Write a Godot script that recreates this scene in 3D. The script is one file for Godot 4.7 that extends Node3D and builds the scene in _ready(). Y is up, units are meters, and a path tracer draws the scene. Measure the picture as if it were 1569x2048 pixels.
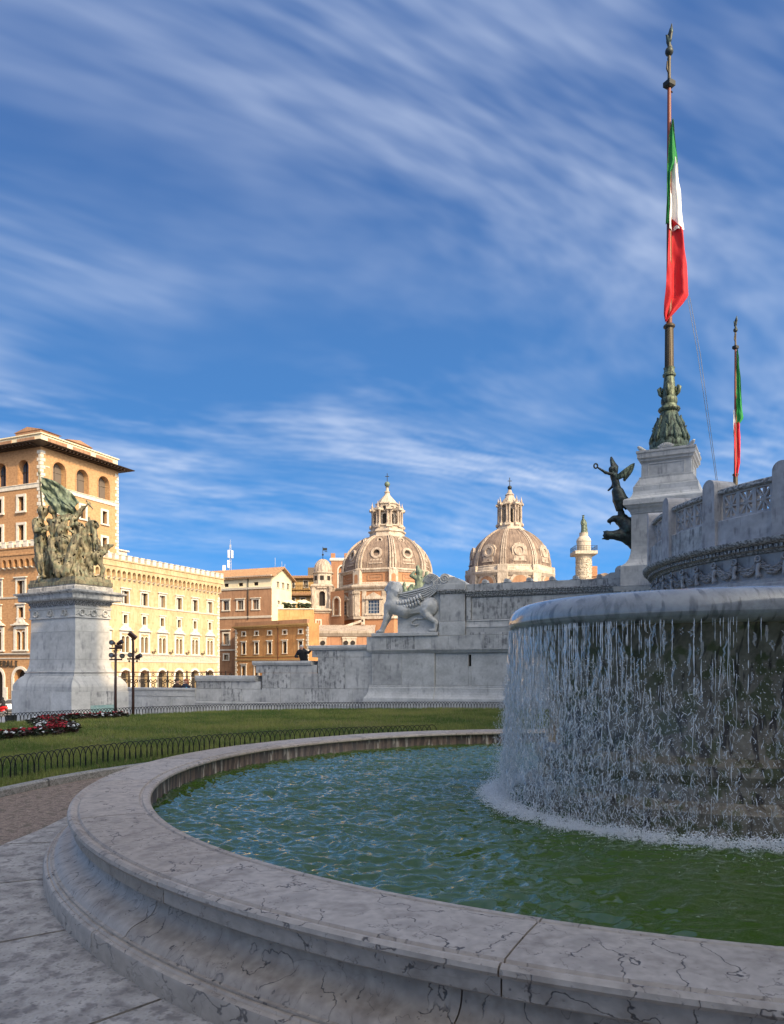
extends Node3D
# A monument forecourt with a round fountain, seen from the path beside its basin.
# Units are metres, y up, the camera stands at the origin looking along -Z.

var M := {}
var taken := {}
var soft := false
var rng := RandomNumberGenerator.new()
const FC := Vector3(3.09, 0.0, -8.32)      # centre of the fountain's basin
const BC := Vector3(3.20, 0.0, -7.75)      # centre of the bowl inside it
const WO := Vector3(1.935, 0.0, -31.0)     # a point on the stair wall's face
const WD := Vector3(0.92702, 0.0, 0.37501) # along the stair wall, towards the terrace
const WN := Vector3(-0.37501, 0.0, 0.92702) # out of its face

func _ready():
	rng.seed = 7
	make_camera_and_light()
	make_materials()
	make_ground()
	make_basin()
	make_bowl()
	make_stair_wall()
	make_terrace()
	make_flag_pedestal()
	make_palazzo()
	make_far_buildings()
	make_loreto_church()
	make_second_church()
	make_column()
	make_monument_body()
	make_statue_pedestal()
	make_winged_lion()
	make_bronze_group()
	make_victory()
	make_flags()
	make_floodlights()
	make_railing()
	make_fences()
	make_flower_bed()
	make_grass()
	make_people()
	make_street_things()
	make_water()

func make_camera_and_light():
	var cam := Camera3D.new()
	cam.name = "camera"
	cam.projection = Camera3D.PROJECTION_FRUSTUM
	cam.near = 0.1
	cam.far = 3000.0
	cam.size = 0.1 * 2048.0 / 1530.0
	cam.frustum_offset = Vector2(0.0, 0.1 * 316.0 / 1530.0)
	cam.position = Vector3(0, 1.6, 0)
	add_child(cam)
	cam.current = true
	var sun := DirectionalLight3D.new()
	sun.name = "sun"
	sun.light_energy = 0.88
	sun.light_color = Color(1.0, 0.88, 0.70)
	sun.light_angular_distance = 0.5
	sun.shadow_enabled = true
	add_child(sun)
	sun.look_at_from_position(sun_dir() * 50.0, Vector3.ZERO, Vector3.UP)
	var env := Environment.new()
	env.background_mode = Environment.BG_SKY
	env.tonemap_mode = Environment.TONE_MAPPER_LINEAR
	env.tonemap_exposure = 2.0
	env.sdfgi_enabled = true
	env.ssao_enabled = true
	env.ssil_enabled = true
	var sky := Sky.new()
	var pm := PanoramaSkyMaterial.new()
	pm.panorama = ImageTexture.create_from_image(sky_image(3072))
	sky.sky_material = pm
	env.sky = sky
	var we := WorldEnvironment.new()
	we.name = "daylight"
	we.environment = env
	add_child(we)

func sun_dir() -> Vector3:
	var el := deg_to_rad(31.0)
	return Vector3(0.66 * cos(el), sin(el), 0.75 * cos(el)).normalized()

func fnl(seed_: int, freq: float, oct := 4, type := FastNoiseLite.TYPE_SIMPLEX_SMOOTH) -> FastNoiseLite:
	var n := FastNoiseLite.new()
	n.seed = seed_
	n.noise_type = type
	n.frequency = freq
	n.fractal_type = FastNoiseLite.FRACTAL_FBM
	n.fractal_octaves = oct
	return n

# Clear evening blue with streaks of cirrus that lie along one wind direction.
func sky_image(w: int) -> Image:
	var h := w / 2
	var px3 := PackedFloat32Array()
	px3.resize(w * h * 3)
	var at := 0
	var wisps := fnl(3, 1.0, 5)
	var fine := fnl(11, 1.0, 3)
	var veil := fnl(5, 1.0, 3)
	var warp := fnl(8, 1.0, 2)
	var puff := fnl(17, 1.0, 4)
	var sd := sun_dir()
	var zen := Vector3(0.037, 0.088, 0.222)
	var mid := Vector3(0.041, 0.132, 0.318)
	var low := Vector3(0.060, 0.232, 0.525)
	for j in h / 2:
		var el := PI * (0.5 - (j + 0.5) / h)
		var y := sin(el)
		var ce := cos(el)
		var t := clampf(y / 0.62, 0.0, 1.0)
		var base := low.lerp(mid, smoothstep(0.0, 0.55, t)).lerp(zen, smoothstep(0.4, 1.0, t))
		var k := 1.0 / (y + 0.055)
		var fade := smoothstep(0.03, 0.26, y)
		for i in w:
			var ph := (i + 0.5) / w * TAU
			var dx := sin(ph) * ce
			var dz := cos(ph) * ce
			var px := dx * k
			var pz := dz * k
			var al := px * 0.83 + pz * 0.56
			var ac := -px * 0.56 + pz * 0.83
			ac += warp.get_noise_2d(al * 0.28, ac * 0.5) * 0.26
			al += warp.get_noise_2d(ac * 0.35 + 40.0, al * 0.35) * 0.5
			var a := wisps.get_noise_2d(al * 0.78 + 3.0, ac * 2.3 + 1.7)
			var f := fine.get_noise_2d(al * 4.2, ac * 13.0 + 9.0)
			var v := veil.get_noise_2d(al * 0.40 + 20.0, ac * 0.85)
			var u := puff.get_noise_2d(px * 1.1, pz * 1.1)
			var c := clampf(0.31 + v * 0.40 + u * 0.30 + (a * 0.62 + f * 0.38) * (0.60 + v * 0.8), 0.0, 1.0)
			c = pow(c, 1.35) * 0.80 * fade * (1.0 - 0.35 * smoothstep(0.30, 0.62, y))
			var q := base.lerp(Vector3(0.35, 0.40, 0.505), c)
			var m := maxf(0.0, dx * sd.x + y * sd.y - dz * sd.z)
			var glow := m * m * 0.86 + pow(m, 7.0) * 2.2 + pow(m, 40.0) * 2.5  # glow round the sun widened and added to brighten the shaded foreground
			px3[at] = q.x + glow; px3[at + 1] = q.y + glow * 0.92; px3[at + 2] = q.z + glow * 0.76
			at += 3
	while at < px3.size():
		px3[at] = 0.20; px3[at + 1] = 0.19; px3[at + 2] = 0.17
		at += 3
	return Image.create_from_data(w, h, false, Image.FORMAT_RGBF, px3.to_byte_array())

# ---------------------------------------------------------------- mesh helpers
func geo(smooth := false) -> SurfaceTool:
	var st := SurfaceTool.new()
	st.begin(Mesh.PRIMITIVE_TRIANGLES)
	st.set_smooth_group(0 if smooth else -1)
	soft = smooth
	return st

func tri(st: SurfaceTool, a: Vector3, b: Vector3, c: Vector3):
	st.add_vertex(a); st.add_vertex(b); st.add_vertex(c)

func quad(st: SurfaceTool, a: Vector3, b: Vector3, c: Vector3, d: Vector3):
	st.add_vertex(a); st.add_vertex(b); st.add_vertex(c)
	st.add_vertex(a); st.add_vertex(c); st.add_vertex(d)

func box(st: SurfaceTool, c: Vector3, s: Vector3, xf := Transform3D.IDENTITY):
	var h := s * 0.5
	var p := []
	for k in 8:
		p.append(xf * (c + Vector3(h.x if k & 1 else -h.x, h.y if k & 2 else -h.y, h.z if k & 4 else -h.z)))
	quad(st, p[4], p[6], p[7], p[5])
	quad(st, p[1], p[3], p[2], p[0])
	quad(st, p[5], p[7], p[3], p[1])
	quad(st, p[0], p[2], p[6], p[4])
	quad(st, p[6], p[2], p[3], p[7])
	quad(st, p[0], p[4], p[5], p[1])

# a box given by its corners, edges chamfered along the front (+z) face
func block(st: SurfaceTool, lo: Vector3, hi: Vector3, ch := 0.01, xf := Transform3D.IDENTITY):
	var a := Vector3(lo.x, lo.y, lo.z); var b := Vector3(hi.x, hi.y, hi.z)
	var bk := []; var md := []; var fr := []
	for q in [Vector2(0, 0), Vector2(0, 1), Vector2(1, 1), Vector2(1, 0)]:
		var x := lerpf(a.x, b.x, q.x); var y := lerpf(a.y, b.y, q.y)
		bk.append(xf * Vector3(x, y, a.z))
		md.append(xf * Vector3(x, y, b.z - ch))
		fr.append(xf * Vector3(x + (ch if q.x == 0 else -ch), y + (ch if q.y == 0 else -ch), b.z))
	quad(st, fr[0], fr[1], fr[2], fr[3])
	for k in 4:
		var n := (k + 1) % 4
		quad(st, md[k], md[n], fr[n], fr[k])
		quad(st, bk[k], bk[n], md[n], md[k])
	quad(st, bk[3], bk[2], bk[1], bk[0])

func prism(st: SurfaceTool, pts: PackedVector2Array, d0: float, d1: float, xf := Transform3D.IDENTITY):
	var p := pts
	if not Geometry2D.is_polygon_clockwise(p):
		p = pts.duplicate()
		p.reverse()
	var id := Geometry2D.triangulate_polygon(p)
	for k in range(0, id.size(), 3):
		var a := p[id[k]]; var b := p[id[k + 1]]; var c := p[id[k + 2]]
		if (b - a).cross(c - a) > 0:
			var s := b; b = c; c = s
		tri(st, xf * Vector3(a.x, a.y, d1), xf * Vector3(b.x, b.y, d1), xf * Vector3(c.x, c.y, d1))
		tri(st, xf * Vector3(a.x, a.y, d0), xf * Vector3(c.x, c.y, d0), xf * Vector3(b.x, b.y, d0))
	for k in p.size():
		var a := p[k]; var b := p[(k + 1) % p.size()]
		quad(st, xf * Vector3(a.x, a.y, d0), xf * Vector3(b.x, b.y, d0), xf * Vector3(b.x, b.y, d1), xf * Vector3(a.x, a.y, d1))

# profile of (radius, height) turned about the y axis; part of a turn gets closed ends
func lathe(st: SurfaceTool, prof: Array, n: int, a0 := 0.0, a1 := TAU, xf := Transform3D.IDENTITY, ends := false):
	var grp := PackedInt32Array()
	for j in prof.size() - 1:
		if j == 0: grp.append(1)
		else:
			var u: Vector2 = (prof[j] - prof[j - 1]).normalized(); var v: Vector2 = (prof[j + 1] - prof[j]).normalized()
			grp.append(grp[j - 1] + (1 if u.dot(v) < 0.86 else 0))
	for k in n:
		var t0 := lerpf(a0, a1, float(k) / n); var t1 := lerpf(a0, a1, float(k + 1) / n)
		var c0 := cos(t0); var s0 := sin(t0); var c1 := cos(t1); var s1 := sin(t1)
		for j in prof.size() - 1:
			var p: Vector2 = prof[j]; var q: Vector2 = prof[j + 1]
			if soft: st.set_smooth_group(grp[j])
			var a := xf * Vector3(p.x * c0, p.y, p.x * s0)
			var b := xf * Vector3(p.x * c1, p.y, p.x * s1)
			var c := xf * Vector3(q.x * c1, q.y, q.x * s1)
			var d := xf * Vector3(q.x * c0, q.y, q.x * s0)
			if p.x > 0.0005: tri(st, a, b, c)
			if q.x > 0.0005: tri(st, a, c, d)
	if soft: st.set_smooth_group(-1 if ends else 0)
	if ends:
		var poly := PackedVector2Array(prof)
		if Geometry2D.is_polygon_clockwise(poly): poly.reverse()
		var id := Geometry2D.triangulate_polygon(poly)
		for e in 2:
			var t := a0 if e == 0 else a1
			var c := cos(t); var s := sin(t)
			for k in range(0, id.size(), 3):
				var u := poly[id[k]]; var v := poly[id[k + 1]]; var w := poly[id[k + 2]]
				tri(st, xf * Vector3(u.x * c, u.y, u.x * s), xf * Vector3(v.x * c, v.y, v.x * s), xf * Vector3(w.x * c, w.y, w.x * s))

# profile of (offset, height) led round a rectangle with mitred corners
func rect_lathe(st: SurfaceTool, prof: Array, hx: float, hz: float, xf := Transform3D.IDENTITY, cap := true):
	var sg := [Vector2(1, 1), Vector2(1, -1), Vector2(-1, -1), Vector2(-1, 1)]
	for k in 4:
		var s: Vector2 = sg[k]; var t: Vector2 = sg[(k + 1) % 4]
		for j in prof.size() - 1:
			var p: Vector2 = prof[j]; var q: Vector2 = prof[j + 1]
			quad(st, xf * Vector3(s.x * (hx + p.x), p.y, s.y * (hz + p.x)), xf * Vector3(s.x * (hx + q.x), q.y, s.y * (hz + q.x)), xf * Vector3(t.x * (hx + q.x), q.y, t.y * (hz + q.x)), xf * Vector3(t.x * (hx + p.x), p.y, t.y * (hz + p.x)))
	if cap:
		for e in [prof.size() - 1, 0]:
			var p: Vector2 = prof[e]
			var c := []
			for s in sg: c.append(xf * Vector3(s.x * (hx + p.x), p.y, s.y * (hz + p.x)))
			if e == 0: c.reverse()
			quad(st, c[3], c[2], c[1], c[0])

# profile of (out, height) led along a straight line in xf's x direction, out is +z; a closed prism
func mould(st: SurfaceTool, prof: Array, x0: float, x1: float, xf := Transform3D.IDENTITY, m0 := 0.0, m1 := 0.0):
	for j in prof.size():
		var p: Vector2 = prof[j]; var q: Vector2 = prof[(j + 1) % prof.size()]
		quad(st, xf * Vector3(x0 - p.x * m0, p.y, p.x), xf * Vector3(x0 - q.x * m0, q.y, q.x), xf * Vector3(x1 + q.x * m1, q.y, q.x), xf * Vector3(x1 + p.x * m1, p.y, p.x))
	var poly := PackedVector2Array(prof)
	var id := Geometry2D.triangulate_polygon(poly)
	for k in range(0, id.size(), 3):
		var a := poly[id[k]]; var b := poly[id[k + 1]]; var c := poly[id[k + 2]]
		tri(st, xf * Vector3(x0 - a.x * m0, a.y, a.x), xf * Vector3(x0 - b.x * m0, b.y, b.x), xf * Vector3(x0 - c.x * m0, c.y, c.x))
		tri(st, xf * Vector3(x1 + a.x * m1, a.y, a.x), xf * Vector3(x1 + c.x * m1, c.y, c.x), xf * Vector3(x1 + b.x * m1, b.y, b.x))

func tube(st: SurfaceTool, pts: Array, rad: Array, sides := 6, closed_ends := true):
	var n := pts.size()
	var rings := []
	var ref := Vector3.UP
	var d0: Vector3 = (pts[1] - pts[0]).normalized()
	if absf(d0.dot(ref)) > 0.9: ref = Vector3.RIGHT
	var side := d0.cross(ref).normalized()
	for k in n:
		var d: Vector3 = (pts[mini(k + 1, n - 1)] - pts[maxi(k - 1, 0)]).normalized()
		side = (side - d * side.dot(d)).normalized()
		var up := side.cross(d)
		var r: float = rad[k] if rad.size() > 1 else rad[0]
		var ring := []
		for s in sides:
			var a := TAU * s / sides
			ring.append(pts[k] + side * cos(a) * r + up * sin(a) * r)
		rings.append(ring)
	for k in n - 1:
		for s in sides:
			var t := (s + 1) % sides
			quad(st, rings[k][s], rings[k + 1][s], rings[k + 1][t], rings[k][t])
	if closed_ends:
		for s in sides:
			var t := (s + 1) % sides
			tri(st, pts[0], rings[0][s], rings[0][t])
			tri(st, pts[n - 1], rings[n - 1][t], rings[n - 1][s])

func ball(st: SurfaceTool, c: Vector3, r: Vector3, n := 10, xf := Transform3D.IDENTITY):
	var prof := []
	for k in n / 2 + 1:
		var a := -PI / 2 + PI * k / (n / 2)
		prof.append(Vector2(cos(a), sin(a)))
	lathe(st, prof, n, 0.0, TAU, xf * Transform3D(Basis.from_scale(r), c))

func mesh_of(st: SurfaceTool) -> ArrayMesh:
	st.generate_normals()
	return st.commit()

func numbered(called: String) -> String:
	taken[called] = taken.get(called, -1) + 1
	return called if taken[called] == 0 else "%s_%03d" % [called, taken[called]]

func put(called: String, mesh: Mesh, mat: Material, parent: Node3D, xf := Transform3D.IDENTITY) -> MeshInstance3D:
	var o := MeshInstance3D.new()
	o.name = numbered(called) if parent == self else called
	o.mesh = mesh
	o.material_override = mat
	o.transform = xf
	parent.add_child(o, true)
	return o

func obj(called: String, st: SurfaceTool, mat: Material, parent: Node3D = self) -> MeshInstance3D:
	return put(called, mesh_of(st), mat, parent)

func tag(o: Node3D, label: String, category: String, group := "", kind := "") -> Node3D:
	if label: o.set_meta("label", label)
	if category: o.set_meta("category", category)
	if group: o.set_meta("group", group)
	if kind: o.set_meta("kind", kind)
	return o

func thing(called: String, label: String, category: String, at := Vector3.ZERO, turn := 0.0, group := "") -> Node3D:
	var o := Node3D.new()
	o.name = numbered(called)
	o.position = at
	o.rotation.y = turn
	add_child(o)
	return tag(o, label, category, group)

func struct(called: String, st: SurfaceTool, mat: Material) -> MeshInstance3D:
	var o := obj(called, st, mat)
	o.set_meta("kind", "structure")
	return o

func copy(o: Node3D, label := "") -> Node3D:
	var c: Node3D = o.duplicate()
	c.name = numbered(String(o.name))
	add_child(c)
	if label: c.set_meta("label", label)
	return c

# x along dir, y up, z out of the face
func frame(at: Vector3, dir: Vector3) -> Transform3D:
	var x := dir.normalized()
	var z := x.cross(Vector3.UP).normalized()
	return Transform3D(Basis(x, Vector3.UP, z), at)

# ---------------------------------------------------------------- sculpting: smooth union of solids, meshed as surface nets
class Sculpt:
	var lo: Vector3
	var cell: float
	var nx: int
	var ny: int
	var nz: int
	var f := PackedFloat32Array()
	var pad := 0.0
	func _init(a: Vector3, b: Vector3, c: float):
		lo = a; cell = c
		nx = int((b.x - a.x) / c) + 2; ny = int((b.y - a.y) / c) + 2; nz = int((b.z - a.z) / c) + 2
		f.resize(nx * ny * nz)
		f.fill(9.0)
	func join(i: int, d: float, k: float):
		var e := f[i]
		if k > 0.0:
			var h := maxf(k - absf(e - d), 0.0) / k
			f[i] = minf(e, d) - h * h * k * 0.25
		else:
			f[i] = minf(e, d)
	func span(a: Vector3, b: Vector3) -> Array:
		return [maxi(0, int((a.x - lo.x) / cell)), mini(nx - 1, int((b.x - lo.x) / cell) + 1), maxi(0, int((a.y - lo.y) / cell)), mini(ny - 1, int((b.y - lo.y) / cell) + 1), maxi(0, int((a.z - lo.z) / cell)), mini(nz - 1, int((b.z - lo.z) / cell) + 1)]
	func limb(a: Vector3, b: Vector3, ra: float, rb: float, k := 0.05):
		var m := maxf(ra, rb) + k + cell * 2.0
		var mv := Vector3(m, m, m)
		var s := span(a.min(b) - mv, a.max(b) + mv)
		var ab := b - a
		var l2 := maxf(ab.length_squared(), 1e-6)
		for z in range(s[4], s[5] + 1):
			for y in range(s[2], s[3] + 1):
				var row := (z * ny + y) * nx
				for x in range(s[0], s[1] + 1):
					var p := lo + Vector3(x, y, z) * cell
					var t := clampf((p - a).dot(ab) / l2, 0.0, 1.0)
					join(row + x, p.distance_to(a + ab * t) - lerpf(ra, rb, t), k)
	func chain(pts: Array, rad: Array, k := 0.05):
		for i in pts.size() - 1:
			limb(pts[i], pts[i + 1], rad[i], rad[i + 1], k)
	func blob(c: Vector3, r: Vector3, k := 0.05, turn := Basis.IDENTITY):
		var m: float = maxf(r.x, maxf(r.y, r.z)) + k + cell * 2.0
		var mv := Vector3(m, m, m)
		var s := span(c - mv, c + mv)
		var inv := turn.inverse()
		var mr: float = minf(r.x, minf(r.y, r.z))
		for z in range(s[4], s[5] + 1):
			for y in range(s[2], s[3] + 1):
				var row := (z * ny + y) * nx
				for x in range(s[0], s[1] + 1):
					var q := inv * (lo + Vector3(x, y, z) * cell - c)
					var k0 := (q / r).length()
					var k1 := (q / (r * r)).length()
					join(row + x, (k0 * (k0 - 1.0) / k1) if k1 > 1e-5 else -mr, k)
	func slab(c: Vector3, h: Vector3, rnd: float, k := 0.03, turn := Basis.IDENTITY):
		var m := h.length() + k + cell * 2.0
		var mv := Vector3(m, m, m)
		var s := span(c - mv, c + mv)
		var inv := turn.inverse()
		var hh := h - Vector3(rnd, rnd, rnd)
		for z in range(s[4], s[5] + 1):
			for y in range(s[2], s[3] + 1):
				var row := (z * ny + y) * nx
				for x in range(s[0], s[1] + 1):
					var q := (inv * (lo + Vector3(x, y, z) * cell - c)).abs() - hh
					join(row + x, q.max(Vector3.ZERO).length() + minf(maxf(q.x, maxf(q.y, q.z)), 0.0) - rnd, k)
	func ruffle(n: FastNoiseLite, amp: float, stretch := Vector3.ONE):
		for i in f.size():
			if absf(f[i]) < cell * 3.0 + amp:
				var x := i % nx
				var y := (i / nx) % ny
				var z := i / (nx * ny)
				var p := (lo + Vector3(x, y, z) * cell) * stretch
				f[i] += n.get_noise_3dv(p) * amp
	func build(st: SurfaceTool):
		var id := {}
		var vs := PackedVector3Array()
		var cn := []
		for k in 8: cn.append((((k >> 2) & 1) * ny + ((k >> 1) & 1)) * nx + (k & 1))
		var edges := [[0, 1], [2, 3], [4, 5], [6, 7], [0, 2], [1, 3], [4, 6], [5, 7], [0, 4], [1, 5], [2, 6], [3, 7]]
		var lim := cell * 1.75
		for z in nz - 1:
			for y in ny - 1:
				var row := (z * ny + y) * nx
				for x in nx - 1:
					var b := row + x
					if absf(f[b]) > lim: continue
					var mask := 0
					for k in 8:
						if f[b + cn[k]] < 0.0: mask |= 1 << k
					if mask == 0 or mask == 255: continue
					var sum := Vector3.ZERO
					var cnt := 0
					for e in edges:
						var i0: int = e[0]; var i1: int = e[1]
						if ((mask >> i0) & 1) != ((mask >> i1) & 1):
							var d0 := f[b + cn[i0]]; var d1 := f[b + cn[i1]]
							var t := d0 / (d0 - d1)
							var p0 := Vector3(i0 & 1, (i0 >> 1) & 1, (i0 >> 2) & 1)
							var p1 := Vector3(i1 & 1, (i1 >> 1) & 1, (i1 >> 2) & 1)
							sum += p0.lerp(p1, t)
							cnt += 1
					id[b] = vs.size()
					vs.append(lo + (Vector3(x, y, z) + sum / cnt) * cell)
		var sx := 1; var sy := nx; var sz := nx * ny
		for b in id:
			var inside := f[b] < 0.0
			for ax in 3:
				var stp: int = [sx, sy, sz][ax]
				var u: int = [sy, sz, sx][ax]
				var v: int = [sz, sx, sy][ax]
				if (f[b + stp] < 0.0) == inside: continue
				if not (id.has(b - u) and id.has(b - v) and id.has(b - u - v)): continue
				var p: Vector3 = vs[id[b]]; var q: Vector3 = vs[id[b - u]]; var r: Vector3 = vs[id[b - u - v]]; var s: Vector3 = vs[id[b - v]]
				if inside:
					st.add_vertex(p); st.add_vertex(s); st.add_vertex(r); st.add_vertex(p); st.add_vertex(r); st.add_vertex(q)
				else:
					st.add_vertex(p); st.add_vertex(q); st.add_vertex(r); st.add_vertex(p); st.add_vertex(r); st.add_vertex(s)

func sculpted(called: String, sc: Sculpt, mat: Material, parent: Node3D = self) -> MeshInstance3D:
	var st := geo(true)
	sc.build(st)
	return obj(called, st, mat, parent)

# ---------------------------------------------------------------- materials
var pool := {}

func nbytes(seed_: int, freq: float, w: int, h: int, oct := 5, ridged := false) -> PackedByteArray:
	var key := "%d %f %d %d %d" % [seed_ % 3, freq, w, oct, int(ridged)]
	if not pool.has(key):
		var n := fnl(seed_, freq, oct)
		if ridged: n.fractal_type = FastNoiseLite.FRACTAL_RIDGED
		var im := n.get_seamless_image(w, h)
		im.convert(Image.FORMAT_L8)
		pool[key] = im.get_data()
	return pool[key]

# a noise that is stretched upright: w wide, generated at h / k rows
func upright(seed_: int, freq: float, w: int, h: int, k: int) -> PackedByteArray:
	var im := fnl(seed_, freq, 4).get_seamless_image(w, h / k)
	im.convert(Image.FORMAT_L8)
	im.resize(w, h, Image.INTERPOLATE_CUBIC)
	return im.get_data()

func tex(w: int, h: int, bytes: PackedByteArray) -> ImageTexture:
	return ImageTexture.create_from_image(Image.create_from_data(w, h, false, Image.FORMAT_RGB8, bytes))

func srgb8(v: float) -> int:
	v = clampf(v, 0.0, 1.0)
	return int(255.0 * (12.92 * v if v < 0.0031308 else 1.055 * pow(v, 1.0 / 2.4) - 0.055))

# blends from c0 to c1 with coarse and fine mottling, then stains it by a list of [bytes, from, to, colour, strength]
func mottled(w: int, h: int, c0: Color, c1: Color, seed_: int, coarse: float, fine: float, stains := []) -> ImageTexture:
	var a := nbytes(seed_, coarse, w, h)
	var b := nbytes(seed_ + 1, fine, w, h, 3)
	var out := PackedByteArray()
	out.resize(w * h * 3)
	var lr := PackedInt32Array(); var lg := PackedInt32Array(); var lb := PackedInt32Array()
	for k in 256:
		var t := clampf((k / 255.0 - 0.5) * 1.7 + 0.5, 0.0, 1.0)
		lr.append(srgb8(lerpf(c0.r, c1.r, t))); lg.append(srgb8(lerpf(c0.g, c1.g, t))); lb.append(srgb8(lerpf(c0.b, c1.b, t)))
	var j := 0
	for i in w * h:
		var t := (a[i] * 166 + b[i] * 90) >> 8
		out[j] = lr[t]; out[j + 1] = lg[t]; out[j + 2] = lb[t]
		j += 3
	for s in stains:
		var sb: PackedByteArray = s[0]
		var sc: Color = s[3]
		var sr := srgb8(sc.r); var sg := srgb8(sc.g); var sl := srgb8(sc.b)
		var share := PackedInt32Array()
		for k in 256: share.append(int(256.0 * clampf((k / 255.0 - s[1]) / (s[2] - s[1]), 0.0, 1.0) * s[4]))
		for i in w * h:
			var k := share[sb[i]]
			if k > 0:
				j = i * 3
				out[j] += ((sr - out[j]) * k) >> 8
				out[j + 1] += ((sg - out[j + 1]) * k) >> 8
				out[j + 2] += ((sl - out[j + 2]) * k) >> 8
	return tex(w, h, out)

func grey_tex(w: int, h: int, bytes: PackedByteArray) -> ImageTexture:
	return ImageTexture.create_from_image(Image.create_from_data(w, h, false, Image.FORMAT_L8, bytes))

func plain(called: String, c: Color, rough := 0.8, metal := 0.0) -> StandardMaterial3D:
	var m := StandardMaterial3D.new()
	m.resource_name = called
	m.albedo_color = c.linear_to_srgb()
	m.roughness = rough
	m.metallic = metal
	M[called] = m
	return m

# triplanar in the world, one repeat of the texture every `size` metres
func surf(called: String, t: Texture2D, size: float, rough := 0.85, bump: Texture2D = null, depth := 0.0, tint := Color.WHITE, metal := 0.0) -> StandardMaterial3D:
	var m := plain(called, tint, rough, metal)
	m.albedo_texture = t
	m.uv1_triplanar = true
	m.uv1_world_triplanar = true
	m.uv1_scale = Vector3.ONE / size
	m.uv1_triplanar_sharpness = 4.0
	if bump:
		m.heightmap_enabled = true
		m.heightmap_texture = bump
		m.heightmap_scale = depth
	return m

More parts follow.
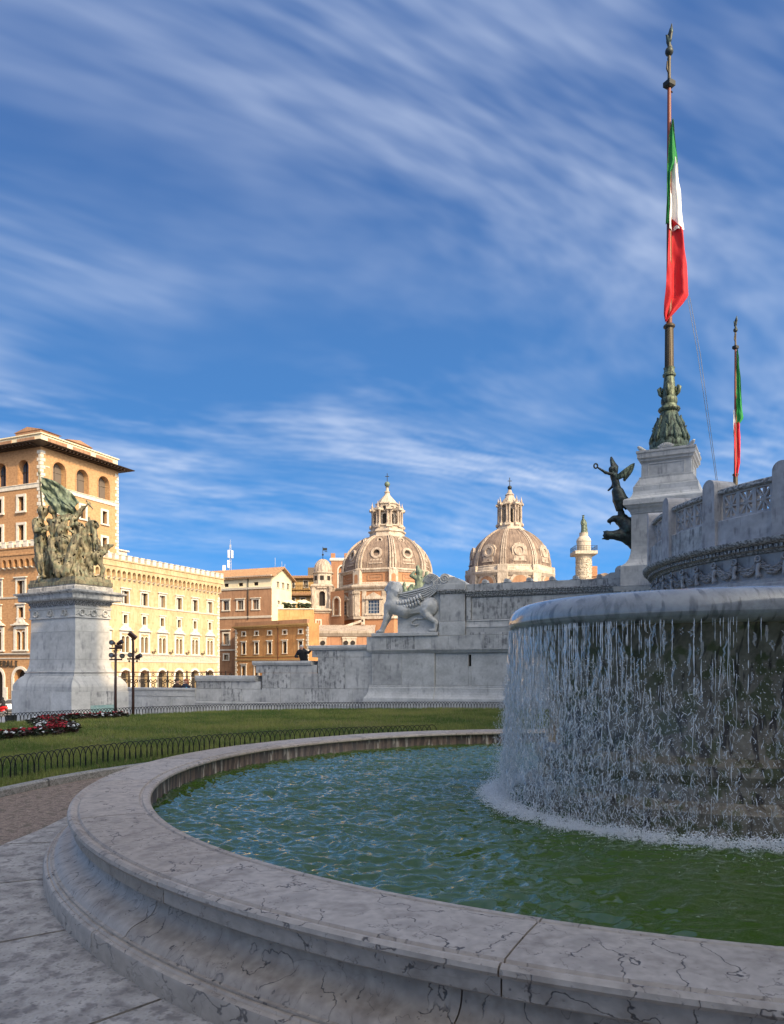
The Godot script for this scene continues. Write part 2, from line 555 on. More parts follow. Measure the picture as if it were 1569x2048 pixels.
func make_materials():
	# travertine of the basin: grey, cloudy, with dark cracks and pores
	var w := 1024
	var cr := nbytes(21, 0.0045, w, w, 6)
	var cr2 := nbytes(22, 0.011, w, w, 5)
	var cm := nbytes(26, 0.005, w, w, 3)
	var cracks := PackedByteArray()
	cracks.resize(w * w)
	for i in w * w:
		# cracks and veins run along level lines of a rough noise, here and there
		var q := clampi(4 - absi(cr[i] - 131), 0, 3) * 75 if cm[i] > 112 else 0
		if cm[i] < 128: q = maxi(q, clampi(4 - absi(cr2[i] - 126), 0, 2) * 55)
		cracks[i] = q
	var pores := nbytes(24, 0.05, w, w, 2)
	var blot := nbytes(25, 0.006, w, w, 5)
	var basin_t := mottled(w, w, Color(0.30, 0.248, 0.200), Color(0.62, 0.535, 0.445), 31, 0.006, 0.03, [[blot, 0.56, 0.86, Color(0.17, 0.14, 0.115), 0.45], [cracks, 0.1, 0.9, Color(0.045, 0.038, 0.034), 0.85], [pores, 0.86, 0.95, Color(0.08, 0.07, 0.065), 0.7]])
	var hgt := PackedByteArray()
	hgt.resize(w * w)
	for i in w * w: hgt[i] = clampi(190 - cracks[i] / 2 - (60 if pores[i] > 208 else 0) + (blot[i] - 128) / 6, 0, 255)
	surf("basin_stone", basin_t, 2.3, 0.55, grey_tex(w, w, hgt), 0.5)
	var hg := grey_tex(w, w, hgt)
	surf("basin_stone_b", basin_t, 2.05, 0.55, hg, 0.5, Color(0.90, 0.87, 0.83))
	surf("basin_stone_c", basin_t, 2.6, 0.5, hg, 0.5, Color(1.0, 0.97, 0.93))
	M.basin_stone_b.uv1_offset = Vector3(0.3, 0.1, 0.6)
	M.basin_stone_c.uv1_offset = Vector3(0.7, 0.4, 0.2)
	# rust-stained inner wall of the basin
	var up1 := upright(41, 0.02, 512, 512, 6)
	var up1b := upright(43, 0.035, 512, 512, 8)
	surf("basin_inside", mottled(512, 512, Color(0.30, 0.248, 0.200), Color(0.62, 0.535, 0.445), 42, 0.012, 0.05, [[up1, 0.36, 0.44, Color(0.17, 0.10, 0.068), 0.75], [up1b, 0.52, 0.58, Color(0.07, 0.05, 0.04), 0.8]]), 1.6, 0.45)
	# white marble of the monument with blackened weathering
	w = 512
	var up2 := upright(51, 0.045, w, w, 16)
	var up2b := upright(56, 0.14, w, w, 12)
	var blot2 := nbytes(52, 0.016, w, w, 5)
	var both := PackedByteArray()
	both.resize(w * w)
	for i in w * w: both[i] = clampi(int(up2[i] * 0.42 + blot2[i] * 0.42 + up2b[i] * 0.26 - 14), 0, 255)
	var mc0 := Color(0.33, 0.33, 0.325); var mc1 := Color(0.57, 0.565, 0.55)
	surf("marble", mottled(w, w, mc0, mc1, 53, 0.005, 0.04, [[both, 0.56, 0.82, Color(0.16, 0.165, 0.175), 0.75]]), 4.4, 0.7)
	surf("marble_clean", mottled(512, 512, Color(0.40, 0.40, 0.39), Color(0.60, 0.595, 0.58), 54, 0.008, 0.05, [[both, 0.62, 0.86, Color(0.2, 0.2, 0.2), 0.6]]), 3.1, 0.65)
	surf("marble_black", mottled(w, w, mc0, mc1, 55, 0.005, 0.04, [[both, 0.48, 0.70, Color(0.11, 0.113, 0.12), 0.75]]), 2.6, 0.75)
	var soot := nbytes(57, 0.02, 512, 512, 5)
	surf("marble_soot", mottled(512, 512, mc0, mc1, 58, 0.01, 0.05, [[soot, 0.42, 0.62, Color(0.085, 0.082, 0.082), 0.72]]), 0.9, 0.85)
	surf("marble_mauve", mottled(w, w, Color(0.30, 0.29, 0.295), Color(0.50, 0.49, 0.495), 59, 0.006, 0.04, [[both, 0.56, 0.80, Color(0.15, 0.145, 0.155), 0.7]]), 3.3, 0.7)
	surf("teal_stain", mottled(256, 256, Color(0.16, 0.30, 0.29), Color(0.36, 0.48, 0.46), 60, 0.02, 0.08), 1.2, 0.8)
	# wet, algae-dark stone of the bowl
	var up3 := upright(61, 0.03, 512, 512, 5)
	var blot3 := nbytes(62, 0.01, 512, 512, 5)
	surf("bowl_stone", mottled(512, 512, Color(0.22, 0.21, 0.19), Color(0.44, 0.425, 0.385), 63, 0.01, 0.06, [[up3, 0.58, 0.75, Color(0.045, 0.042, 0.035), 0.75]]), 1.5, 0.28, grey_tex(512, 512, blot3), 0.5)
	surf("bowl_wall", mottled(512, 512, Color(0.18, 0.15, 0.11), Color(0.38, 0.325, 0.245), 64, 0.01, 0.05, [[blot3, 0.55, 0.7, Color(0.085, 0.10, 0.035), 0.7], [up3, 0.6, 0.75, Color(0.05, 0.04, 0.035), 0.8]]), 1.4, 0.3)
	# ground
	var gp := nbytes(71, 0.06, 512, 512, 3)
	var gb := nbytes(72, 0.012, 512, 512, 4)
	surf("gravel", mottled(512, 512, Color(0.19, 0.135, 0.10), Color(0.40, 0.30, 0.225), 73, 0.02, 0.12, [[gp, 0.66, 0.76, Color(0.05, 0.036, 0.028), 0.7], [gb, 0.62, 0.75, Color(0.11, 0.095, 0.06), 0.5]]), 0.9, 0.95, grey_tex(512, 512, gp), 1.2)
	var pv := nbytes(74, 0.06, 512, 512, 3)
	var pvl := upright(75, 0.02, 512, 512, 1)
	surf("paving", mottled(512, 512, Color(0.29, 0.262, 0.235), Color(0.53, 0.485, 0.435), 76, 0.01, 0.06, [[pv, 0.62, 0.85, Color(0.12, 0.11, 0.10), 0.6], [pvl, 0.55, 0.8, Color(0.15, 0.135, 0.125), 0.6]]), 1.5, 0.9, grey_tex(512, 512, pv), 0.5)
	surf("kerb_stone", mottled(512, 512, Color(0.20, 0.19, 0.17), Color(0.42, 0.40, 0.365), 77, 0.02, 0.1, [[gp, 0.62, 0.75, Color(0.09, 0.085, 0.06), 0.6]]), 0.8, 0.9, grey_tex(512, 512, gp), 0.5)
	surf("turf", mottled(512, 512, Color(0.06, 0.085, 0.02), Color(0.18, 0.185, 0.055), 78, 0.012, 0.12, [[gb, 0.6, 0.75, Color(0.13, 0.12, 0.055), 0.5]]), 2.2, 0.95)
	surf("street", mottled(512, 512, Color(0.10, 0.095, 0.09), Color(0.17, 0.155, 0.14), 79, 0.02, 0.1), 6.0, 0.9)
	surf("travertine_floor", mottled(512, 512, Color(0.36, 0.35, 0.335), Color(0.52, 0.50, 0.475), 80, 0.01, 0.06), 3.0, 0.85)
	# buildings
	var gb2 := nbytes(72, 0.024, 256, 256, 4)
	var gp2 := nbytes(71, 0.09, 256, 256, 3)
	var bk := brick_tex(256, Color(0.30, 0.155, 0.072), Color(0.47, 0.27, 0.13))
	surf("ochre_brick", bk, 3.2, 0.9)
	var rain := upright(97, 0.07, 256, 256, 12)
	surf("ochre_wall", mottled(256, 256, Color(0.42, 0.305, 0.17), Color(0.54, 0.415, 0.25), 82, 0.008, 0.05, [[gb2, 0.60, 0.78, Color(0.38, 0.25, 0.12), 0.5], [rain, 0.58, 0.85, Color(0.33, 0.22, 0.12), 0.5]]), 7.0, 0.9)
	surf("tower_brick", brick_tex(256, Color(0.35, 0.195, 0.09), Color(0.52, 0.32, 0.16)), 3.2, 0.9)
	surf("trim", mottled(256, 256, Color(0.52, 0.475, 0.40), Color(0.66, 0.61, 0.53), 83, 0.02, 0.08), 3.0, 0.85)
	surf("brown_plaster", mottled(256, 256, Color(0.27, 0.145, 0.082), Color(0.36, 0.205, 0.12), 84, 0.01, 0.06, [[rain, 0.55, 0.8, Color(0.20, 0.11, 0.065), 0.5]]), 9.0, 0.9)
	surf("cream_plaster", mottled(256, 256, Color(0.58, 0.50, 0.34), Color(0.68, 0.60, 0.43), 85, 0.01, 0.06), 8.0, 0.9)
	surf("orange_plaster", mottled(256, 256, Color(0.34, 0.165, 0.06), Color(0.45, 0.24, 0.095), 86, 0.01, 0.06, [[gb2, 0.6, 0.75, Color(0.30, 0.14, 0.05), 0.5], [rain, 0.56, 0.8, Color(0.24, 0.12, 0.05), 0.5]]), 8.0, 0.9)
	surf("salmon_plaster", mottled(256, 256, Color(0.32, 0.155, 0.083), Color(0.41, 0.215, 0.12), 87, 0.01, 0.06, [[rain, 0.56, 0.8, Color(0.24, 0.12, 0.07), 0.5]]), 8.0, 0.9)
	surf("yellow_plaster", mottled(256, 256, Color(0.42, 0.26, 0.10), Color(0.52, 0.345, 0.15), 88, 0.01, 0.06, [[rain, 0.56, 0.8, Color(0.32, 0.19, 0.08), 0.5]]), 8.0, 0.9)
	surf("church_brick", brick_tex(256, Color(0.29, 0.135, 0.068), Color(0.41, 0.21, 0.11)), 3.0, 0.9)
	var up4 := upright(91, 0.06, 256, 256, 5)
	surf("church_stone", mottled(256, 256, Color(0.36, 0.295, 0.23), Color(0.55, 0.47, 0.385), 92, 0.012, 0.06, [[up4, 0.6, 0.75, Color(0.20, 0.155, 0.12), 0.6]]), 5.0, 0.85)
	surf("dome_lead", mottled(256, 256, Color(0.135, 0.095, 0.072), Color(0.28, 0.205, 0.155), 93, 0.012, 0.06, [[up4, 0.55, 0.72, Color(0.11, 0.08, 0.065), 0.7]]), 6.0, 0.8)
	surf("dome_rib", mottled(256, 256, Color(0.30, 0.238, 0.185), Color(0.47, 0.385, 0.31), 94, 0.012, 0.06, [[up4, 0.55, 0.70, Color(0.20, 0.15, 0.12), 0.7]]), 5.0, 0.8)
	surf("roof_tile", mottled(256, 256, Color(0.22, 0.12, 0.065), Color(0.40, 0.24, 0.13), 95, 0.02, 0.1), 2.5, 0.9)
	surf("column_marble", mottled(256, 256, Color(0.40, 0.34, 0.26), Color(0.62, 0.55, 0.45), 96, 0.02, 0.08, [[gp2, 0.6, 0.75, Color(0.26, 0.21, 0.16), 0.6]]), 3.0, 0.85, grey_tex(256, 256, gp2), 6.0)
	# bronze
	var bz := nbytes(101, 0.012, 512, 512, 5)
	var up5 := upright(102, 0.03, 512, 512, 5)
	surf("bronze_group", mottled(512, 512, Color(0.10, 0.088, 0.055), Color(0.30, 0.265, 0.17), 103, 0.01, 0.06, [[bz, 0.52, 0.7, Color(0.16, 0.185, 0.125), 0.7], [up5, 0.62, 0.72, Color(0.045, 0.038, 0.025), 0.7]]), 2.0, 0.6, null, 0.0, Color.WHITE, 0.15)
	surf("bronze_flag", mottled(512, 512, Color(0.085, 0.115, 0.082), Color(0.20, 0.25, 0.175), 104, 0.01, 0.06, [[up5, 0.56, 0.7, Color(0.06, 0.085, 0.07), 0.8]]), 2.0, 0.6, null, 0.0, Color.WHITE, 0.15)
	surf("bronze_dark", mottled(512, 512, Color(0.016, 0.018, 0.018), Color(0.05, 0.062, 0.06), 105, 0.012, 0.06, [[bz, 0.6, 0.72, Color(0.05, 0.10, 0.09), 0.6]]), 1.2, 0.5, null, 0.0, Color.WHITE, 0.4)
	surf("bronze_green", mottled(512, 512, Color(0.055, 0.08, 0.055), Color(0.16, 0.205, 0.14), 106, 0.012, 0.06, [[up5, 0.58, 0.7, Color(0.02, 0.024, 0.018), 0.8]]), 1.3, 0.55, null, 0.0, Color.WHITE, 0.3)
	# small things
	plain("iron", Color(0.016, 0.018, 0.016), 0.55, 0.3)
	plain("iron_brown", Color(0.075, 0.055, 0.035), 0.6, 0.2)
	plain("iron_rust", Color(0.13, 0.045, 0.02), 0.7, 0.2)
	plain("lamp_paint", Color(0.045, 0.016, 0.011), 0.5)
	plain("lamp_glass", Color(0.16, 0.17, 0.18), 0.08, 0.3)
	plain("pane", Color(0.022, 0.020, 0.022), 0.12)
	plain("pane_blue", Color(0.03, 0.05, 0.085), 0.08)
	plain("dark_wood", Color(0.028, 0.015, 0.009), 0.6)
	plain("grey_wood", Color(0.15, 0.12, 0.095), 0.8)
	plain("shutter", Color(0.13, 0.105, 0.085), 0.8)
	plain("opening", Color(0.02, 0.016, 0.014), 0.9)
	plain("pole_red", Color(0.17, 0.035, 0.014), 0.5)
	plain("gilt", Color(0.066, 0.052, 0.032), 0.5, 0.3)
	plain("rope", Color(0.18, 0.19, 0.2), 0.8)
	for f in [["flag_green", Color(0.0, 0.20, 0.035)], ["flag_white", Color(0.72, 0.72, 0.72)], ["flag_red", Color(0.55, 0.006, 0.014)]]:
		var m := plain(f[0], f[1], 0.75)
		m.backlight_enabled = true
		m.backlight = Color(0.5, 0.5, 0.5)
		m.rim_enabled = true
		m.rim = 0.3
	plain("skin", Color(0.45, 0.25, 0.17), 0.6)
	plain("black_cloth", Color(0.012, 0.011, 0.014), 0.9)
	plain("brown_cloth", Color(0.035, 0.018, 0.015), 0.9)
	plain("blue_cloth", Color(0.03, 0.25, 0.45), 0.9)
	plain("navy_cloth", Color(0.015, 0.02, 0.04), 0.9)
	plain("red_hair", Color(0.25, 0.07, 0.03), 0.7)
	plain("dark_hair", Color(0.03, 0.018, 0.012), 0.7)
	plain("grey_hair", Color(0.35, 0.34, 0.33), 0.7)
	plain("car_paint", Color(0.72, 0.72, 0.73), 0.25)
	M.car_paint.clearcoat_enabled = true
	plain("tyre", Color(0.012, 0.012, 0.012), 0.9)
	plain("rim", Color(0.45, 0.45, 0.46), 0.35, 0.7)
	plain("scooter_red", Color(0.50, 0.012, 0.010), 0.3)
	plain("tail_lamp", Color(0.4, 0.01, 0.01), 0.2)
	plain("white_paint", Color(0.72, 0.72, 0.72), 0.5)
	plain("antenna", Color(0.42, 0.42, 0.43), 0.5)
	plain("letter", Color(0.05, 0.035, 0.02), 0.6)
	plain("petal_red", Color(0.33, 0.008, 0.022), 0.7)
	plain("petal_white", Color(0.62, 0.64, 0.66), 0.7)
	plain("leaf_dark", Color(0.02, 0.034, 0.012), 0.7)
	plain("leaf_bronze", Color(0.045, 0.018, 0.014), 0.7)
	var gm := plain("grass", Color.WHITE, 0.8)
	gm.vertex_color_use_as_albedo = true
	gm.backlight_enabled = true
	gm.backlight = Color(0.3, 0.3, 0.3)
	# water
	var wm := plain("water", Color(0.055, 0.104, 0.017), 0.05)
	wm.metallic_specular = 0.62
	var fm := plain("foam", Color(0.90, 0.90, 0.89), 0.6)
	fm.rim_enabled = true
	fm.rim = 0.2
	var dm := plain("falling_water", Color(0.95, 0.935, 0.91), 0.12)
	dm.transparency = BaseMaterial3D.TRANSPARENCY_ALPHA
	dm.albedo_color.a = 0.93
	dm.metallic_specular = 0.5
	var bm := plain("film", Color(0.7, 0.75, 0.8), 0.1)
	bm.transparency = BaseMaterial3D.TRANSPARENCY_ALPHA
	bm.albedo_color.a = 0.10
	var sm := plain("water_sheet", Color(0.92, 0.92, 0.91), 0.08)
	sm.transparency = BaseMaterial3D.TRANSPARENCY_ALPHA
	sm.albedo_color.a = 0.24
	sm.metallic_specular = 0.8

func brick_tex(w: int, c0: Color, c1: Color) -> ImageTexture:
	var a := nbytes(111, 0.03, w, w, 4)
	var out := PackedByteArray()
	out.resize(w * w * 3)
	var r := RandomNumberGenerator.new()
	r.seed = 5
	var rows := 36
	var tone := PackedFloat32Array()
	for k in rows * 12: tone.append(r.randf())
	for y in w:
		var row := y * rows / w
		for x in w:
			var col := int(float(x) / w * 11.0 + (0.5 if row % 2 else 0.0)) % 11
			var t := clampf(tone[row * 12 + col] * 0.45 + a[y * w + x] / 255.0 * 0.75 - 0.1, 0.0, 1.0)
			var c := c0.lerp(c1, t)
			var i := (y * w + x) * 3
			out[i] = srgb8(c.r); out[i + 1] = srgb8(c.g); out[i + 2] = srgb8(c.b)
	return tex(w, w, out)

# ---------------------------------------------------------------- ground, lawn, kerb
func lawn_y(x: float, z: float) -> float:
	return 0.05 + 0.06 * smoothstep(-2.0, 4.0, x) * smoothstep(14.0, 28.0, -z)

# where the far edge of the lawn runs, (x, z)
func lawn_edge() -> Array:
	return [Vector2(-15.5, 5.0), Vector2(-18.6, -3.0), Vector2(-18.6, -11.0), Vector2(-14.2, -18.4), Vector2(-11.4, -22.4), Vector2(-9.15, -25.9), Vector2(-6.74, -28.2), Vector2(-4.2, -29.6), Vector2(-1.66, -30.4), Vector2(1.4, -29.9), Vector2(4.1, -28.9), Vector2(7.5, -27.6)]

func smooth_path(p: Array, step: float) -> Array:
	var c := Curve3D.new()
	c.bake_interval = 0.05
	for k in p.size():
		var a: Vector2 = p[maxi(k - 1, 0)]; var b: Vector2 = p[mini(k + 1, p.size() - 1)]
		var t := (b - a) / 6.0
		c.add_point(Vector3(p[k].x, 0, p[k].y), Vector3(-t.x, 0, -t.y), Vector3(t.x, 0, t.y))
	var out := []
	var s := 0.0
	while s < c.get_baked_length():
		out.append(c.sample_baked(s))
		s += step
	return out

func make_ground():
	# the square below, out to the horizon
	var st := geo()
	var e := 1500.0
	quad(st, Vector3(-e, -3.2, e), Vector3(-e, -3.2, -e), Vector3(e, -3.2, -e), Vector3(e, -3.2, e))
	struct("street", st, M.street)
	# pavement in front of the palazzo
	st = geo()

	box(st, Vector3(-18, -3.13, 1.6), Vector3(42, 0.14, 3.2), frame(Vector3(-43.45, 0, -95), Vector3(0.40, 0, -0.916)) * Transform3D(Basis.IDENTITY, Vector3(36, 0, 0)))
	struct("pavement", st, M.travertine_floor)
	# the forecourt slab the monument stands on
	st = geo()
	var poly := PackedVector2Array([Vector2(-20.5, 30.0), Vector2(-20.5, -16.0), Vector2(-17.0, -26.0), Vector2(-17.0, -34.0), Vector2(-14.0, -38.5), Vector2(30.0, -38.5), Vector2(60.0, -30.0), Vector2(60.0, 30.0)])
	prism(st, poly, 0.45, 3.2, Transform3D(Basis(Vector3(1, 0, 0), Vector3(0, 0, 1), Vector3(0, -1, 0)), Vector3.ZERO))
	struct("forecourt", st, M.travertine_floor)
	# path bed of beaten earth under and around the basin
	st = geo()
	lathe(st, [Vector2(8.18, -0.46), Vector2(8.18, -0.02), Vector2(8.0, 0.0), Vector2(6.7, 0.002), Vector2(5.3, 0.004)], 160, 0.0, TAU, Transform3D(Basis.IDENTITY, FC))
	# the bed is a closed ring round the fountain foundation
	lathe(st, [Vector2(5.3, 0.004), Vector2(5.3, -0.46)], 160, 0.0, TAU, Transform3D(Basis.IDENTITY, FC))
	struct("gravel_path", st, M.gravel)
	# pebbles and crumbs on it
	var mm := MultiMesh.new()
	mm.transform_format = MultiMesh.TRANSFORM_3D
	st = geo()
	ball(st, Vector3.ZERO, Vector3(1, 0.6, 0.8), 5)
	mm.mesh = mesh_of(st)
	mm.instance_count = 9000
	for k in 9000:
		var a := rng.randf_range(PI * 0.55, PI * 1.45)
		var r := sqrt(rng.randf_range(6.72 * 6.72, 8.12 * 8.12))
		var s := rng.randf_range(0.002, 0.0065) * (2.0 if rng.randf() < 0.04 else 1.0)
		mm.set_instance_transform(k, Transform3D(Basis.from_euler(Vector3(0, rng.randf() * TAU, 0)).scaled(Vector3(s, s, s)), FC + Vector3(cos(a) * r, 0.001, sin(a) * r)))
	var mi := MultiMeshInstance3D.new()
	mi.name = "pebbles"
	mi.multimesh = mm
	mi.material_override = M.gravel
	add_child(mi)
	tag(mi, "brown pebbles and crumbs scattered over the earth path", "pebbles", "", "stuff")
	# slabs of the ring pavement
	var pav := Node3D.new()
	pav.name = "ring_pavement"
	add_child(pav)
	pav.set_meta("kind", "structure")
	var n := 30
	for k in n:
		var a0 := TAU * k / n + 0.002
		var a1 := TAU * (k + 1) / n - 0.002
		st = geo()
		var jit := rng.randf_range(-0.03, 0.03)
		var slab := PackedVector2Array()
		for j in 9:
			var a := lerpf(a0, a1, j / 8.0)
			slab.append(Vector2(cos(a), sin(a)) * 6.20)
		for j in 9:
			var a := lerpf(a1, a0, j / 8.0)
			# the paved ring widens towards the approach
			var r := 6.58 + 1.0 * smoothstep(deg_to_rad(176.0), deg_to_rad(145.0), a) * smoothstep(deg_to_rad(20.0), deg_to_rad(60.0), a) + jit
			slab.append(Vector2(cos(a), sin(a)) * r)
		prism(st, slab, -0.026 - rng.randf_range(-0.002, 0.002), 0.1, Transform3D(Basis(Vector3(1, 0, 0), Vector3(0, 0, 1), Vector3(0, -1, 0)), FC))
		obj("paving_slab", st, M.paving, pav)
	# kerb between path and lawn
	var kr := Node3D.new()
	kr.name = "lawn_kerb"
	add_child(kr)
	tag(kr, "low pale stone kerb curving between brown earth path and lawn", "kerb")
	n = 44
	for k in n:
		var a0 := TAU * k / n + 0.0012
		var a1 := TAU * (k + 1) / n - 0.0012
		st = geo(true)
		var dr := rng.randf_range(-0.012, 0.012)
		var top := 0.085 + rng.randf_range(-0.008, 0.008)
		lathe(st, [Vector2(8.33 + dr, -0.2), Vector2(8.33 + dr, top - 0.015), Vector2(8.315 + dr, top), Vector2(8.21 + dr, top), Vector2(8.185 + dr, top - 0.02), Vector2(8.18 + dr, -0.2), Vector2(8.33 + dr, -0.2)], 6, a0, a1, Transform3D(Basis.IDENTITY, FC), true)
		obj("kerb_stone", st, M.kerb_stone, kr)
	# lawn
	st = geo(true)
	var edge := smooth_path(lawn_edge(), 0.5)
	var rings := 26
	for k in edge.size() - 1:
		var cols := []
		for e2 in 2:
			var o: Vector3 = edge[k + e2]
			var d := Vector2(o.x - FC.x, o.z - FC.z)
			var inner := d.normalized() * 8.33
			var col := []
			for j in rings + 1:
				var q := inner.lerp(d, float(j) / rings)
				var x := FC.x + q.x; var z := FC.z + q.y
				col.append(Vector3(x, lawn_y(x, z) if j < rings else lawn_y(x, z) - 0.01, z))
			col.append(Vector3(col[rings].x, -0.46, col[rings].z))
			cols.append(col)
		for j in rings + 1:
			quad(st, cols[0][j], cols[0][j + 1], cols[1][j + 1], cols[1][j])
	struct("lawn", st, M.turf)

# how far the lawn reaches from the fountain's centre, for every degree
func lawn_reach() -> PackedFloat32Array:
	var out := PackedFloat32Array()
	out.resize(360)
	for p in smooth_path(lawn_edge(), 0.05):
		var d := Vector2(p.x - FC.x, p.z - FC.z)
		out[int(rad_to_deg(d.angle()) + 360.0) % 360] = d.length() - 0.08
	return out

func in_lawn(x: float, z: float, reach: PackedFloat32Array) -> bool:
	var d := Vector2(x - FC.x, z - FC.z)
	var l := d.length()
	return l > 8.37 and l < reach[int(rad_to_deg(d.angle()) + 360.0) % 360]

func make_grass():
	var st := geo()
	for k in 5:
		var a := TAU * k / 5.0 + 0.4 * (k % 2)
		var o := Vector3(cos(a * 2.3) * 0.016, 0, sin(a * 2.3) * 0.016)
		var lean := Vector3(cos(a), 0, sin(a)) * (0.010 + 0.006 * (k % 3))
		var side := Vector3(-sin(a), 0, cos(a)) * 0.0032
		var hgt := 0.034 + 0.008 * ((k * 7) % 4)
		tri(st, o - side, o + lean + Vector3(0, hgt, 0), o + side)
	var mm := MultiMesh.new()
	mm.transform_format = MultiMesh.TRANSFORM_3D
	mm.use_colors = true
	st.generate_normals()
	mm.mesh = st.commit()
	var edge := lawn_reach()
	var spots := []
	var patch := fnl(131, 0.35, 3)
	var tries := 0
	while spots.size() < 120000 and tries < 330000:
		tries += 1
		var x := rng.randf_range(-19.0, 7.0)
		var z := -rng.randf_range(3.0, 30.3) if rng.randf() < 0.6 else -rng.randf_range(6.5, 16.0)
		if absf(x) > -z * 0.53 + 4.5: continue
		if in_lawn(x, z, edge): spots.append(Vector3(x, lawn_y(x, z) - 0.004, z))
	mm.instance_count = spots.size()
	for k in spots.size():
		var p: Vector3 = spots[k]
		var v := patch.get_noise_2d(p.x, p.z)
		var s := rng.randf_range(0.7, 1.35) * (1.0 + 0.3 * v) * (1.0 + 0.02 * -p.z)
		mm.set_instance_transform(k, Transform3D(Basis.from_euler(Vector3(rng.randf_range(-0.2, 0.2), rng.randf() * TAU, rng.randf_range(-0.2, 0.2))).scaled(Vector3(s, s, s)), p))
		var worn := patch.get_noise_2d(p.x * 0.45 + 50.0, p.z * 0.45)
		var t := clampf(0.45 + v * 0.9 + worn * 0.5 + rng.randf_range(-0.3, 0.3), 0.0, 1.0)
		var c := Color(0.085, 0.145, 0.026).lerp(Color(0.26, 0.28, 0.07), t)
		if rng.randf() < 0.07 + 0.5 * maxf(0.0, worn - 0.15): c = Color(0.28, 0.24, 0.11)
		mm.set_instance_color(k, c)
	var mi := MultiMeshInstance3D.new()
	mi.name = "grass"
	mi.multimesh = mm
	mi.material_override = M.grass
	add_child(mi)
	tag(mi, "short mown green grass of the lawn behind the fountain", "grass", "", "stuff")

func hoop_mesh(wd: float, ht: float, r: float) -> ArrayMesh:
	var st := geo(true)
	var pts := []
	pts.append(Vector3(-wd / 2, -0.05, 0))
	for k in 11:
		var a := PI * k / 10.0
		pts.append(Vector3(-cos(a) * wd / 2 * (1.0 if k in [0, 10] else 0.98), ht * 0.40 + pow(sin(a), 0.8) * ht * 0.60, 0))
	pts.append(Vector3(wd / 2, -0.05, 0))
	tube(st, pts, [r], 5, false)
	return mesh_of(st)

func make_fences():
	var near := thing("hoop_fence", "low dark wire hoop fence along lawn edge nearest the basin", "fence", Vector3.ZERO)
	var m := hoop_mesh(0.232, 0.335, 0.0075)
	var stp := 0.113 / 8.88
	var n := int((PI * 1.34 - PI * 0.50) / stp)
	for k in n:
		var a := PI * 0.57 + 0.0 + k * stp
		a = PI * 1.42 - k * stp
		if a < PI * 0.62 + 0.0: break
		var p := FC + Vector3(cos(a) * 8.88, 0, sin(a) * 8.88)
		p.y = lawn_y(p.x, p.z) + rng.randf_range(-0.008, 0.004)
		var xf := Transform3D(Basis(Vector3.UP, -a + PI / 2 + rng.randf_range(-0.12, 0.12)) * Basis(Vector3.FORWARD, rng.randf_range(-0.04, 0.04)), p)
		xf.origin += Vector3(cos(a), 0, sin(a)) * (0.008 if k % 2 else -0.008)
		put("hoop", m, M.iron, near, xf)
	var far := thing("hoop_fence", "low dark wire hoop fence before the marble stair wall", "fence")
	var m2 := hoop_mesh(0.232, 0.30, 0.0105)
	var path := smooth_path(lawn_edge(), 0.116)
	for k in range(0, path.size() - 1):
		var p: Vector3 = path[k]
		if p.z > -17.0: continue
		var d: Vector3 = (path[k + 1] - p).normalized()
		p.y = lawn_y(p.x, p.z) - 0.03
		var xf := frame(p + Vector3(d.z, 0, -d.x) * (0.008 if k % 2 else -0.008), d)
		put("hoop", m2, M.iron, far, xf)

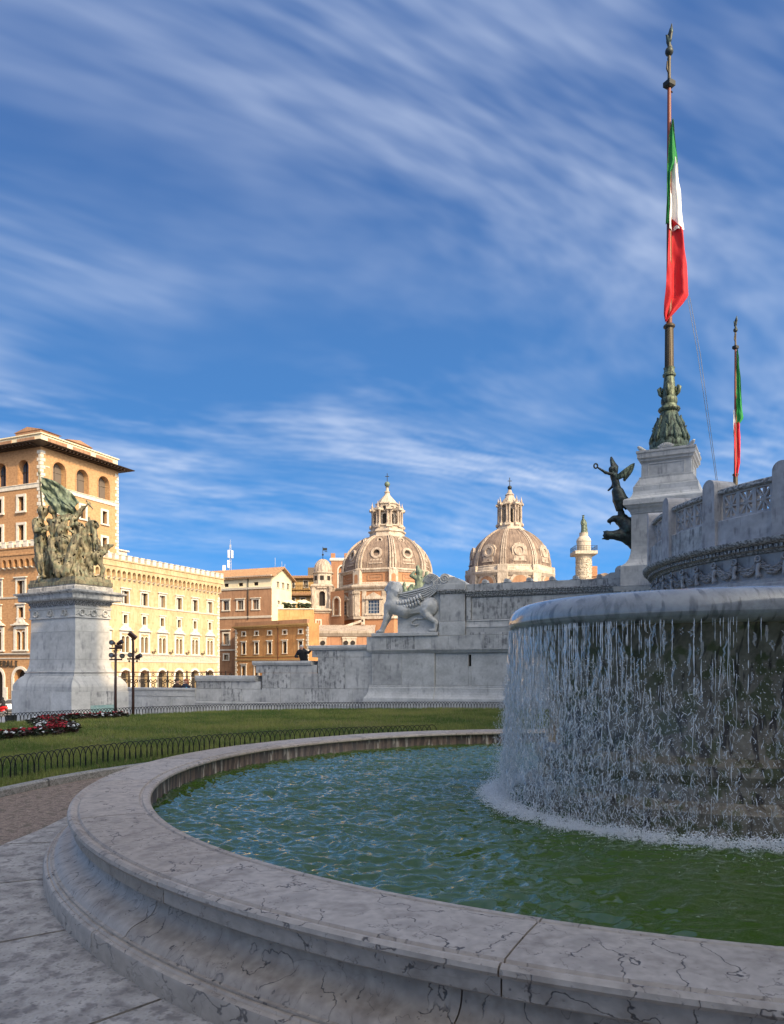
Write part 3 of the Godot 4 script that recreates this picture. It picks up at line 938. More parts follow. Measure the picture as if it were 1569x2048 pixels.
# ---------------------------------------------------------------- fountain
func make_basin():
	var b := thing("fountain_basin", "round grey stone fountain basin with broad moulded rim", "fountain", FC)
	var n := 19
	var a_joint := atan2(5.40, -2.66)
	var kinds := [M.basin_stone, M.basin_stone_b, M.basin_stone_c]
	for k in n:
		var a0 := a_joint + TAU * k / n
		var a1 := a_joint + TAU * (k + 1) / n
		var g := 0.0006
		var dy := rng.randf_range(-0.002, 0.002)
		var st := geo(true)
		# rim: face, roll, sunk line, broad slightly crowned top, inner lip
		var rim := [Vector2(5.56, 0.345), Vector2(6.062, 0.346), Vector2(6.064, 0.357), Vector2(6.090, 0.360), Vector2(6.10, 0.368), Vector2(6.10, 0.443), Vector2(6.126, 0.449), Vector2(6.139, 0.466), Vector2(6.133, 0.485), Vector2(6.112, 0.497), Vector2(6.090, 0.494), Vector2(6.075, 0.482), Vector2(6.064, 0.480), Vector2(6.052, 0.495), Vector2(5.95, 0.500), Vector2(5.72, 0.503), Vector2(5.548, 0.499), Vector2(5.54, 0.486), Vector2(5.525, 0.486), Vector2(5.515, 0.497), Vector2(5.475, 0.494), Vector2(5.455, 0.480), Vector2(5.45, 0.462), Vector2(5.465, 0.448), Vector2(5.56, 0.44), Vector2(5.56, 0.345)]
		for j in rim.size(): rim[j] = rim[j] + Vector2(-0.04 if rim[j].x > 5.9 else 0.0, dy)
		lathe(st, rim, 26, a0 + g, a1 - g, Transform3D.IDENTITY, true)
		obj("rim_stone", st, kinds[k % 3], b)
		st = geo(true)
		# ogee: steep under the rim, spreading, then rolling over to the foot
		var cav := [Vector2(5.60, 0.16), Vector2(6.245, 0.16), Vector2(6.243, 0.170), Vector2(6.228, 0.174), Vector2(6.220, 0.184), Vector2(6.210, 0.199), Vector2(6.192, 0.213), Vector2(6.166, 0.224), Vector2(6.135, 0.233), Vector2(6.104, 0.244), Vector2(6.078, 0.259), Vector2(6.060, 0.280), Vector2(6.050, 0.304), Vector2(6.046, 0.328), Vector2(6.046, 0.342)]
		cav.append(Vector2(5.60, 0.333))
		cav.append(Vector2(5.60, 0.16))
		for j in cav.size(): cav[j] = cav[j] - Vector2(0.04 if cav[j].x > 5.9 else 0.0, 0.0)
		var off := 0.03
		lathe(st, cav, 26, a0 + off + g, a1 + off - g, Transform3D.IDENTITY, true)
		obj("ogee_stone", st, kinds[(k * 2 + 1) % 3], b)
		st = geo(true)
		off = 0.075
		lathe(st, [Vector2(5.60, -0.05), Vector2(6.265, -0.05), Vector2(6.265, 0.125), Vector2(6.257, 0.142), Vector2(6.24, 0.150), Vector2(6.23, 0.146), Vector2(6.219, 0.158), Vector2(5.60, 0.158), Vector2(5.60, -0.05)], 26, a0 + off + g, a1 + off - g, Transform3D.IDENTITY, true)
		obj("plinth_stone", st, kinds[(k + 2) % 3], b)
	var st2 := geo(true)
	lathe(st2, [Vector2(5.50, 0.445), Vector2(5.50, 0.0)], 150)
	lathe(st2, [Vector2(5.50, 0.0), Vector2(0.0, 0.0)], 150)
	obj("inner_wall", st2, M.basin_inside, b)

func make_bowl():
	var b := thing("fountain_bowl", "dark wet stone bowl with rounded overflowing lip inside the basin", "fountain bowl", BC + Vector3(0, 0.0, 0))
	var st := geo(true)
	var lip := [Vector2(1.76, 1.985), Vector2(1.86, 1.975), Vector2(1.93, 1.985), Vector2(1.975, 2.02)]
	for k in 9:
		var t := k / 8.0 * PI * 0.5
		lip.append(Vector2(1.80 + 0.195 * cos(t), 2.06 + 0.19 * sin(t)))
	lip.append(Vector2(1.55, 2.235)); lip.append(Vector2(1.45, 2.20)); lip.append(Vector2(1.40, 2.10)); lip.append(Vector2(0.0, 2.08))
	lathe(st, lip, 140)
	obj("lip", st, M.bowl_stone, b)
	st = geo(true)
	lathe(st, [Vector2(1.84, 0.0), Vector2(1.84, 0.46), Vector2(1.80, 0.50), Vector2(1.70, 0.53), Vector2(1.68, 0.66), Vector2(1.72, 0.74), Vector2(1.71, 0.82), Vector2(1.62, 0.88), Vector2(1.58, 1.0), Vector2(1.575, 1.45), Vector2(1.62, 1.72), Vector2(1.70, 1.86), Vector2(1.76, 1.985)], 140)
	obj("bowl_wall", st, M.bowl_wall, b)
	# sheet of water lying in and over the lip
	st = geo(true)
	var film := [Vector2(1.988, 2.03)]
	for k in 9:
		var t := k / 8.0 * PI * 0.5
		film.append(Vector2(1.80 + 0.201 * cos(t), 2.06 + 0.196 * sin(t)))
	film.append(Vector2(1.55, 2.245)); film.append(Vector2(0.0, 2.25))
	lathe(st, film, 140)
	obj("water_film", st, M.film, b)

func wave(x: float, z: float, n1: FastNoiseLite, n2: FastNoiseLite, n3: FastNoiseLite) -> float:
	var wx := n3.get_noise_2d(x * 0.9, z * 0.9) * 0.35
	var wz := n3.get_noise_2d(x * 0.9 + 31.0, z * 0.9) * 0.35
	var a := n1.get_noise_2d(x + wx, (z + wz) * 1.35)
	var c := n2.get_noise_2d(x * 1.1 - wz, z * 1.5 + wx)
	return (1.0 - absf(a)) * 0.040 + (1.0 - absf(c)) * 0.022 + n3.get_noise_2d(x * 7.0, z * 9.0) * 0.007

func make_water():
	var n1 := fnl(141, 2.2, 1)
	var n2 := fnl(142, 5.0, 1)
	var n3 := fnl(143, 1.0, 2)
	var st := SurfaceTool.new()
	st.begin(Mesh.PRIMITIVE_TRIANGLES)
	st.set_smooth_group(0)
	var na := 1150
	var nr := 150
	for j in nr + 1:
		var r := lerpf(1.05, 5.52, float(j) / nr)
		for i in na:
			var a := TAU * i / na
			var x := FC.x + cos(a) * r; var z := FC.z + sin(a) * r
			# calmer towards the near right, choppy where the fall spreads and the wind reaches
			var d := Vector2(cos(a), sin(a)).dot(Vector2(0.55, 0.83))
			var calm := 1.0 - 0.86 * smoothstep(0.48, 0.93, d + n3.get_noise_2d(x * 0.7, z * 0.7) * 0.35)
			st.add_vertex(Vector3(x, 0.283 + (wave(x, z, n1, n2, n3) - 0.035) * calm, z))
	for j in nr:
		for i in na:
			var p := j * na + i; var q := j * na + (i + 1) % na
			var r := p + na; var s := q + na
			st.add_index(p); st.add_index(q); st.add_index(s)
			st.add_index(p); st.add_index(s); st.add_index(r)
	st.generate_normals()
	var o := put("water", st.commit(), M.water, self)
	o.set_meta("kind", "structure")
	make_fall()
	make_foam()

func make_fall():
	var st := geo(true)
	var r := RandomNumberGenerator.new()
	r.seed = 77
	var g := fnl(151, 3.0, 2)
	var n := 900
	for k in n:
		var a := TAU * (k + r.randf_range(-0.6, 0.6)) / n
		# less water runs over the side towards the path than over the flank
		var front := Vector2(cos(a), sin(a)).dot(Vector2(0.30, 0.95))
		if r.randf() < 0.12 + smoothstep(0.05, 0.95, front) * 0.66: continue
		var rad := 1.984 + r.randf_range(-0.016, 0.014)
		var y := 2.008 + r.randf_range(-0.01, 0.0)
		var thick := r.randf_range(0.0020, 0.0054) * (1.6 if r.randf() < 0.18 else 1.0)
		var pts := []; var rr := []
		var ph := r.randf() * 50.0
		var end := r.randf_range(0.34, 1.5)
		var da := 0.0
		var out := 0.0
		while y > 0.295:
			var drop := 2.005 - y
			var wob := 0.25 + smoothstep(0.1, 1.1, drop)
			da += (g.get_noise_2d(ph, y * 2.6) * 0.0042 + g.get_noise_2d(ph + 9.0, y * 9.0) * 0.0022) * wob
			out += g.get_noise_2d(ph + 30.0, y * 2.4) * 0.007 * wob + 0.0005 * wob
			var q := a + da
			pts.append(BC + Vector3(cos(q) * (rad + out), y, sin(q) * (rad + out)))
			var bead := 0.45 + 1.2 * maxf(0.0, g.get_noise_2d(ph * 3.0, y * 13.0 + drop * drop * 5.0) + 0.3)
			rr.append(maxf(0.0007, thick * bead * (1.0 - 0.22 * drop)))
			# the thread tears into pieces as it falls
			if drop > 0.05 and r.randf() < 0.15 + 0.15 * drop:
				if pts.size() > 1:
					rr[0] *= 0.4; rr[rr.size() - 1] *= 0.4
					tube(st, pts, rr, 4, false)
				pts = []; rr = []
				y -= r.randf_range(0.01, 0.05 + 0.06 * drop)
			y -= 0.030
			if y < end and r.randf() < 0.10: break
		if pts.size() > 1: tube(st, pts, rr, 4, false)
	# crooked ribbons where the threads break up above the pool
	for k in 22000:
		var a := r.randf() * TAU
		var front := Vector2(cos(a), sin(a)).dot(Vector2(0.30, 0.95))
		if r.randf() < smoothstep(0.2, 0.95, front) * 0.78: continue
		var y := 0.32 + pow(r.randf(), 1.15) * 1.15
		var rad := 1.99 + (1.75 - y) * 0.035 + absf(r.randfn()) * 0.028 * (1.8 - y)
		var pts := []; var rr := []
		var th := r.randf_range(0.0010, 0.0034)
		var m := r.randi_range(3, 5)
		var dir := Vector2(r.randfn() * 0.45, -1.0).normalized()
		var len := r.randf_range(0.008, 0.020)
		for j in m:
			pts.append(BC + Vector3(cos(a) * rad, y, sin(a) * rad))
			rr.append(th * (0.35 if j == 0 or j == m - 1 else r.randf_range(0.7, 1.3)))
			dir = (dir + Vector2(r.randfn() * 0.40, r.randfn() * 0.25 - 0.1)).normalized()
			a += dir.x * len / rad
			y += dir.y * len
			rad += r.randfn() * 0.006
		tube(st, pts, rr, 4, false)
	# torn sheets of water between the threads
	var sheets := geo(true)
	for k in 4200:
		var a := r.randf() * TAU
		var front := Vector2(cos(a), sin(a)).dot(Vector2(0.30, 0.95))
		if r.randf() < smoothstep(0.0, 0.95, front) * 0.85: continue
		var top := 2.0 - pow(r.randf(), 1.5) * 1.5
		var drop := 2.0 - top
		var rad := 1.985 + drop * 0.05 + r.randfn() * 0.02 * drop
		var hh := r.randf_range(0.05, 0.26)
		var ww := r.randf_range(0.003, 0.011)
		var prev := []
		var m := 6
		var tw := r.randfn() * 0.25
		for j in m + 1:
			var q := float(j) / m
			var w := ww * sin((0.12 + 0.88 * q) * PI * 0.94) + 0.002
			var y := maxf(0.29, top - hh * q)
			var aa := a + g.get_noise_2d(k * 3.1, q * 2.0) * 0.012 * (1.0 + drop)
			var cen := BC + Vector3(cos(aa) * rad, y, sin(aa) * rad)
			var sd := Vector3(-sin(aa + tw), 0, cos(aa + tw))
			var row := [cen - sd * w, cen + sd * w]
			if prev.size(): quad(sheets, prev[0], prev[1], row[1], row[0])
			prev = row
	tag(obj("water_sheets", sheets, M.water_sheet), "torn glassy sheets of water round the bowl's flank", "waterfall", "", "stuff")
	var o := obj("falling_water", st, M.falling_water)
	tag(o, "curtain of water threads falling from the dark bowl", "waterfall", "", "stuff")
	# drops
	var mm := MultiMesh.new()
	mm.transform_format = MultiMesh.TRANSFORM_3D
	st = geo(true)
	ball(st, Vector3.ZERO, Vector3.ONE, 6)
	mm.mesh = mesh_of(st)
	var spots := []
	while spots.size() < 52000:
		var a := r.randf() * TAU
		var front := Vector2(cos(a), sin(a)).dot(Vector2(0.30, 0.95))
		if r.randf() < smoothstep(0.3, 0.95, front) * 0.6: continue
		var y := 0.30 + pow(r.randf(), 2.0) * 1.4
		var rad := 1.99 + (1.9 - y) * 0.07 + r.randfn() * 0.055 * (1.9 - y)
		if rad < 1.86: continue
		var s := r.randf_range(0.0011, 0.0032)
		spots.append(Transform3D(Basis.from_euler(Vector3(r.randfn() * 0.4, r.randf() * TAU, r.randfn() * 0.4)).scaled_local(Vector3(s, s * r.randf_range(1.0, 3.0), s)), BC + Vector3(cos(a) * rad, y, sin(a) * rad)))
	mm.instance_count = spots.size()
	for k in spots.size(): mm.set_instance_transform(k, spots[k])
	var mi := MultiMeshInstance3D.new()
	mi.name = "water_drops"
	mi.multimesh = mm
	mi.material_override = M.falling_water
	add_child(mi)
	tag(mi, "loose drops flying about the water curtain", "drops", "", "stuff")

func make_foam():
	var mm := MultiMesh.new()
	mm.transform_format = MultiMesh.TRANSFORM_3D
	var st := geo(true)
	ball(st, Vector3.ZERO, Vector3.ONE, 6)
	mm.mesh = mesh_of(st)
	var r := RandomNumberGenerator.new()
	r.seed = 99
	var g := fnl(161, 1.6, 3)
	var spots := []
	while spots.size() < 90000:
		var a := r.randf() * TAU
		var d := r.randfn() * 0.125
		if r.randf() < 0.22: d = absf(r.randfn()) * 0.34 * (1.0 if cos(a) < 0.2 else 0.5)
		var rad := 2.16 + d
		var clump := g.get_noise_2d(cos(a) * rad * 2.2, sin(a) * rad * 2.2)
		var reach := 0.16 + 0.10 * g.get_noise_2d(cos(a) * 9.0, sin(a) * 9.0)
		if absf(d) > reach + 0.1 * clump and (d < 0.0 or r.randf() > 0.30): continue
		if clump < -0.62 + minf(absf(d), 0.34) * 1.5: continue
		var hump := maxf(0.0, 1.0 - absf(d - 0.0) / 0.22)
		var s := r.randf_range(0.0016, 0.0055) * (0.6 + 0.6 * hump)
		var y := 0.286 + absf(r.randfn()) * 0.030 * hump * (0.6 + clump * 1.4) + (0.06 * pow(r.randf(), 6.0))
		spots.append(Transform3D(Basis.from_euler(Vector3(0, r.randf() * TAU, 0)).scaled_local(Vector3(s * 1.5, s * 0.8, s)), BC + Vector3(cos(a) * rad, y, sin(a) * rad)))
	mm.instance_count = spots.size()
	for k in spots.size(): mm.set_instance_transform(k, spots[k])
	var mi := MultiMeshInstance3D.new()
	mi.name = "foam"
	mi.multimesh = mm
	mi.material_override = M.foam
	add_child(mi)
	tag(mi, "white foam ring where the water curtain meets the pool", "foam", "", "stuff")

# ---------------------------------------------------------------- stair wall
func stones(parent: Node3D, called: String, cuts: Array, y0: float, y1: float, z0: float, z1: float, mats: Array, ch := 0.008, gap := 0.003):
	for k in cuts.size() - 1:
		var st := geo()
		block(st, Vector3(cuts[k] + gap, y0 + gap, z0), Vector3(cuts[k + 1] - gap, y1 - gap, z1 + rng.randf_range(-0.003, 0.003)), ch)
		obj(called, st, mats[k % mats.size()], parent)

func wall_thing(called: String, label: String, category: String) -> Node3D:
	var t := thing(called, label, category)
	t.transform = frame(WO, WD)
	return t

func cap_profile(y0: float, y1: float, zb: float, zf: float) -> Array:
	var h := y1 - y0
	return [Vector2(zb, y0), Vector2(zb, y1), Vector2(zf + 0.02, y1), Vector2(zf + 0.035, y1 - h * 0.08), Vector2(zf + 0.035, y1 - h * 0.55), Vector2(zf + 0.02, y1 - h * 0.62), Vector2(zf + 0.005, y1 - h * 0.8), Vector2(zf - 0.02, y0)]

func make_stair_wall():
	# the long low parapet that carries the railing
	var w := wall_thing("low_parapet", "long low marble parapet below the iron railing", "wall")
	stones(w, "stone", [-17.2, -15.0, -13.3, -11.9], -0.46, 0.36, -0.55, 0.0, [M.marble_clean, M.marble])
	stones(w, "stone", [-17.2, -14.2, -11.9], 0.362, 0.62, -0.52, 0.02, [M.marble_clean])
	var st := geo()
	mould(st, cap_profile(0.622, 0.75, -0.56, 0.05), -17.2, -11.9)
	obj("coping", st, M.marble_clean, w)
	# stepped parapet beside the stair
	w = wall_thing("stepped_parapet", "marble parapet rising in three steps beside the stair", "wall")
	var steps := [[-11.9, -8.67, 1.34, 0.25, 0.74], [-8.81, -5.85, 2.0, 0.18, 1.47], [-5.97, -3.21, 2.66, 0.20, 2.15]]
	for k in 3:
		var s: Array = steps[k]
		var x0: float = s[0]; var x1: float = s[1]; var top: float = s[2]
		st = geo()
		mould(st, cap_profile(top - s[3], top, -1.2, 0.05), x0, x1)
		obj("coping", st, M.marble_clean, w)
		# shallow sunk course under the coping, then the wall proper
		var xs := x0 + (0.0 if k == 0 else 0.12)
		stones(w, "stone", [xs, lerpf(xs, x1 + 0.25, 0.55), x1 + 0.25], s[4], top - s[3] - 0.003, -1.15, -0.03, [M.marble_black, M.marble])
	st = geo()
	mould(st, [Vector2(-0.1, 0.08), Vector2(-0.1, 0.17), Vector2(0.05, 0.165), Vector2(0.055, 0.15), Vector2(0.055, 0.08)], -11.898, -3.3)
	obj("base_moulding", st, M.marble_clean, w)
	stones(w, "stone", [-11.9, -10.5, -9.4, -8.35], 0.17, 0.737, -1.15, 0.0, [M.marble, M.marble_black, M.marble])
	stones(w, "stone", [-8.35, -6.9, -5.55], 0.80, 1.467, -1.15, 0.0, [M.marble_black, M.marble])
	stones(w, "stone", [-8.35, -7.4, -6.2, -5.0, -3.9, -3.02], 0.17, 0.797, -1.15, 0.002, [M.marble, M.marble, M.marble_black])
	stones(w, "stone", [-5.55, -4.25, -3.02], 0.80, 2.147, -1.15, 0.0, [M.marble_black, M.marble])
	stones(w, "plinth_stone", [-11.898, -9.7, -7.6, -5.4, -3.32], -0.46, 0.077, -1.15, 0.03, [M.marble])
	# great pier below the lion
	w = wall_thing("marble_pier", "broad marble pier with flared moulded base under the lion", "wall")
	stones(w, "plinth_stone", [-3.42, -0.55, 1.6, 3.6, 5.4, 7.4], -0.46, 0.30, -1.6, 0.30, [M.marble, M.marble_clean])
	st = geo()
	var flare := [Vector2(-0.3, 0.302), Vector2(-0.3, 0.97), Vector2(0.05, 0.97), Vector2(0.06, 0.93), Vector2(0.055, 0.90), Vector2(0.08, 0.87), Vector2(0.085, 0.80), Vector2(0.10, 0.70), Vector2(0.13, 0.60), Vector2(0.18, 0.51), Vector2(0.235, 0.45), Vector2(0.245, 0.40), Vector2(0.25, 0.302)]
	mould(st, flare, -3.02, -0.20, Transform3D(Basis.IDENTITY, Vector3(0, 0, 0.04)), 1.0, 0.0)
	obj("base_moulding", st, M.marble_clean, w)
	st = geo()
	mould(st, flare, -0.197, 7.4)
	obj("base_moulding", st, M.marble_clean, w)
	stones(w, "stone", [-3.0, -1.62, -0.2], 0.972, 2.29, -1.5, 0.06, [M.marble, M.marble_clean], 0.012)
	stones(w, "stone", [-0.197, 1.205], 0.972, 2.29, -1.5, 0.0, [M.marble_clean], 0.012)
	stones(w, "stone", [1.315, 3.4, 5.4, 7.4], 0.972, 2.29, -1.5, 0.0, [M.marble_clean], 0.012)
	# the drain slot between two stones
	stones(w, "stone", [1.205, 1.315], 0.972, 1.75, -1.5, 0.0, [M.marble_clean])
	stones(w, "stone", [1.205, 1.315], 2.21, 2.29, -1.5, 0.0, [M.marble_clean])
	st = geo()
	box(st, Vector3(1.26, 1.98, -0.4), Vector3(0.12, 0.5, 0.5))
	obj("drain_slot", st, M.opening, w)
	st = geo()
	mould(st, [Vector2(-0.5, 2.292), Vector2(-0.5, 2.455), Vector2(0.16, 2.455), Vector2(0.165, 2.42), Vector2(0.13, 2.40), Vector2(0.12, 2.365), Vector2(0.09, 2.34), Vector2(0.085, 2.31), Vector2(0.065, 2.292)], -3.0, 7.4, Transform3D.IDENTITY, 1.0, 0.0)
	obj("string_course", st, M.marble, w)
	stones(w, "stone", [-3.2, -2.3, -1.05, -0.34, 0.39, 1.85, 3.0, 4.4, 5.9, 7.4], 2.458, 2.99, -1.5, 0.10, [M.marble, M.marble_black, M.marble_clean, M.marble, M.marble, M.marble_black, M.marble, M.marble_clean])
	stones(w, "stone", [1.12, 3.2, 5.3, 7.4], 2.993, 3.10, -1.5, 0.07, [M.marble_black, M.marble_soot])
	# corner pier with a scrolled top
	w = wall_thing("corner_pier", "marble corner pier topped by a scroll beside the lion", "wall")
	stones(w, "stone", [0.0, 1.10], 2.993, 3.55, -1.3, 0.10, [M.marble_clean])
	stones(w, "stone", [0.02, 1.08], 3.553, 4.66, -1.3, 0.06, [M.marble], 0.015)
	st = geo()
	mould(st, [Vector2(-1.3, 4.662), Vector2(-1.3, 4.83), Vector2(0.16, 4.83), Vector2(0.165, 4.78), Vector2(0.13, 4.76), Vector2(0.12, 4.72), Vector2(0.09, 4.69), Vector2(0.06, 4.662)], 0.0, 1.10, Transform3D.IDENTITY, 0.6, 0.3)
	obj("cornice", st, M.marble_soot, w)
	stones(w, "stone", [-0.05, 1.12], 4.833, 5.06, -1.3, 0.13, [M.marble])
	st = geo()
	var poly := PackedVector2Array()
	for k in 15:
		var a := PI * 1.05 - k * PI / 12.0
		poly.append(Vector2(0.24, 5.28) + Vector2(cos(a), sin(a)) * 0.21)
	for k in 9:
		var t := k / 8.0
		poly.append(Vector2(0.47 + 0.62 * t, 5.34 - 0.24 * (1.0 - cos(t * PI)) * 0.5 + 0.05 * sin(t * PI)))
	poly.append(Vector2(1.10, 5.062)); poly.append(Vector2(0.02, 5.062))
	prism(st, poly, -1.0, 0.10)
	var sp := []
	for k in 26:
		var a := PI + k * 0.42
		sp.append(Vector3(0.24 + cos(a) * (0.19 - k * 0.0065), 5.28 + sin(a) * (0.19 - k * 0.0065), 0.105))
	tube(st, sp, [0.022], 6)
	obj("scroll", st, M.marble, w)
	# upper wall towards the terrace
	w = wall_thing("upper_wall", "long upper marble wall with black streaks under its cornice", "wall")
	st = geo()
	mould(st, [Vector2(-0.9, 3.103), Vector2(-0.9, 3.60), Vector2(0.0, 3.60), Vector2(0.03, 3.575), Vector2(0.03, 3.545), Vector2(0.01, 3.52), Vector2(0.02, 3.42), Vector2(0.05, 3.34), Vector2(0.06, 3.30), Vector2(0.04, 3.28), Vector2(0.04, 3.103)], 1.12, 7.4)
	obj("base_moulding", st, M.marble, w)
	stones(w, "stone", [1.12, 1.32], 3.603, 4.50, -0.9, 0.03, [M.marble_black])
	stones(w, "stone", [1.32, 2.55, 3.75, 5.48], 3.603, 4.50, -0.9, -0.03, [M.marble_black, M.marble_black, M.marble], 0.012)
	stones(w, "stone", [5.48, 6.2, 7.4], 3.603, 4.50, -0.9, 0.0, [M.marble, M.marble_clean])
	st = geo()
	mould(st, [Vector2(-0.9, 4.503), Vector2(-0.9, 4.76), Vector2(0.14, 4.76), Vector2(0.145, 4.71), Vector2(0.11, 4.69), Vector2(0.10, 4.64), Vector2(0.06, 4.60), Vector2(0.05, 4.55), Vector2(0.015, 4.503)], 1.12, 7.4)
	obj("cornice", st, M.marble_soot, w)
	stones(w, "stone", [1.12, 2.6, 4.1, 5.6, 7.4], 4.763, 5.02, -0.9, 0.06, [M.marble_black, M.marble, M.marble, M.marble_black])
	for k in 6:
		st = geo()
		var ante := PackedVector2Array()
		for j in 11:
			var a := PI * 1.15 - j * PI * 1.3 / 10.0
			ante.append(Vector2(cos(a) * 0.105, 5.09 + sin(a) * 0.095))
		ante.append(Vector2(0.15, 5.035)); ante.append(Vector2(0.21, 5.022)); ante.append(Vector2(-0.21, 5.022)); ante.append(Vector2(-0.15, 5.035))
		var xf := Transform3D(Basis.IDENTITY, Vector3(1.88 + 0.883 * k, 0, 0))
		prism(st, ante, -0.3, 0.07, xf)
		lathe(st, [Vector2(0.03, 0), Vector2(0.06, 0.0), Vector2(0.06, 0.02), Vector2(0.03, 0.02), Vector2(0.03, 0.0)], 12, 0, TAU, xf * Transform3D(Basis(Vector3.RIGHT, PI / 2), Vector3(0, 5.09, 0.07)))
		obj("antefix", st, M.marble, w)
	# volute where the wall meets the flag pedestal
	st = geo()
	poly = PackedVector2Array()
	for k in 15:
		var a := -PI * 0.1 + k * PI / 12.0
		poly.append(Vector2(7.05, 5.27) + Vector2(cos(a), sin(a)) * 0.20)
	poly.append(Vector2(6.70, 5.22)); poly.append(Vector2(6.45, 5.10)); poly.append(Vector2(6.2, 5.03)); poly.append(Vector2(6.2, 5.022)); poly.append(Vector2(7.3, 5.022))
	prism(st, poly, -0.6, 0.05)
	lathe(st, [Vector2(0.05, 0), Vector2(0.10, 0.0), Vector2(0.10, 0.03), Vector2(0.05, 0.03), Vector2(0.05, 0.0)], 14, 0, TAU, Transform3D(Basis(Vector3.RIGHT, PI / 2), Vector3(7.05, 5.27, 0.05)))
	obj("volute", st, M.marble_clean, w)

# ---------------------------------------------------------------- round terrace with pierced parapet
const TC := Vector3(13.9, 0.0, -19.8)

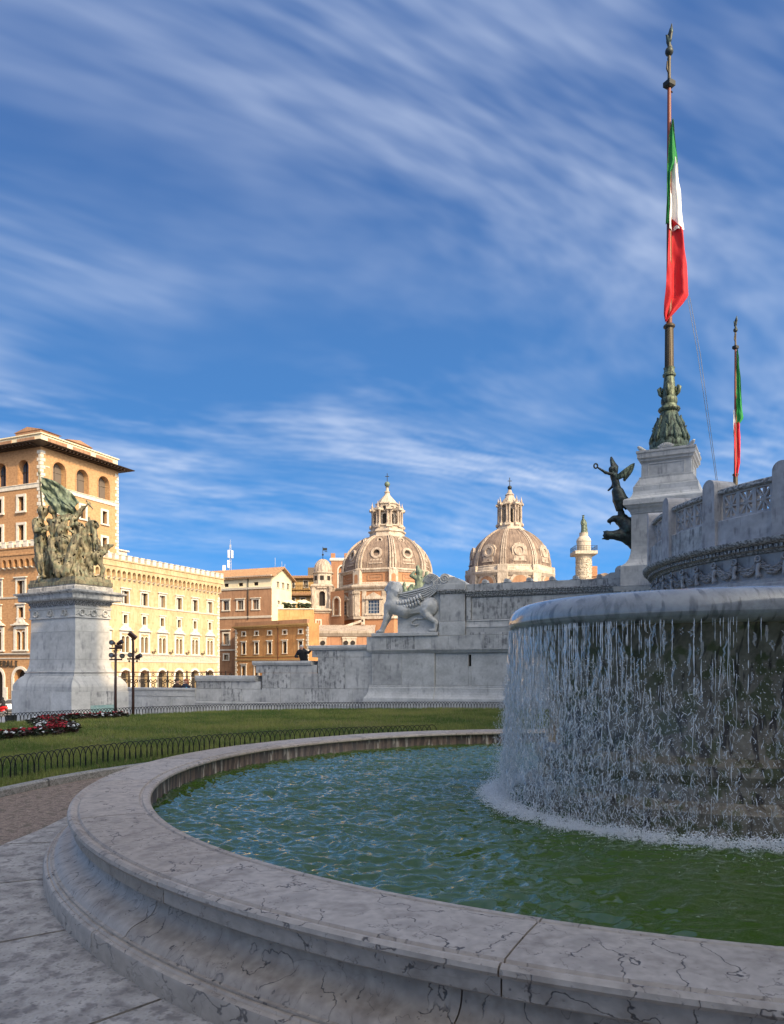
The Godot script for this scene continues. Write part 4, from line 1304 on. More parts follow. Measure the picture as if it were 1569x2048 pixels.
func make_terrace():
	var t := thing("round_terrace", "round marble terrace with garland frieze and pierced star parapet", "terrace", TC)
	var a0 := deg_to_rad(128.0); var a1 := deg_to_rad(236.0)
	var bay := deg_to_rad(15.6)
	var st := geo(true)
	lathe(st, [Vector2(6.70, -0.46), Vector2(6.70, 3.30)], 60, a0, a1)
	lathe(st, [Vector2(6.90, 4.42), Vector2(0.0, 4.42)], 60, a0, a1)
	obj("drum", st, M.marble_mauve, t)
	st = geo()
	lathe(st, [Vector2(6.70, 3.28), Vector2(6.84, 3.29), Vector2(6.86, 3.33), Vector2(6.86, 3.37), Vector2(6.82, 3.40), Vector2(6.81, 3.45), Vector2(6.78, 3.48), Vector2(6.78, 3.55), Vector2(6.70, 3.57), Vector2(6.68, 3.60)], 80, a0, a1)
	obj("lower_moulding", st, M.marble_mauve, t)
	st = geo(true)
	lathe(st, [Vector2(6.66, 3.58), Vector2(6.66, 4.15)], 80, a0, a1)
	obj("frieze_band", st, M.marble_mauve, t)
	# cornice, blackened, with a row of dentils
	st = geo()
	lathe(st, [Vector2(6.66, 4.12), Vector2(6.74, 4.13), Vector2(6.76, 4.17), Vector2(6.80, 4.19), Vector2(6.82, 4.27), Vector2(6.94, 4.29), Vector2(7.0, 4.315), Vector2(7.03, 4.34), Vector2(7.05, 4.39), Vector2(7.05, 4.41), Vector2(6.6, 4.43)], 90, a0, a1)
	obj("cornice", st, M.marble_soot, t)
	var dm: ArrayMesh
	var d0 := geo()
	box(d0, Vector3(6.855, 4.235, 0), Vector3(0.09, 0.075, 0.075))
	dm = mesh_of(d0)
	for k in 110:
		var a := deg_to_rad(140.0) + k * deg_to_rad(0.95)
		if a > a1: break
		put("dentil", dm, M.marble_soot, t, Transform3D(Basis(Vector3.UP, -a), Vector3.ZERO))
	# parapet
	for k in 7:
		var c := deg_to_rad(146.5) + (k - 1) * bay
		var hw := deg_to_rad(1.75)
		# plinth stone of the bay
		st = geo()
		lathe(st, [Vector2(6.50, 4.43), Vector2(6.86, 4.43), Vector2(6.86, 4.98), Vector2(6.84, 5.0), Vector2(6.50, 5.0), Vector2(6.50, 4.43)], 10, c + hw + 0.001, c + bay - hw - 0.001, Transform3D.IDENTITY, true)
		obj("plinth_stone", st, [M.marble_black, M.marble_mauve, M.marble_black][k % 3], t)
		# post with a rounded head that runs inward
		st = geo()
		var w := 0.215
		var pol := PackedVector2Array([Vector2(-w, 4.432), Vector2(-w, 5.02), Vector2(-w + 0.02, 5.03), Vector2(-w + 0.02, 5.75)])
		for j in 11:
			var b := PI - j * PI / 10.0
			pol.append(Vector2(cos(b) * (w - 0.02), 5.79 + sin(b) * (w - 0.02)))
		pol.append(Vector2(w - 0.02, 5.03)); pol.append(Vector2(w, 5.02)); pol.append(Vector2(w, 4.432))
		prism(st, pol, -0.62, 0.0, Transform3D(Basis(Vector3.UP, -c + PI / 2), Vector3(cos(c), 0, sin(c)) * 6.93))
		obj("post", st, M.marble_mauve, t)
		# top rail
		st = geo()
		lathe(st, [Vector2(6.52, 5.60), Vector2(6.82, 5.60), Vector2(6.85, 5.63), Vector2(6.85, 5.69), Vector2(6.82, 5.72), Vector2(6.52, 5.72), Vector2(6.52, 5.60)], 10, c + hw, c + bay - hw, Transform3D.IDENTITY, true)
		obj("top_rail", st, M.marble_soot, t)
		# three pierced squares: a frame, a cross, a saltire and a boss
		var a_in := c + hw + 0.012
		var span := (bay - 2.0 * hw - 0.024) / 3.0
		for j in 3:
			var m := a_in + span * (j + 0.5)
			var half := span * 6.68 / 2.0
			st = geo()
			var xf := Transform3D(Basis(Vector3.UP, -m + PI / 2), Vector3(cos(m), 0, sin(m)) * 6.70 + Vector3(0, 5.30, 0))
			var hh := 0.298
			box(st, Vector3(-half + 0.02, 0, 0), Vector3(0.045, hh * 2, 0.14), xf)
			box(st, Vector3(half - 0.022, 0, 0), Vector3(0.041, hh * 2, 0.136), xf)
			box(st, Vector3(0, hh - 0.02, 0), Vector3(half * 2 - 0.09, 0.04, 0.13), xf)
			box(st, Vector3(0, -hh + 0.03, 0), Vector3(half * 2 - 0.09, 0.06, 0.134), xf)
			box(st, Vector3(0, 0, 0), Vector3(0.042, hh * 2 - 0.09, 0.10), xf)
			box(st, Vector3(0, 0, 0), Vector3(half * 2 - 0.09, 0.042, 0.104), xf)
			var dl := Vector2(half * 2, hh * 2).length() - 0.12
			for s in [-1, 1]:
				box(st, Vector3.ZERO, Vector3(dl, 0.046, 0.11 if s > 0 else 0.115), xf * Transform3D(Basis(Vector3.BACK, s * atan2(hh, half)), Vector3.ZERO))
			lathe(st, [Vector2(0.0, -0.07), Vector2(0.07, -0.07), Vector2(0.07, 0.06), Vector2(0.045, 0.072), Vector2(0.04, 0.06), Vector2(0.0, 0.06)], 12, 0, TAU, xf * Transform3D(Basis(Vector3.RIGHT, PI / 2), Vector3.ZERO))
			obj("star_panel", st, M.marble_mauve, t)
	# frieze of garlands hung between scroll brackets
	var g := fnl(171, 9.0, 2)
	var sa := deg_to_rad(5.2)
	for k in 18:
		var c := deg_to_rad(141.2) + k * sa
		st = geo(true)
		var mid := Vector3(cos(c), 0, sin(c))
		var along := Vector3(-sin(c), 0, cos(c))
		var sp := []
		for j in 20:
			var q := -PI * 0.2 + j * 0.42
			var rr := 0.10 - j * 0.0042
			sp.append(mid * 6.76 + along * (cos(q) * rr) + Vector3(0, 4.0 + sin(q) * rr, 0) + mid * 0.004 * j)
		tube(st, sp, [0.022], 6)
		var leg := []
		for j in 9:
			var q := j / 8.0
			leg.append(mid * (6.74 + 0.03 * sin(q * PI)) + along * (0.05 * sin(q * 2.6) - 0.02) + Vector3(0, 3.92 - q * 0.30, 0))
		tube(st, leg, [0.055, 0.06, 0.055, 0.045, 0.04, 0.04, 0.05, 0.065, 0.05], 7)
		ball(st, mid * 6.77 + Vector3(0, 4.0, 0), Vector3(0.035, 0.035, 0.035), 8)
		obj("scroll_bracket", st, M.marble_mauve, t)
		st = geo(true)
		for j in 34:
			var q := (j + 0.5) / 34.0
			var aa := c + sa * q
			var sag := 3.96 - 0.22 * sin(q * PI)
			for e in 3:
				var off := Vector3(cos(aa), 0, sin(aa)) * (6.72 + 0.03 * rng.randf()) + Vector3(0, sag + (e - 1) * 0.055 + rng.randf_range(-0.02, 0.02), 0)
				var s := rng.randf_range(0.028, 0.046)
				ball(st, off, Vector3(s, s, s) * (0.85 + 0.35 * sin(q * PI)), 5)
		obj("garland", st, M.marble_mauve, t)

func make_flag_pedestal():
	var at := Vector3(9.53, 0, -26.3)
	var t := thing("flag_pedestal", "tall marble pedestal of the near flagpole with flared mouldings", "pedestal", at, -deg_to_rad(27.0))
	var st := geo()
	rect_lathe(st, [Vector2(0.40, -0.46), Vector2(0.40, 4.12), Vector2(0.36, 4.14), Vector2(0.42, 4.18), Vector2(0.47, 4.24), Vector2(0.49, 4.36), Vector2(0.50, 4.40)], 1.1, 1.1)
	obj("lower_block", st, M.marble, t)
	var dm := geo()
	box(dm, Vector3(0, 4.20, 1.545), Vector3(0.075, 0.09, 0.05))
	var dmesh := mesh_of(dm)
	for k in 17: put("dentil", dmesh, M.marble, t, Transform3D(Basis.IDENTITY, Vector3(-1.28 + k * 0.16, 0, 0)))
	st = geo()
	rect_lathe(st, [Vector2(0.30, 4.402), Vector2(0.30, 5.08), Vector2(0.26, 5.12), Vector2(0.16, 5.20), Vector2(0.08, 5.32), Vector2(0.03, 5.5), Vector2(0.0, 5.76), Vector2(0.0, 6.84), Vector2(0.03, 6.87), Vector2(0.03, 6.92)], 1.08, 1.08)
	obj("die", st, M.marble, t)
	st = geo()
	rect_lathe(st, [Vector2(0.04, 6.922), Vector2(0.08, 7.0), Vector2(0.15, 7.06), Vector2(0.18, 7.12), Vector2(0.23, 7.14), Vector2(0.23, 7.30), Vector2(0.20, 7.34), Vector2(0.12, 7.37), Vector2(0.03, 7.42), Vector2(-0.02, 7.50), Vector2(-0.05, 7.62), Vector2(-0.05, 7.78), Vector2(-0.09, 7.81)], 1.08, 1.08)
	obj("cornice", st, M.marble_clean, t)
	st = geo()
	rect_lathe(st, [Vector2(-0.08, 7.812), Vector2(-0.10, 7.86), Vector2(-0.22, 8.06), Vector2(-0.22, 8.12), Vector2(-0.28, 8.14), Vector2(-0.29, 8.60), Vector2(-0.26, 8.64), Vector2(-0.22, 8.66), Vector2(-0.21, 8.72), Vector2(-0.16, 8.76), Vector2(-0.16, 8.90), Vector2(-0.13, 8.93), Vector2(-0.13, 9.0)], 1.08, 1.08)
	obj("upper_die", st, M.marble, t)
	for s in 2:
		st = geo()
		var xf := Transform3D(Basis(Vector3.UP, s * PI / 2), Vector3.ZERO)
		for r in [[0.0, 0.20, 1.16, 0.035], [0.0, -0.20, 1.16, 0.035]]:
			box(st, Vector3(r[0], 8.36 + r[1], 0.80), Vector3(r[2], r[3], 0.03), xf)
		for e in [-1, 1]: box(st, Vector3(e * 0.565, 8.36, 0.80), Vector3(0.03, 0.365, 0.03), xf)
		obj("panel_frame", st, M.marble_clean, t)
	for sx in [-1, 1]:
		for sz in [-1, 1]:
			st = geo(true)
			var c := Vector3(sx * 0.86, 9.0, sz * 0.86)
			var inward := Vector3(-sx, 0, -sz).normalized()
			var pts := []
			for j in 9:
				var q := j / 8.0
				pts.append(c + inward * (0.05 + 0.30 * q) + Vector3(0, 0.03 + 0.13 * (1.0 - q) * (1.0 - q), 0) - inward * 0.10 * (1.0 - q))
			tube(st, pts, [0.035, 0.06, 0.07, 0.07, 0.065, 0.06, 0.05, 0.045, 0.03], 7)
			obj("acroterion", st, M.marble_clean, t)
	for s in 4:
		st = geo(true)
		var xf := Transform3D(Basis(Vector3.UP, s * PI / 2), Vector3.ZERO)
		for j in 9:
			var q := (j - 4) / 4.0
			tube(st, [xf * Vector3(q * 0.08, 9.01, 0.82), xf * Vector3(q * 0.26, 9.03 + 0.17 * (1.0 - q * q * 0.6), 0.84)], [0.02, 0.035], 5)
		obj("palmette", st, M.marble_clean, t)

# ---------------------------------------------------------------- walls with openings
# openings: [centre x, width, bottom, top, arched]; the face lies at z = 0, reveals run back to -dep
func wall_face(st: SurfaceTool, xf: Transform3D, x0: float, x1: float, y0: float, y1: float, ops: Array, dep := 0.35):
	var x := x0
	var face := func(a: Vector2, b: Vector2, c: Vector2, d: Vector2):
		quad(st, xf * Vector3(a.x, a.y, 0), xf * Vector3(b.x, b.y, 0), xf * Vector3(c.x, c.y, 0), xf * Vector3(d.x, d.y, 0))
	for o in ops:
		var l: float = o[0] - o[1] / 2.0; var r: float = o[0] + o[1] / 2.0
		var b: float = o[2]; var t: float = o[3]
		face.call(Vector2(x, y0), Vector2(x, y1), Vector2(l, y1), Vector2(l, y0))
		if b > y0 + 0.001: face.call(Vector2(l, y0), Vector2(l, b), Vector2(r, b), Vector2(r, y0))
		var spring := t
		var rad: float = o[1] / 2.0
		if o[4]:
			spring = t - rad
			var n := 10
			for k in n:
				var p := Vector2(o[0] - cos(PI * k / n) * rad, spring + sin(PI * k / n) * rad)
				var q := Vector2(o[0] - cos(PI * (k + 1) / n) * rad, spring + sin(PI * (k + 1) / n) * rad)
				face.call(p, Vector2(p.x, y1), Vector2(q.x, y1), q)
				quad(st, xf * Vector3(p.x, p.y, 0), xf * Vector3(q.x, q.y, 0), xf * Vector3(q.x, q.y, -dep), xf * Vector3(p.x, p.y, -dep))
		else:
			face.call(Vector2(l, t), Vector2(l, y1), Vector2(r, y1), Vector2(r, t))
			quad(st, xf * Vector3(l, t, 0), xf * Vector3(r, t, 0), xf * Vector3(r, t, -dep), xf * Vector3(l, t, -dep))
		quad(st, xf * Vector3(l, b, 0), xf * Vector3(l, spring, 0), xf * Vector3(l, spring, -dep), xf * Vector3(l, b, -dep))
		quad(st, xf * Vector3(r, spring, 0), xf * Vector3(r, b, 0), xf * Vector3(r, b, -dep), xf * Vector3(r, spring, -dep))
		quad(st, xf * Vector3(r, b, 0), xf * Vector3(l, b, 0), xf * Vector3(l, b, -dep), xf * Vector3(r, b, -dep))
		x = r
	face.call(Vector2(x, y0), Vector2(x, y1), Vector2(x1, y1), Vector2(x1, y0))

func arch_pts(cx: float, w: float, b: float, t: float, n := 12) -> Array:
	var rad := w / 2.0
	var out := [Vector2(cx - rad, b)]
	for k in n + 1:
		out.append(Vector2(cx - cos(PI * k / n) * rad, t - rad + sin(PI * k / n) * rad))
	out.append(Vector2(cx + rad, b))
	return out

# pane, bars and surround of one window; opt: fw surround width, out how proud, mull number of uprights, cross a transom, hood, sill
func window(parent: Node3D, xf: Transform3D, o: Array, dep: float, pane: Material, trim: Material, opt := {}):
	var l: float = o[0] - o[1] / 2.0; var r: float = o[0] + o[1] / 2.0; var b: float = o[2]; var t: float = o[3]
	var st := geo()
	box(st, Vector3(o[0], (b + t) / 2, -dep - 0.03), Vector3(o[1] + 0.1, t - b + 0.1, 0.06), xf)
	var w := obj("window", st, pane, parent)
	var bars: int = opt.get("mull", 1)
	var bw: float = opt.get("bar", 0.07)
	if bars > 0 or opt.get("cross", 0.0) > 0.0:
		st = geo()
		for k in bars:
			box(st, Vector3(lerpf(l, r, (k + 1.0) / (bars + 1)), (b + t) / 2, -dep + 0.04), Vector3(bw, t - b, 0.10), xf)
		if opt.get("cross", 0.0) > 0.0:
			box(st, Vector3(o[0], lerpf(b, t, opt.cross), -dep + 0.035), Vector3(r - l, bw, 0.08), xf)
		obj("window_bars", st, opt.get("bar_mat", trim), w)
	var fw: float = opt.get("fw", 0.2)
	if fw > 0.0:
		var out: float = opt.get("out", 0.08)
		st = geo()
		if o[4]:
			var inn := arch_pts(o[0], o[1], b, t); var outr := arch_pts(o[0], o[1] + fw * 2, b, t + fw)
			for k in inn.size() - 1:
				prism(st, PackedVector2Array([inn[k], outr[k], outr[k + 1], inn[k + 1]]), -0.06, out, xf)
		else:
			box(st, Vector3(l - fw / 2, (b + t) / 2, out / 2 - 0.03), Vector3(fw, t - b, out + 0.06), xf)
			box(st, Vector3(r + fw / 2, (b + t) / 2, out / 2 - 0.03), Vector3(fw, t - b, out + 0.06), xf)
			box(st, Vector3(o[0], t + fw / 2, out / 2 - 0.025), Vector3(o[1] + fw * 2, fw, out + 0.07), xf)
		obj("window_frame", st, trim, w)
		st = geo()
		box(st, Vector3(o[0], b - fw * 0.35, out / 2), Vector3(o[1] + fw * 2.4, fw * 0.7, out + 0.16), xf)
		obj("window_sill", st, trim, w)
	if opt.get("hood", 0.0) > 0.0:
		st = geo()
		var hy: float = t + fw + opt.get("gap", 0.18)
		box(st, Vector3(o[0], hy, opt.hood / 2), Vector3(o[1] + fw * 2 + 0.35, 0.14, opt.hood), xf)
		box(st, Vector3(o[0], hy - 0.11, opt.hood * 0.3), Vector3(o[1] + fw * 2 + 0.12, 0.08, opt.hood * 0.6), xf)
		obj("window_hood", st, trim, w)

# ---------------------------------------------------------------- the great ochre palazzo
func make_palazzo():
	var o := Vector3(-43.6, 0, -95.0)
	var p := thing("palazzo", "large ochre palazzo with battlements and a square corner tower", "building")
	var R := frame(o, Vector3(0.40, 0, -0.9165))
	var L := frame(o, Vector3(0.9165, 0, 0.40))
	var cols := []
	for k in 9: cols.append(2.93 + 3.872 * k)
	var mull := 0.19
	# ---- sunlit side
	var st := geo()
	var x1 := 36.5
	var rowA := []; var rowB := []; var rowC := []; var rowD := []
	for c in cols:
		rowA.append([c, 1.34, 11.0, 12.8, false])
		rowB.append([c, 0.76, 8.2, 9.4, false])
		for s in [-1, 1]: rowC.append([c + s * 0.43, 0.64, 4.1, 6.42, true])
		rowD.append([c, 2.0, -3.2, 1.6, true])
	wall_face(st, R, 0.0, x1, -3.2, 2.9, rowD, 0.8)
	wall_face(st, R, 0.0, x1, 2.9, 7.0, rowC, 0.35)
	wall_face(st, R, 0.0, x1, 7.0, 10.2, rowB, 0.35)
	wall_face(st, R, 0.0, x1, 10.2, 15.9, rowA, 0.35)
	obj("wall", st, M.ochre_wall, p)
	for k in cols.size():
		var c: float = cols[k]
		window(p, R, rowA[k], 0.35, [M.dark_wood, M.pane, M.shutter][(k * 7) % 3], M.trim, {"fw": 0.2, "hood": 0.25, "bar": mull, "mull": 1})
		window(p, R, rowB[k], 0.35, M.pane, M.trim, {"fw": 0.2, "hood": 0.2, "mull": 1, "bar": 0.06, "bar_mat": M.dark_wood})
		# carved apron that spreads down to the hood of the window below
		st = geo()
		prism(st, PackedVector2Array([Vector2(c - 1.15, 7.30), Vector2(c - 1.05, 7.5), Vector2(c - 0.72, 7.62), Vector2(c - 0.55, 7.85), Vector2(c - 0.5, 8.05), Vector2(c + 0.5, 8.05), Vector2(c + 0.55, 7.85), Vector2(c + 0.72, 7.62), Vector2(c + 1.05, 7.5), Vector2(c + 1.15, 7.30)]), -0.02, 0.16, R)
		for s in [-1, 1]: ball(st, Vector3(c + s * 0.85, 7.52, 0.16), Vector3(0.16, 0.14, 0.1), 8, R)
		ball(st, Vector3(c, 7.75, 0.17), Vector3(0.2, 0.24, 0.1), 8, R)
		box(st, Vector3(c, 7.23, 0.19), Vector3(2.55, 0.13, 0.42), R)
		obj("carved_apron", st, M.trim, p)
		# surround of the paired arched lights
		st = geo()
		for s in [-1, 1]: box(st, Vector3(c + s * 0.955, 5.55, 0.04), Vector3(0.37, 3.15, 0.14), R)
		box(st, Vector3(c, 6.95, 0.045), Vector3(1.53, 0.36, 0.13), R)
		box(st, Vector3(c, 5.0, 0.02), Vector3(0.10, 1.85, 0.12), R)
		box(st, Vector3(c, 3.98, 0.12), Vector3(2.5, 0.16, 0.3), R)
		obj("twin_surround", st, M.trim, p)
		for s in 2: window(p, R, rowC[k * 2 + s], 0.35, M.dark_wood, M.trim, {"fw": 0.09, "out": 0.05, "mull": 0, "cross": 0.62, "bar_mat": M.pane})
		window(p, R, rowD[k], 0.8, M.opening, M.trim, {"fw": 0.34, "out": 0.1, "mull": 1, "cross": 0.75, "bar": 0.1, "bar_mat": M.grey_wood})
		if k < cols.size() - 1:
			st = geo(true)
			tube(st, [R * Vector3(c + 1.65, 4.25, 0.0), R * Vector3(c + 1.65, 4.05, 0.45), R * Vector3(c + 1.65, 4.45, 0.6), R * Vector3(c + 1.65, 4.75, 0.6)], [0.07, 0.06, 0.07, 0.05], 5)
			tube(st, [R * Vector3(c + 1.15, 4.3, 0.35), R * Vector3(c + 2.15, 4.3, 0.35)], [0.05], 5)
			obj("torch_bracket", st, M.iron, p)
	st = geo()
	mould(st, [Vector2(-0.1, 10.72), Vector2(-0.1, 10.9), Vector2(0.14, 10.9), Vector2(0.1, 10.72)], 0.0, x1, R, 0.0, 0.0)
	mould(st, [Vector2(-0.1, 3.75), Vector2(-0.1, 3.93), Vector2(0.2, 3.93), Vector2(0.12, 3.75)], 0.0, x1, R)
	mould(st, [Vector2(-0.1, 2.75), Vector2(-0.1, 2.9), Vector2(0.12, 2.9), Vector2(0.08, 2.75)], 0.0, x1, R)
	obj("string_course", st, M.trim, p)
	st = geo()
	mould(st, [Vector2(-0.1, 2.905), Vector2(-0.1, 3.74), Vector2(0.04, 3.74), Vector2(0.04, 2.905)], 0.0, x1, R)
	obj("frieze", st, M.column_marble, p)
	# ---- the shaded brick side
	var colL := [-3.4, -7.55, -11.7]
	var la := []; var lb := []; var lc := []; var ld := []
	for c in [-11.7, -7.55, -3.4]:
		la.append([c, 1.34, 10.98, 12.85, false])
		lb.append([c, 0.86, 8.2, 9.5, false])
		for s in [-1, 1]: lc.append([c + s * 0.44, 0.66, 4.15, 6.45, true])
		ld.append([c - 0.1, 2.25, -3.2, 1.72, true])
	st = geo()
	wall_face(st, L, -22.0, 0.0, -3.2, 3.2, ld, 0.8)
	wall_face(st, L, -22.0, 0.0, 3.2, 7.0, lc, 0.35)
	wall_face(st, L, -22.0, 0.0, 7.0, 10.2, lb, 0.35)
	wall_face(st, L, -22.0, 0.0, 10.2, 15.9, la, 0.35)
	obj("wall", st, M.ochre_brick, p)
	for k in 3:
		var c: float = la[k][0]
		window(p, L, la[k], 0.35, M.pane, M.trim, {"fw": 0.25, "hood": 0.3, "bar": mull})
		window(p, L, lb[k], 0.35, M.pane, M.trim, {"fw": 0.26, "hood": 0.25, "bar": 0.06, "bar_mat": M.dark_wood})
		st = geo()
		prism(st, PackedVector2Array([Vector2(c - 1.2, 7.36), Vector2(c - 1.05, 7.52), Vector2(c - 0.72, 7.62), Vector2(c - 0.5, 8.02), Vector2(c + 0.5, 8.02), Vector2(c + 0.72, 7.62), Vector2(c + 1.05, 7.52), Vector2(c + 1.2, 7.36)]), -0.02, 0.18, L)
		box(st, Vector3(c, 7.29, 0.22), Vector3(2.75, 0.13, 0.5), L)
		ball(st, Vector3(c, 7.72, 0.19), Vector3(0.3, 0.22, 0.1), 8, L)
		obj("carved_apron", st, M.trim, p)
		st = geo()
		for s in [-1, 1]: box(st, Vector3(c + s * 0.985, 5.5, 0.05), Vector3(0.41, 3.1, 0.16), L)
		box(st, Vector3(c, 6.95, 0.05), Vector3(1.56, 0.4, 0.15), L)
		box(st, Vector3(c, 5.05, 0.02), Vector3(0.14, 1.85, 0.12), L)
		box(st, Vector3(c, 4.03, 0.14), Vector3(2.65, 0.16, 0.34), L)
		obj("twin_surround", st, M.trim, p)
		for s in 2: window(p, L, lc[k * 2 + s], 0.35, M.pane, M.trim, {"fw": 0.1, "out": 0.05, "mull": 0})
		window(p, L, ld[k], 0.8, M.opening, M.trim, {"fw": 0.36, "out": 0.12, "mull": 0})
		st = geo()
		box(st, Vector3(c + 1.55, -1.9, 0.06), Vector3(0.5, 2.6, 0.2), L)
		obj("pilaster", st, M.trim, p)
	st = geo()
	mould(st, [Vector2(-0.1, 10.66), Vector2(-0.1, 10.86), Vector2(0.16, 10.86), Vector2(0.1, 10.66)], -22.0, 0.0, L)
	mould(st, [Vector2(-0.1, 3.5), Vector2(-0.1, 3.75), Vector2(0.3, 3.75), Vector2(0.3, 3.66), Vector2(0.1, 3.5)], -22.0, 0.0, L)
	mould(st, [Vector2(-0.1, 3.0), Vector2(-0.1, 3.15), Vector2(0.12, 3.15), Vector2(0.08, 3.0)], -22.0, 0.0, L)
	obj("string_course", st, M.trim, p)
	# lettering over the arches
	var word := "ASSICURAZIONI GENERALI"
	var font := SystemFont.new()
	font.font_names = PackedStringArray(["Droid Sans"])
	font.font_weight = 700
	for k in word.length():
		if word[k] == " ": continue
		var tm := TextMesh.new()
		tm.text = word[k]
		tm.font = font
		tm.font_size = 64
		tm.pixel_size = 0.0172
		tm.depth = 0.12
		put("letter", tm, M.letter, p, L * Transform3D(Basis.IDENTITY, Vector3(-4.15 - (word.length() - 1 - k) * 0.70, 2.38, 0.1)))
	# quoins
	var qm := geo(); box(qm, Vector3.ZERO, Vector3(0.62, 0.40, 0.12)); var q1 := mesh_of(qm)
	qm = geo(); box(qm, Vector3.ZERO, Vector3(0.36, 0.40, 0.12)); var q2 := mesh_of(qm)
	for k in 70:
		var y := -3.0 + k * 0.46
		if y > 29.0: break
		if y > 14.0 and y < 18.0: continue
		var m: ArrayMesh = q1 if k % 2 else q2
		var hw := 0.31 if k % 2 else 0.18
		put("quoin", m, M.trim, p, R * Transform3D(Basis.IDENTITY, Vector3(hw + 0.004, y, 0.0)))
		put("quoin", m, M.trim, p, L * Transform3D(Basis.IDENTITY, Vector3(-hw - 0.004, y, 0.0)))
		if y < 14.2: put("quoin", m, M.trim, p, R * Transform3D(Basis.IDENTITY, Vector3(36.5 - hw, y, 0.0)))
		if y > 17.0: put("quoin", m, M.trim, p, R * Transform3D(Basis.IDENTITY, Vector3(13.2 - hw, y, 0.0)))
	# corbelled arcade and battlements
	var arch := PackedVector2Array([Vector2(-0.5, 14.55), Vector2(-0.5, 15.95), Vector2(0.5, 15.95), Vector2(0.5, 14.55), Vector2(0.36, 14.55), Vector2(0.36, 15.15)])
	for k in 9: arch.append(Vector2(cos(PI * k / 8.0) * 0.34, 15.15 + sin(PI * k / 8.0) * 0.34))
	arch.append(Vector2(-0.36, 15.15)); arch.append(Vector2(-0.36, 14.55))
	qm = geo(); prism(qm, arch, -0.02, 0.62)
	var am := mesh_of(qm)
	qm = geo(); prism(qm, PackedVector2Array([Vector2(0.0, 14.3), Vector2(0.0, 14.56), Vector2(0.58, 14.56), Vector2(0.5, 14.45), Vector2(0.2, 14.35)]), -0.13, 0.13, Transform3D(Basis(Vector3(0, 0, 1), Vector3(0, 1, 0), Vector3(-1, 0, 0)), Vector3.ZERO))
	var cm := mesh_of(qm)
	for k in 36:
		var xf := R * Transform3D(Basis.IDENTITY, Vector3(0.7 + k * 1.0, 0, 0))
		put("corbel_arch", am, M.ochre_wall, p, xf)
		put("corbel", cm, M.trim, p, xf * Transform3D(Basis.IDENTITY, Vector3(0.5, 0, 0)))
	for k in 21:
		var xf := L * Transform3D(Basis.IDENTITY, Vector3(-0.7 - k * 1.0, 0, 0))
		put("corbel_arch", am, M.ochre_brick, p, xf)
		put("corbel", cm, M.trim, p, xf * Transform3D(Basis.IDENTITY, Vector3(-0.5, 0, 0)))
	st = geo()
	mould(st, [Vector2(-0.2, 15.955), Vector2(-0.2, 16.92), Vector2(0.78, 16.92), Vector2(0.78, 16.78), Vector2(0.66, 16.7), Vector2(0.66, 16.2), Vector2(0.72, 16.15), Vector2(0.72, 15.955)], 0.0, 36.9, R, 1.0, 0.0)
	obj("parapet", st, M.ochre_wall, p)
	st = geo()
	mould(st, [Vector2(-0.2, 15.955), Vector2(-0.2, 16.92), Vector2(0.78, 16.92), Vector2(0.78, 16.78), Vector2(0.66, 16.7), Vector2(0.66, 16.2), Vector2(0.72, 16.15), Vector2(0.72, 15.955)], -22.0, 0.0, L, 0.0, 1.0)
	obj("parapet", st, M.ochre_brick, p)
	qm = geo(); block(qm, Vector3(-0.36, 16.925, 0.2), Vector3(0.36, 17.62, 0.74), 0.04); box(qm, Vector3(0, 17.68, 0.47), Vector3(0.8, 0.1, 0.62))
	var mer := mesh_of(qm)
	for k in 29: put("merlon", mer, M.trim, p, R * Transform3D(Basis.IDENTITY, Vector3(0.75 + k * 1.27, 0, 0)))
	for k in 17: put("merlon", mer, M.trim, p, L * Transform3D(Basis.IDENTITY, Vector3(-0.6 - k * 1.27, 0, 0)))
	# body and roof of the long wing
	st = geo()
	box(st, Vector3(18.75, 6.35, -9.0), Vector3(35.4, 19.0, 16.3), R)
	obj("body", st, M.ochre_wall, p)
	st = geo()
	prism(st, PackedVector2Array([Vector2(-16.5, 16.2), Vector2(-1.8, 16.6), Vector2(-9.0, 19.3)]), 13.5, 36.2, R * Transform3D(Basis(Vector3(0, 0, 1), Vector3(0, 1, 0), Vector3(1, 0, 0)), Vector3.ZERO))
	obj("roof", st, M.roof_tile, p)
	st = geo()
	box(st, Vector3(19.5, 19.3, -8.6), Vector3(6.0, 1.1, 3.2), R)
	box(st, Vector3(19.5, 19.95, -8.6), Vector3(6.5, 0.2, 3.7), R)
	obj("skylight", st, M.trim, p)
	# ---- tower
	st = geo()
	var ta := []; var tb := []; var tcw := []
	for c in [2.85, 6.67, 10.47]: ta.append([c, 2.05, 24.95, 28.08, true])
	for c in [2.9, 6.75, 10.58]: tb.append([c, 0.85, 21.6, 23.3, false])
	for c in [2.9, 6.75, 10.58]: tcw.append([c, 0.85, 18.0, 19.7, false])
	wall_face(st, R, 0.0, 13.2, 15.9, 20.5, tcw, 0.4)
	wall_face(st, R, 0.0, 13.2, 20.5, 24.4, tb, 0.4)
	wall_face(st, R, 0.0, 13.2, 24.4, 29.4, ta, 0.75)
	var laa := []; var lbb := []; var lcc := []
	for c in [-10.9, -6.95, -3.0]: laa.append([c, 1.85, 24.95, 28.02, true])
	for c in [-11.1, -7.2, -3.3]: lbb.append([c, 1.0, 21.6, 23.4, false])
	for c in [-11.1, -7.2, -3.3]: lcc.append([c, 1.0, 17.9, 19.85, false])
	obj("tower_wall", st, M.tower_brick, p)
	st = geo()
	wall_face(st, L, -13.2, 0.0, 15.9, 20.5, lcc, 0.4)
	wall_face(st, L, -13.2, 0.0, 20.5, 24.4, lbb, 0.4)
	wall_face(st, L, -13.2, 0.0, 24.4, 29.4, laa, 0.75)
	obj("tower_wall", st, M.ochre_brick, p)
	st = geo()
